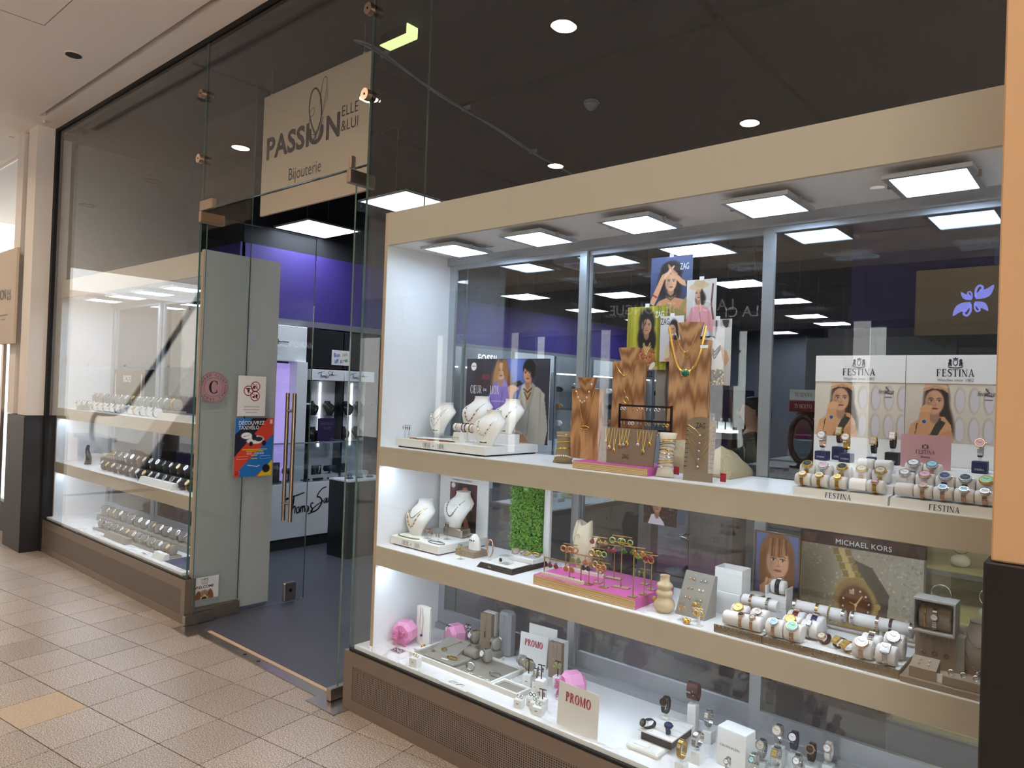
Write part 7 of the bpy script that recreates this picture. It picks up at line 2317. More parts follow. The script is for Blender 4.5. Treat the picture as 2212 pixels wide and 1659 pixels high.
# two trays of fashion watches
for k, (x0, x1, y1, lab) in enumerate(((-1.06, -.896, .30, 'narrow'), (-.892, -.492, .36, 'wide'))):
 t = thing('watch_tray', f'{lab} studded white watch tray with bronze front on the middle shelf', 'watch tray', ((x0 + x1) / 2, .075, S2), 0, 'studded trays')
 W = (x1 - x0) / 2
 part('bed', MB().box(-W, .006, .0, W, y1 - .075, .022, c=.001), 'card_white', t)
 part('front', MB().box(-W, 0, 0, W, .006, .026), 'champagne_metal', t)
 part('side', MB().box(W - .001, .006, 0, W + .003, y1 - .08, .024), 'champagne_metal', t)
 letters(text_mesh('MICHAEL KORS', .009, .01, 1, 0, 1.05), 'silver', t, 0, -.001, .008)
 st = MB()
 n = int(2 * W / .013)
 for i in range(n):
  for z in (.003, .0235):
   st.ball((-W + .006 + i * (2 * W - .012) / (n - 1), -.001, z), .002, 5, 4)
 so = part('studs', st, 'silver', t)
 so['kind'] = 'stuff'
KZ = S2 + .0225
GW = 'fashion watches in the studded trays'
cushion('watch_cushion', 'wide white roll cushion at the front of the narrow studded tray', (-.975, .115, KZ + .0262), .026, .023, .13, 'cushion_white')
for k, (x, look, dial) in enumerate(((-.975, 'slim rose watch with dark dial', 'dial_black'), (-.937, 'slim rose watch with pale dial', 'dial_champ'))):
 watch('wrist_watch', f'{look} on the wide front roll of the narrow studded tray', (x, .115, KZ + .0262), .026, .023, 55, 'rose', 'rose', dial, 'round', .0105, .010, 'links', 0, GW)
on_cushion('gold watch with champagne dial', 'behind the wide roll, left in the narrow studded tray', -1.012, .182, KZ, 'gold', 'gold', 'dial_gold', 'round', 0.0174, group=GW, a=.029, b=.027, w=.055)
on_cushion('thin silver watch', 'behind the wide roll, right in the narrow studded tray', -.942, .182, KZ, 'silver', 'silver', 'dial_champ', 'round', 0.0120, group=GW, a=.029, b=.027, w=.055, bw=.009)
bracelet_roll('narrow back', -.975, .262, KZ, .125, .021, [(-.03, 'rose', 'rose link', 'links'), (.03, 'silver', 'silver link', 'links')], 'cushion_white', True, 0, 'bracelets on the narrow tray roll', label='white bracelet roll at the back of the narrow studded tray', hz=.035)
on_cushion('small silver watch with green dial', 'first in the front of the wide studded tray', -.862, .112, KZ, 'rose', 'silver', 'dial_ice', 'round', 0.0138, group=GW, a=.029, b=.027, w=.055, bw=.010)
on_cushion('large silver watch with green dial', 'second in the front of the wide studded tray', -.803, .112, KZ, 'rose', 'silver', 'dial_green', 'round', 0.0186, group=GW, a=.029, b=.027, w=.055)
on_cushion('gold dress watch with gold dial', 'behind the small silver watch in the wide studded tray', -.835, .186, KZ, 'gold', 'gold', 'dial_gold', 'round', 0.0174, group=GW, a=.029, b=.027, w=.055)
on_cushion('thin silver chain watch', 'behind the large silver watch in the wide studded tray', -.775, .186, KZ, 'silver', 'silver', 'dial_white', 'rect', 0.0096, group=GW, a=.029, b=.027, w=.055, bw=.006)
on_cushion('burgundy banded watch', 'third row of the wide studded tray, left', -.845, .258, KZ, 'burg_band', 'rose', 'dial_champ', 'rect', 0.0120, group=GW, a=.029, b=.027, w=.055, bw=.018, ang=95)
on_cushion('navy banded watch', 'third row of the wide studded tray, right', -.783, .258, KZ, 'navy_band', 'rose', 'dial_blue', 'rect', 0.0120, group=GW, a=.029, b=.027, w=.055, bw=.018, ang=95)
bracelet_roll('left long', -.795, .328, KZ, .17, .021, [(-.08, 'silver', 'silver and ring', 'links'), (-.005, 'gold', 'gold mesh', 'links'), (.035, 'brass', 'thin crystal', 'beads'), (.08, 'silver', 'steel', 'links')], 'cushion_white', True, 0, 'bracelets on the left long roll', label='left long white bracelet roll at the back of the wide studded tray', hz=.035)
bracelet_roll('right long', -.600, .328, KZ, .19, .021, [(-.085, 'silver', 'polished steel', 'links'), (-.01, 'rose', 'rose gold', 'links'), (.03, 'leather_brown', 'dark brown', 'links'), (.088, 'silver', 'end steel', 'links')], 'cushion_white', True, 0, 'bracelets on the right long roll', label='right long white bracelet roll at the back of the wide studded tray', hz=.035)
for k, (x, y, band, case, dial, shp, word) in enumerate(((-.725, .165, 'leather_brown', 'rose', 'dial_champ', 'round', 'round rose watch'), (-.678, .160, 'leather_black', 'gold', 'dial_gold', 'rect', 'square gold watch on black strap'), (-.645, .140, 'gold', 'gold', 'dial_gold', 'rect', 'square gold watch on gold band'))):
 watch('wrist_watch', f'{word} lying on its side in the wide studded tray', (x, y, KZ + .0165), .022, .013, 42, band, case, dial, shp, .0135, .014, 'strap' if 'leather' in band else 'links', R(-15 - 10 * k), GW, 2.2)
on_cushion('rose chronograph with silver dial', 'near the right front of the wide studded tray', -.598, .115, KZ, 'rose', 'rose', 'dial_white', 'round', 0.0198, group=GW, a=.029, b=.027, w=.055)
on_cushion('square silver watch with white dial', 'at the right front end of the wide studded tray', -.532, .112, KZ, 'silver', 'silver', 'dial_white', 'rect', 0.0162, group=GW, a=.029, b=.027, w=.055)
on_cushion('silver mesh watch seen from behind', 'behind the rose chronograph in the wide studded tray', -.592, .188, KZ, 'silver', 'silver', 'dial_champ', 'rect', 0.0120, group=GW, a=.029, b=.027, w=.055, ang=110, bw=.016)
on_cushion('round silver watch with white dial', 'behind the square silver watch in the wide studded tray', -.528, .188, KZ, 'silver', 'silver', 'dial_white', 'round', 0.0198, group=GW, b=.036, a=.03, w=.055)
single('price_tag', MB().box(-.014, -.0006, 0, .014, .0006, .012), 'tag_white', 'white price tag beside the lying rose watch', 'tag', loc=(-.71, .215, KZ))

# taupe jewellery group at the right end
t = plinth('taupe_board', 'flat taupe base board at the right end of the middle shelf', -.488, -.27, .065, .37, S2, .018, 'taupe', 'taupe')
TZ = S2 + .018
t = thing('taupe_box', 'open taupe box framing a small watch, above a necklace panel', 'box', (-.425, .205, TZ))
part('panel', MB().box(-.052, -.002, 0, .052, .05, .105), 'taupe', t)
fr = MB().box(-.055, -.035, .106, -.050, .04, .205).box(.050, -.035, .106, .055, .04, .205).box(-.050, -.035, .106, .050, .04, .111).box(-.050, -.035, .200, .050, .04, .205).box(-.050, .035, .111, .050, .04, .2)
part('frame', fr, 'grey_suede', t)
part('side_block', MB().box(.052, .0, 0, .075, .05, .105), 'grey_suede', t)
cushion('watch_cushion', 'taupe cushion inside the open taupe box', (-.425, .21, TZ + .111 + .036), .026, .034, .085, 'taupe')
watch('wrist_watch', 'small silver watch on the taupe cushion of the open box', (-.425, .21, TZ + .147), .026, .034, 12, 'silver', 'silver', 'dial_champ', 'round', .011, .011, 'links', 0, None)
single('chain_bracelet', MB().tube([(0, sup(.0275, .0355, 2 * PI * i / 28)[0], sup(.0275, .0355, 2 * PI * i / 28)[1]) for i in range(28)], .002, 6, True), 'gold', 'thin gold bracelet beside the watch in the open taupe box', 'bracelet', 60, loc=(-.45, .21, TZ + .147))
for k, x in enumerate((-.03, .0, .03)):
 tt = thing('pendant', f'{("round", "knot", "heart")[k]} silver pendant, {ORD[k]} from the left on the taupe panel', 'pendant', (-.425, .202, TZ), 0, 'pendants on the taupe panel')
 part('chain', MB().tube([(x - .007, -.0015, .1), (x, -.0015, .05), (x + .007, -.0015, .1)], .0007, 4), 'silver', tt)
 part('charm', MB().tube([(x + .006 * math.cos(i * PI / 6), -.002, .042 + .006 * math.sin(i * PI / 6)) for i in range(12)], .0018, 5, True), 'silver', tt, 60)
t = thing('taupe_cube', 'slanted taupe block with four ear studs on the taupe base', 'display block', (-.432, .105, TZ))
part('block', MB().prism([(-.028, 0), (.03, 0), (.03, .048), (-.028, .03)], -.034, .034, plane='YZ'), 'taupe', t)
part('stud', MB().ball((-.012, -.012, .038), .003, 6, 4).ball((.012, -.012, .038), .003, 6, 4), 'rose', t, 60)
part('stud', MB().ball((-.012, .008, .044), .003, 6, 4).ball((.012, .008, .044), .003, 6, 4), 'silver', t, 60)
t = thing('taupe_ring_bar', 'long taupe ring bar with three silver rings on the taupe base', 'ring stand', (-.335, .095, TZ))
part('bar', MB().box(-.048, -.02, 0, .048, .022, .026, c=.002), 'taupe', t)
for x in (-.03, 0, .03):
 part('ring', MB().tube([(x + .007 * math.cos(i * PI / 7), .0, .033 + .007 * math.sin(i * PI / 7)) for i in range(14)], .0015, 6, True), 'silver', t, 60)
f = neck_form('jewellery_bust', 'taupe neck bust with a silver heart chain at the right end', (-.318, .235, TZ), .80, 'taupe', 0)
necklace('heart_necklace', 'silver chain with a heart pendant on the taupe neck bust', f, .80, .02, 'silver', 'silver', 1, .0024, .06, None, None, 'silver')
necklace('collar_necklace', 'short silver collar on the taupe neck bust', f, .80, .105, 'silver', 'silver', 2, .002, .05)
single('price_tag', MB().box(-.008, -.0006, 0, .008, .0006, .026), 'tag_white', 'clear white tag leaning on the slanted taupe block', 'tag', loc=(-.392, .082, TZ))
framed_print('small_poster', 'small poster of a woman with pearl earrings hanging below the top shelf', -1.508, .496, 1.075, .16, .125, pic_small_woman(), thick=.0015)

# ------------------------------------------------------------------ RIGHT CABINET, BOTTOM DECK
def hex_box(label, x, y, z, s, rz, ribbon_on):
 """faceted octagonal gift box lying on a facet, with a wide ribbon and bow"""
 t = thing('gift_box', label, 'gift box', (x, y, z), rz, 'pink faceted gift boxes')
 oc = lambda r, yy: [(r * math.cos(PI / 8 + i * PI / 4), yy, r * math.cos(PI / 8) + r * math.sin(PI / 8 + i * PI / 4)) for i in range(8)]
 def off(r, yy):
  return [(a, b, c - r * math.cos(PI / 8) + s * math.cos(PI / 8)) for a, b, c in oc(r, yy)]
 part('body', MB().loft([off(s * .72, -s * .75), off(s, -s * .45), off(s, s * .45), off(s * .72, s * .75)]), 'pink_box', t)
 if ribbon_on:
  cz = s * math.cos(PI / 8)
  mb = MB()
  for a in (0, 90):
   c_, s_ = math.cos(R(a)), math.sin(R(a))
   mb.add([(c_ * -s * .7 - s_ * .012, -s * .76, cz + s_ * -s * .7 + c_ * .012), (c_ * s * .7 - s_ * .012, -s * .76, cz + s_ * s * .7 + c_ * .012), (c_ * s * .7 + s_ * .012, -s * .76, cz + s_ * s * .7 - c_ * .012), (c_ * -s * .7 + s_ * .012, -s * .76, cz - s_ * s * .7 - c_ * .012)], [(0, 1, 2, 3)])
  part('band', mb, 'pink_ribbon', t)
  bw = MB()
  for k in range(6):
   a = k * PI / 3 + .3
   for q in range(7):
    pass
   pts = [(s * .55 * math.sin(u * PI) * math.cos(a + (u - .5) * .9), -s * .78 - .018 * math.sin(u * PI), cz + s * .55 * math.sin(u * PI) * math.sin(a + (u - .5) * .9)) for u in [i / 8 for i in range(9)]]
   rings = [[(p[0], p[1] - .006, p[2] - .004), (p[0], p[1] + .004, p[2] - .004), (p[0], p[1] + .004, p[2] + .004), (p[0], p[1] - .006, p[2] + .004)] for p in pts]
   bw.loft(rings)
  part('bow', bw, 'pink_ribbon', t, 60)
  for q in (-1, 1):
   pts = spline([(0, -s * .79, cz), (q * .02, -s * .85, cz - .03), (q * .034, -s * .8, cz - .06)], 5)
   part('ribbon_tail', MB().loft([[(p[0] - .007, p[1], p[2]), (p[0] + .007, p[1], p[2]), (p[0] + .007, p[1] + .001, p[2]), (p[0] - .007, p[1] + .001, p[2])] for p in pts]), 'pink_ribbon', t)
 return t

hex_box('pink faceted gift box with a big bow at the left end of the deck', -2.775, .205, S0, .062, R(20), True)
hex_box('plain pink faceted gift box behind the earring cubes on the deck', -2.575, .37, S0, .058, R(-15), False)
hex_box('pink faceted gift box with a loose ribbon behind the front PROMO card', -1.775, .275, S0, .062, R(-30), True)

def curved_card(label, x, y, z, W, H, m, rz=0, top='flat'):
 t = thing('necklace_card', label, 'display card', (x, y, z), rz)
 rings = []
 for k in range(9):
  a = (k / 8 - .5)
  rings.append([(W * a, -.012 * (1 - (2 * a) ** 2), 0), (W * a, .012, 0), (W * a, .012, H + .006 * (1 - (2 * a) ** 2)), (W * a, -.012 * (1 - (2 * a) ** 2), H + .006 * (1 - (2 * a) ** 2))])
 part('card', MB().loft(rings), m, t)
 return t

curved_card('cream curved card with a silver necklace on the deck', -2.695, .255, S0, .088, .19, 'bust_white', R(6))
t = thing('pendant_necklace', 'silver necklace with a blue stone on the cream curved card', 'necklace', (-2.695, .255, S0), R(6))
part('chain', MB().tube([(-.008, -.013, .19), (-.012, -.014, .10), (.006, -.014, .06), (.012, -.014, .12), (.006, -.013, .19)], .0011, 5), 'silver', t)
part('stone', MB().ball((.004, -.016, .053), .007, 8, 6), 'dial_blue', t, 60)
# pair of framed suede trays
for k, (x0, x1, y0, y1, lab) in enumerate(((-2.625, -2.095, .105, .345, 'large'), (-2.09, -1.935, .10, .195, 'small'))):
 t = thing('suede_tray', f'{lab} white framed tray lined with grey suede on the deck', 'tray', (0, 0, S0))
 f = MB().box(x0, y0, 0, x1, y0 + .012, .022).box(x0, y1 - .012, 0, x1, y1, .022).box(x0, y0 + .012, 0, x0 + .012, y1 - .012, .022).box(x1 - .012, y0 + .012, 0, x1, y1 - .012, .022)
 part('frame', f, 'card_white', t)
 part('foot', MB().box(x0 + .02, y0 + .004, -.0, x1 - .03, y0 + .011, .004), 'dark_metal', t) if False else None
 part('lining', MB().box(x0 + .012, y0 + .012, .002, x1 - .012, y1 - .012, .014), 'grey_suede', t)
UZ = S0 + .0145
single('suede_wedge', MB().prism([(-.05, 0), (.06, 0), (.06, .05), (-.05, .012)], -.075, .075, plane='YZ'), 'grey_suede', 'slanted grey suede wedge in the large tray', 'display block', loc=(-2.49, .255, UZ), rz=R(4))
t = thing('pendant_necklace', 'gold chain with an oval link pendant on the slanted suede wedge', 'necklace', (-2.49, .25, UZ), R(4))
part('chain', MB().tube([(.03, .05, .05), (.0, .0, .034), (-.012, -.025, .027)], .001, 5), 'gold', t)
part('link', MB().tube([(-.014 + .012 * math.cos(i * PI / 8), -.03 + .009 * math.sin(i * PI / 8), .0235 + .003 * math.sin(i * PI / 8)) for i in range(16)], .0022, 6, True), 'gold', t, 60)
single('suede_pad', MB().box(-.10, -.065, 0, .10, .065, .012, c=.002), 'grey_suede', 'flat grey suede pad at the front of the large tray', 'display block', loc=(-2.44, .185, UZ), rz=0)
t = single('gold_bangle', MB().tube([(.028 * math.cos(i * PI / 12), .016 * math.sin(i * PI / 12), .0045) for i in range(24)], .003, 6, True), 'gold', 'gold hinged bangle lying on the flat suede pad', 'bangle', 60, loc=(-2.405, .18, UZ + .0122))
single('price_tag', MB().box(-.018, -.004, 0, .018, .004, .001), 'tag_white', 'white price tag lying before the gold hinged bangle', 'tag', loc=(-2.425, .15, UZ + .0122), rz=.2)
single('tennis_bracelet', MB().tube([(-.085 + .0034 * i, .004 * math.sin(i * .4), .0025) for i in range(50)], .0022, 5), 'silver', 'long silver tennis bracelet laid along the front edge of the large tray', 'bracelet', 60, loc=(-2.205, .135, UZ))
t = thing('signet_ring', 'big silver signet ring standing on the large suede tray', 'ring', (-2.265, .16, UZ), R(25))
part('band', MB().tube([(.017 * math.cos(i * PI / 10), 0, .019 + .017 * math.sin(i * PI / 10)) for i in range(20)], .003, 6, True), 'silver', t, 60)
part('bezel', MB().box(-.022, -.009, .012, -.015, .009, .03, c=.002), 'champagne_metal', t)
single('open_bangle', MB().tube([(.03 * math.cos(.4 + i * PI / 12), .018 * math.sin(.4 + i * PI / 12), .005) for i in range(22)], .0025, 6), 'silver', 'open silver bangle lying at the right end of the large tray', 'bangle', 60, loc=(-2.15, .20, UZ))
# suede rolls with watches
for k, (x, y, look, band, dial, rcx, ang, zz) in enumerate(((-2.47, .40, 'large rose and silver watch with white dial', 'rose', 'dial_white', .017, 20, .03), (-2.33, .40, 'steel watch seen from the side', 'silver', 'dial_black', .015, 150, .03), (-2.28, .285, 'silver watch turned upright', 'silver', 'dial_white', .017, 25, .0))):
 if zz:
  single('suede_riser', MB().box(-.03, -.025, 0, .03, .025, zz, c=.002), 'grey_suede', f'grey suede riser under the {look}', 'riser', loc=(x, y, S0))
  z0 = S0 + zz
 else:
  z0 = UZ
 c = (x, y, z0 + .0335)
 cushion('watch_cushion', f'grey cushion {("left", "right", "front")[k]} of the grey pillar on the deck', c, .026, .030, .032, 'cushion_grey')
 watch('wrist_watch', f'{look} on the deck near the grey pillar', c, .026, .030, ang, band, 'silver', dial, 'round', rcx, .015, 'links', R(-15), 'deck watches on grey cushions')
single('grey_cushion', MB().loft([[(x, sup(.03 * s, .022 * s, 2 * PI * i / 24)[0], .0225 + sup(.03 * s, .022 * s, 2 * PI * i / 24)[1]) for i in range(24)] for x, s in ((-.035, .85), (-.03, 1), (.03, 1), (.035, .85))]), 'grey_suede', 'rounded grey suede roll with nothing on it in the large tray', 'cushion', 50, loc=(-2.375, .285, UZ))
t = thing('grey_pillar', 'tall grey pillar block with a small pendant on the deck', 'display block', (-2.415, .445, S0), R(4))
part('front', MB().box(-.035, -.03, 0, .035, -.005, .185), 'taupe', t)
part('back', MB().box(-.035, -.005, 0, .035, .03, .187), 'card_white', t)
part('chain', MB().tube([(-.006, -.031, .18), (0, -.032, .10), (.006, -.031, .18)], .0009, 4), 'silver', t)
part('charm', MB().box(-.004, -.034, .07, .004, -.031, .10), 'silver', t)
t = thing('grey_pillar', 'short grey pillar block with a fine necklace beside the back PROMO card', 'display block', (-1.965, .425, S0), R(4))
part('front', MB().box(-.033, -.03, 0, .033, -.005, .160), 'taupe', t)
part('back', MB().box(-.033, -.005, 0, .033, .03, .162), 'card_white', t)
part('chain', MB().tube([(-.012, -.031, .155), (-.008, -.032, .09), (0, -.032, .075), (.008, -.032, .09), (.012, -.031, .155)], .0009, 4), 'silver', t)
t = thing('grey_column', 'tall pale grey padded column with chains behind the deck', 'display stand', (-2.305, .455, S0))
part('column', MB().box(-.04, -.028, 0, .04, .028, .215, c=.012), 'grey_unit', t)
part('chain', MB().tube([(-.02, -.03, .215), (-.02, -.031, .08)], .0012, 4).tube([(-.005, -.03, .215), (-.005, -.031, .1)], .0012, 4), 'silver', t)
# PROMO cards
for k, (x, y, W, H, lab, rz) in enumerate(((-2.13, .44, .155, .145, 'back', R(6)), (-1.59, .045, .195, .165, 'front', R(-2)))):
 t = thing('promo_card', f'white PROMO card at the {lab} of the deck', 'sign', (x, y, S0), rz, 'PROMO cards')
 t.rotation_euler = (-.10 if k == 0 else -.06, 0, rz)
 part('card', MB().box(-W / 2, 0, 0, W / 2, .002, H), 'card_white', t)
 part('strut', MB().box(-.012, .002, 0, .012, .03, .004), 'card_white', t)
 hgt = .030 if k == 0 else .036
 me = serif_mesh('PROMO', hgt, .72, .2, .08)
 letters(me, 'ink_pinkshadow', t, .0012, -.0012, H * .60 - .0012, rot=0)
 letters(me, 'ink_red', t, 0, -.0018, H * .60)
 if k == 0:
  t2 = single('blank_card', MB().box(-.08, 0, 0, .08, .003, .185), 'card_white', 'plain white card standing behind the back PROMO card', 'card', loc=(-2.10, .478, S0), rz=R(4))
# little earring Ts and milky cubes
CU = [(-2.513, .045, .04, .022, None), (-2.59, .335, .02, .018, .105), (-2.545, .43, .02, .018, .10), (-1.985, .235, .06, .02, .125), (-1.845, .145, .10, .02, .16), (-1.885, .315, .055, .018, .12), (-1.885, .055, .034, .018, None), (-1.86, .105, .034, .018, None), (-1.825, .085, .032, .018, None), (-1.79, .06, .032, .02, None), (-1.80, .10, .045, .018, .085), (-1.93, .225, .045, .016, .10)]
CN = ['yellow', 'pearl', 'silver', 'green', 'blue', 'olive', 'steel', 'dark', 'crystal', 'flower', 'violet', 'grey']
for k, (x, y, h, s, tt_) in enumerate(CU):
 mm = ('gold', 'pearl', 'silver', 'bead_green', 'bead_blue', 'bead_green', 'silver', 'bead_dark', 'chrome', 'silver', 'bead_mauve', 'champagne_metal')[k]
 t = thing('milky_cube', f'milky {"block" if h < .05 else "column"} carrying {CN[k]} earrings on the deck', 'display block', (x, y, S0), R(10), 'milky blocks on the deck')
 part('block', MB().box(-s, -s, 0, s, s, h, c=.002), 'acrylic_milk', t)
 part('code_label', MB().box(-.006, -s - .0006, h * .5, .006, -s, h * .5 + .003), 'ink_grey', t)
 if tt_:
  part('post', MB().box(-.0018, -.0018, h, .0018, .0018, tt_).box(-.016, -.0018, tt_ - .003, .016, .0018, tt_), 'dark_metal', t)
  earring_pair(f'{CN[k]} earrings on a dark T over a milky block on the deck', x, y - .004, S0 + tt_ - .002, mm, 'hoop' if k in (5, 2) else 'drop', 1.0, R(10), 'deck earrings', gap=.022, hook='silver')
 else:
  tg = thing('ear_clips', f'{CN[k]} ear clips lying on a small milky block of the deck', 'earrings', (x, y, S0 + h), 0, 'ear clips on small blocks')
  part('clip', MB().tube([(-.006 + .007 * math.cos(i * PI / 6), .0, .0085 + .007 * math.sin(i * PI / 6)) for i in range(12)], .0016, 5, True), mm, tg, 60)
  part('clip', MB().tube([(.008 + .007 * math.cos(i * PI / 6), .004, .0085 + .007 * math.sin(i * PI / 6)) for i in range(12)], .0016, 5, True), mm, tg, 60)
bracelet_roll('grey suede', -2.055, .30, S0, .11, .021, [(-.03, 'silver', 'silver charm', 'beads'), (.0, 'silver', 'slim silver', 'thin'), (.03, 'rose', 'pale rose', 'beads')], 'grey_suede', True, R(-20), 'bracelets on the suede roll', label='grey suede bracelet roll beside the large tray')
mb = MB()
rr = random.Random(5)
for i in range(70):
 mb.ball((rr.uniform(-.03, .03), rr.uniform(-.022, .022), .0025), .0022, 5, 4)
t = thing('earring_sheet', 'clear sheet crowded with tiny ear studs at the left of the deck', 'earring sheet', (-2.715, .11, S0), R(5))
part('sheet', MB().box(-.04, -.03, 0, .04, .03, .0012), 'acrylic', t)
so = part('studs', mb, 'bead_mauve', t, 60)
so['kind'] = 'stuff'
t = thing('price_sheet', 'white sheet with pencilled earring sketches at the front of the deck', 'sheet', (-2.225, .035, S0), 0)
part('sheet', MB().box(-.085, -.035, 0, .085, .035, .0008), 'paper', t)
part('sketch', MB().tube([(.02 * math.cos(i * .5) + .02, .012 * math.sin(i * .9), .0012) for i in range(24)], .0005, 4).tube([(.02 * math.cos(i * .6) - .025, .012 * math.sin(i * .8), .0012) for i in range(24)], .0005, 4), 'ink_grey', t)
single('gold_knot', MB().ball((0, 0, .01), .012, 8, 6).ball((.012, .004, .008), .009, 8, 5).ball((-.004, .01, .014), .008, 8, 5), 'gold', 'knotted gold clip beside the cream curved card on the deck', 'brooch', 60, loc=(-2.645, .215, S0))
# watches at the right of the deck
t = thing('white_board', 'white rounded base board at the right of the deck', 'tray', (-1.32, .07, S0))
part('body', MB().box(-.065, 0, 0, .065, .27, .018, c=.006), 'card_white', t)
single('name_strip', MB().box(-.03, -.008, 0, .03, .008, .001), 'paper', 'paper name strip on the white base board', 'label', loc=(-1.335, .10, S0 + .0182))
t = thing('striped_riser', 'white and black slatted riser on the white base board', 'riser', (-1.30, .13, S0 + .018))
part('body', MB().box(-.062, .01, 0, .062, .17, .032), 'black_plastic', t)
for k in range(4):
 part('slat', MB().box(-.07, .0 + .045 * k, .032, .07, .043 + .045 * k, .037), 'card_white', t)
RZ = S0 + .055 + .0002
DW = 'deck watches at the right'
c_stand_watch('black watch with black dial', 'standing on the slatted riser', -1.335, .275, RZ, 'leather_black', 'dark_metal', 'dial_black', 'round', .0145, 'strap', block='card_white', group=DW, bs=.014, bh=.012, ang=30)
watch('wrist_watch', 'black watch lying on its side on the slatted riser', (-1.345, .165, RZ + .0165), .024, .014, 20, 'leather_black', 'dark_metal', 'dial_black', 'round', .0145, .017, 'strap', R(-30), DW, 2.2)
watch('wrist_watch', 'dark blue chronograph lying on the slatted riser', (-1.275, .185, RZ + .0165), .026, .014, 60, 'leather_blue', 'dark_metal', 'dial_blue', 'round', .016, .017, 'strap', R(30), DW, 2.2)
t = thing('tall_block', 'tall white block carrying a wide dark cuff on the deck', 'display block', (-1.27, .375, S0))
part('block', MB().box(-.018, -.016, 0, .018, .016, .105, c=.002), 'card_white', t)
part('post', MB().box(-.006, -.004, .105, .006, .004, .118), 'acrylic', t)
t = thing('leather_cuff', 'wide dark brown leather cuff with studs on the tall white block', 'bracelet', (-1.27, .375, S0 + .105 + .05))
part('cuff', MB().loft([[(sx * .022, sup(.02, .034, 2 * PI * i / 28, 2.3)[0] * o, sup(.02, .034, 2 * PI * i / 28, 2.3)[1] * o) for sx, o in ((-1, .92), (1, .92), (1, 1), (-1, 1))] for i in range(28)], cap=False), 'leather_brown', t, 60)
part('stud', MB().ball((.004, -.0205, .004), .0025, 6, 4).ball((-.004, -.0205, -.006), .0025, 6, 4).ball((.008, -.0205, -.01), .0025, 6, 4), 'silver', t, 60)
c_stand_watch('narrow silver watch with square dial', 'third from the left along the back of the deck', -1.185, .335, S0, 'silver', 'silver', 'dial_champ', 'rect', .011, 'links', block='acrylic_milk', group=DW, bh=.045, bw=.015)
c_stand_watch('silver watch with white dial laid wide open', 'before the narrow silver watch on the deck', -1.145, .16, S0, 'silver', 'silver', 'dial_white', 'round', .0125, 'links', a=.032, b=.022, group=DW, bh=.045, ang=60)
t = thing('name_carton', 'white carton with small lettering at the right of the deck', 'box', (-1.035, .235, S0), R(-6))
part('body', MB().box(-.055, -.035, 0, .055, .035, .135, c=.002), 'card_white', t)
letters(text_mesh('CALVIN KLEIN', .009, .0, .95), 'ink_grey', t, -.005, -.0356, .07)
c_stand_watch('tiny silver watch', 'before the white carton on the deck', -1.02, .135, S0, 'silver', 'silver', 'dial_white', 'round', .009, 'links', a=.014, b=.018, block='ink_black', group=DW, bh=.02, bw=.009)
for k, (x, y, band, case, dial, kd, hh, look, rc_) in enumerate(((-.965, .30, 'silver', 'silver', 'dial_champ', 'links', .02, 'silver watch with champagne dial', .0175), (-.925, .345, 'silver', 'silver', 'dial_champ', 'links', .07, 'raised silver watch with champagne dial', .0185), (-.885, .39, 'leather_blue', 'dark_metal', 'dial_white', 'strap', .045, 'navy strap watch with white dial', .0165), (-.83, .41, 'leather_black', 'rose', 'dial_black', 'strap', .015, 'black strap watch with rose case', .0155), (-.785, .45, 'leather_white', 'rose', 'dial_white', 'strap', .02, 'white strap watch with white dial', .0145), (-.90, .26, 'silver', 'silver', 'dial_gold', 'links', .03, 'silver watch with amber square dial', .013), (-.84, .30, 'silver', 'silver', 'dial_white', 'links', .01, 'low silver watch with pearl dial', .0135), (-.955, .20, 'silver', 'silver', 'dial_ice', 'links', .01, 'small silver watch with pale blue dial', .011), (-1.17, .09, 'brass', 'brass', 'dial_champ', 'links', .02, 'twisted gold and silver bangle watch', .009))):
 c_stand_watch(look, f'{ORD[k]} ring stand watch at the right deck end', x, y, S0, band, case, dial, 'rect' if 'square' in look else 'round', rc_, kd, block='acrylic_milk', group=DW, bh=hh, bw=.017, ang=32)

# ------------------------------------------------------------------ LEFT CABINET: rows of watches on grey and white cushions
ORD = ORD + ('thirteenth', 'fourteenth', 'fifteenth', 'sixteenth')
t = thing('name_board', 'tan backboard with white BOSS lettering in the left cabinet', 'backboard', (-6.95, .45, S1))
part('board', MB().box(-.33, 0, 0, .33, .012, .375), 'taupe', t)
part('inner_line', MB().box(-.29, -.001, .05, -.28, 0, .33).box(.28, -.001, .05, .29, 0, .33), 'ink_white', t)
letters(text_mesh('BOSS', .06, .015, .9), 'ink_white', t, -.02, -.002, .26)
t = thing('slanted_case', 'grey slanted display case at the right end of the left cabinet', 'display case', (-5.1, .40, S1))
part('body', MB().prism([(-.12, 0), (.1, 0), (.1, .40), (.02, .40)], -.2, .2, plane='YZ'), 'grey_trim', t)
part('lid', MB().box(-.21, .0, .40, .21, .09, .43), 'dark_metal', t)
BANDS = [('silver', 'silver', 'dial_white', 'links', 'steel watch with white dial'), ('silver', 'silver', 'dial_black', 'links', 'steel watch with black dial'), ('leather_black', 'silver', 'dial_black', 'strap', 'black strap watch'), ('silver', 'silver', 'dial_blue', 'links', 'steel watch with blue dial'), ('leather_brown', 'silver', 'dial_champ', 'strap', 'brown strap watch'), ('gold', 'gold', 'dial_champ', 'links', 'gold watch')]
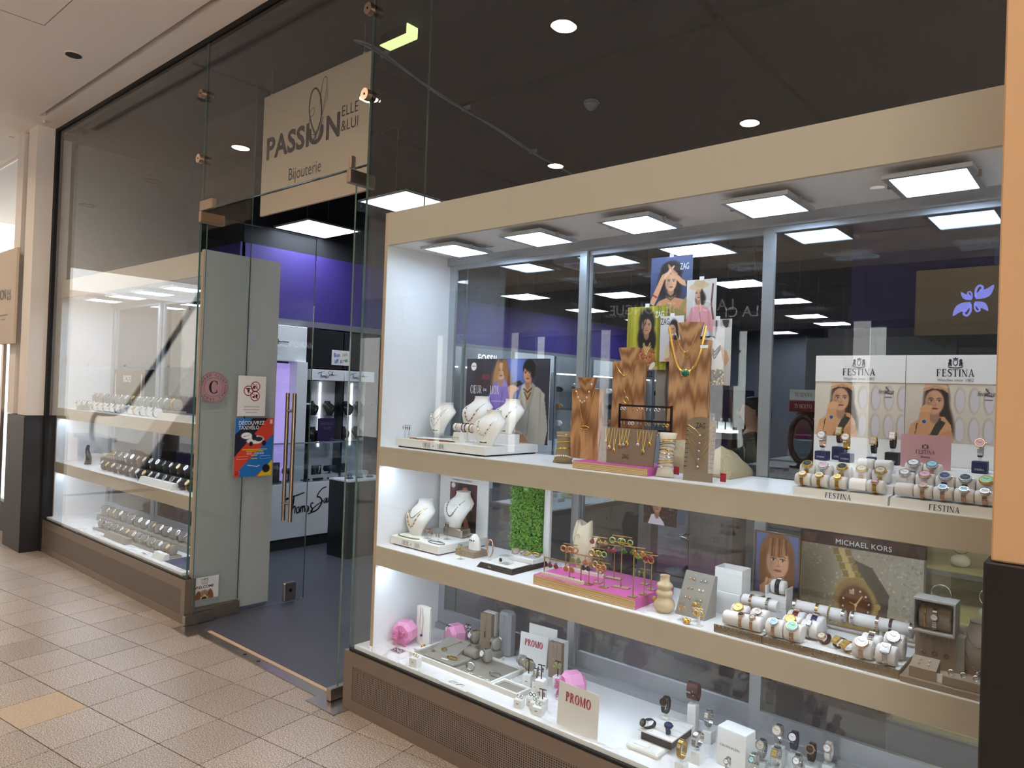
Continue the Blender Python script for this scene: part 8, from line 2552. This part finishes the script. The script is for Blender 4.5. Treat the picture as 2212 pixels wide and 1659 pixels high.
LV = [('top shelf', S1, [('back', .30, .05, -7.25, .125, 14, 'cushion_grey', .036, .044), ('front', .15, .0, -7.2, .122, 14, 'cushion_white', .032, .034)]),
      ('middle shelf', S2, [('back', .32, .05, -6.75, .122, 14, 'cushion_black', .036, .042), ('front', .16, .0, -6.6, .12, 14, 'cushion_black', .034, .036)]),
      ('deck', S0, [('back', .33, .05, -7.0, .135, 14, 'cushion_grey', .036, .040), ('front', .16, .012, -6.6, .118, 12, 'cushion_grey', .034, .036)])]
for lv, z, rws in LV:
 for rn, y, dz, x0, dx, n, cm, a, b in rws:
  if dz:
   single('watch_step', MB().box(x0 - .09, y - .05, z, x0 + dx * (n - 1) + .06, y + .05, z + dz - .0005, c=.003), {'cushion_grey': 'grey_suede', 'cushion_black': 'black_plastic', 'cushion_white': 'card_white'}[cm], f'long low riser under the {rn} row, left cabinet {lv}', 'riser')
  for k in range(n):
   bd = BANDS[(k * 5 + len(lv) + (3 if rn == 'back' else 0)) % 6]
   on_cushion(bd[4], f'{ORD[k]} from the left, {rn} row, left cabinet {lv}', x0 + k * dx, y, z + dz, bd[0], bd[1], bd[2], 'round', .024, bd[3], a, b, .05, cm, 42, R(-12 + 5 * (k % 4)), f'watches on the left cabinet {lv}', False, .022)
for k, (x, y, z, W, txt, m) in enumerate(((-5.2, .10, S1, .5, 'FESTINA', 'card_white'), (-5.45, .10, S2, .55, 'FOSSIL', 'card_white'), (-6.1, .085, S0, .42, 'POLICE', 'grey_suede'), (-6.95, .085, S1, .16, 'BOSS', 'grey_suede'), (-5.28, .07, S0, .17, 'DUGENA', 'card_white'))):
 t = thing('name_block', f'{("long white", "broad white", "grey", "small grey", "short white")[k]} name block at the front of the left cabinet {("top shelf", "middle shelf", "deck", "top shelf", "deck")[k]}', 'name block', (x, y, z))
 part('block', MB().prism([(-.028, 0), (.025, 0), (.025, .045), (-.008, .045)], -W / 2, W / 2, plane='YZ'), m, t)
 letters(text_mesh(txt, .022, .01, .95, .15), 'ink_black' if m == 'card_white' else 'ink_white', t, 0, -.020, .011, Matrix.Rotation(-.42, 4, 'X') @ UP)
t = thing('ring_tray', 'black tray of gold rings in the left cabinet middle shelf', 'tray', (-7.0, .40, S2), R(5))
part('body', MB().prism([(-.07, 0), (.06, 0), (.06, .12), (-.07, .05)], -.16, .16, plane='YZ'), 'black_plastic', t)
for r_ in range(3):
 for q in range(8):
  part('ring', MB().tube([(-.13 + .037 * q + .010 * math.cos(i * PI / 5), -.055 + .038 * r_, .068 + .02 * r_ + .010 * math.sin(i * PI / 5)) for i in range(10)], .0025, 5, True), 'gold', t, 60)
single('black_sculpture', MB().tube(spline([(0, 0, 0), (.02, 0, .06), (-.02, 0, .12), (.0, 0, .17)], 6), [.03 - .001 * i for i in range(19)], 10), 'black_plastic', 'small black hand shaped ring holder on the left cabinet middle shelf', 'ring stand', 60, loc=(-7.12, .2, S2))
for k, (x, y, w) in enumerate(((-6.35, .05, .14), (-5.55, .05, .14))):
 t = thing('price_leaflet', f'white promotion leaflet, the {("left", "right")[k]} one on the left cabinet deck', 'leaflet', (x, y, S0), R(-6), 'deck leaflets')
 part('sheet', MB().box(-w / 2, -.03, 0, w / 2, .03, .0008), 'paper', t)
 letters(text_mesh('PROMO', .02, .01, .9), 'ink_red', t, 0.02, .0, .0012, Matrix.Identity(4))
single('blue_mat', MB().box(-.2, -.14, 0, .17, .14, .003), 'stand_navy', 'blue display mat at the right end of the left cabinet deck', 'mat', loc=(-5.02, .2, S0))
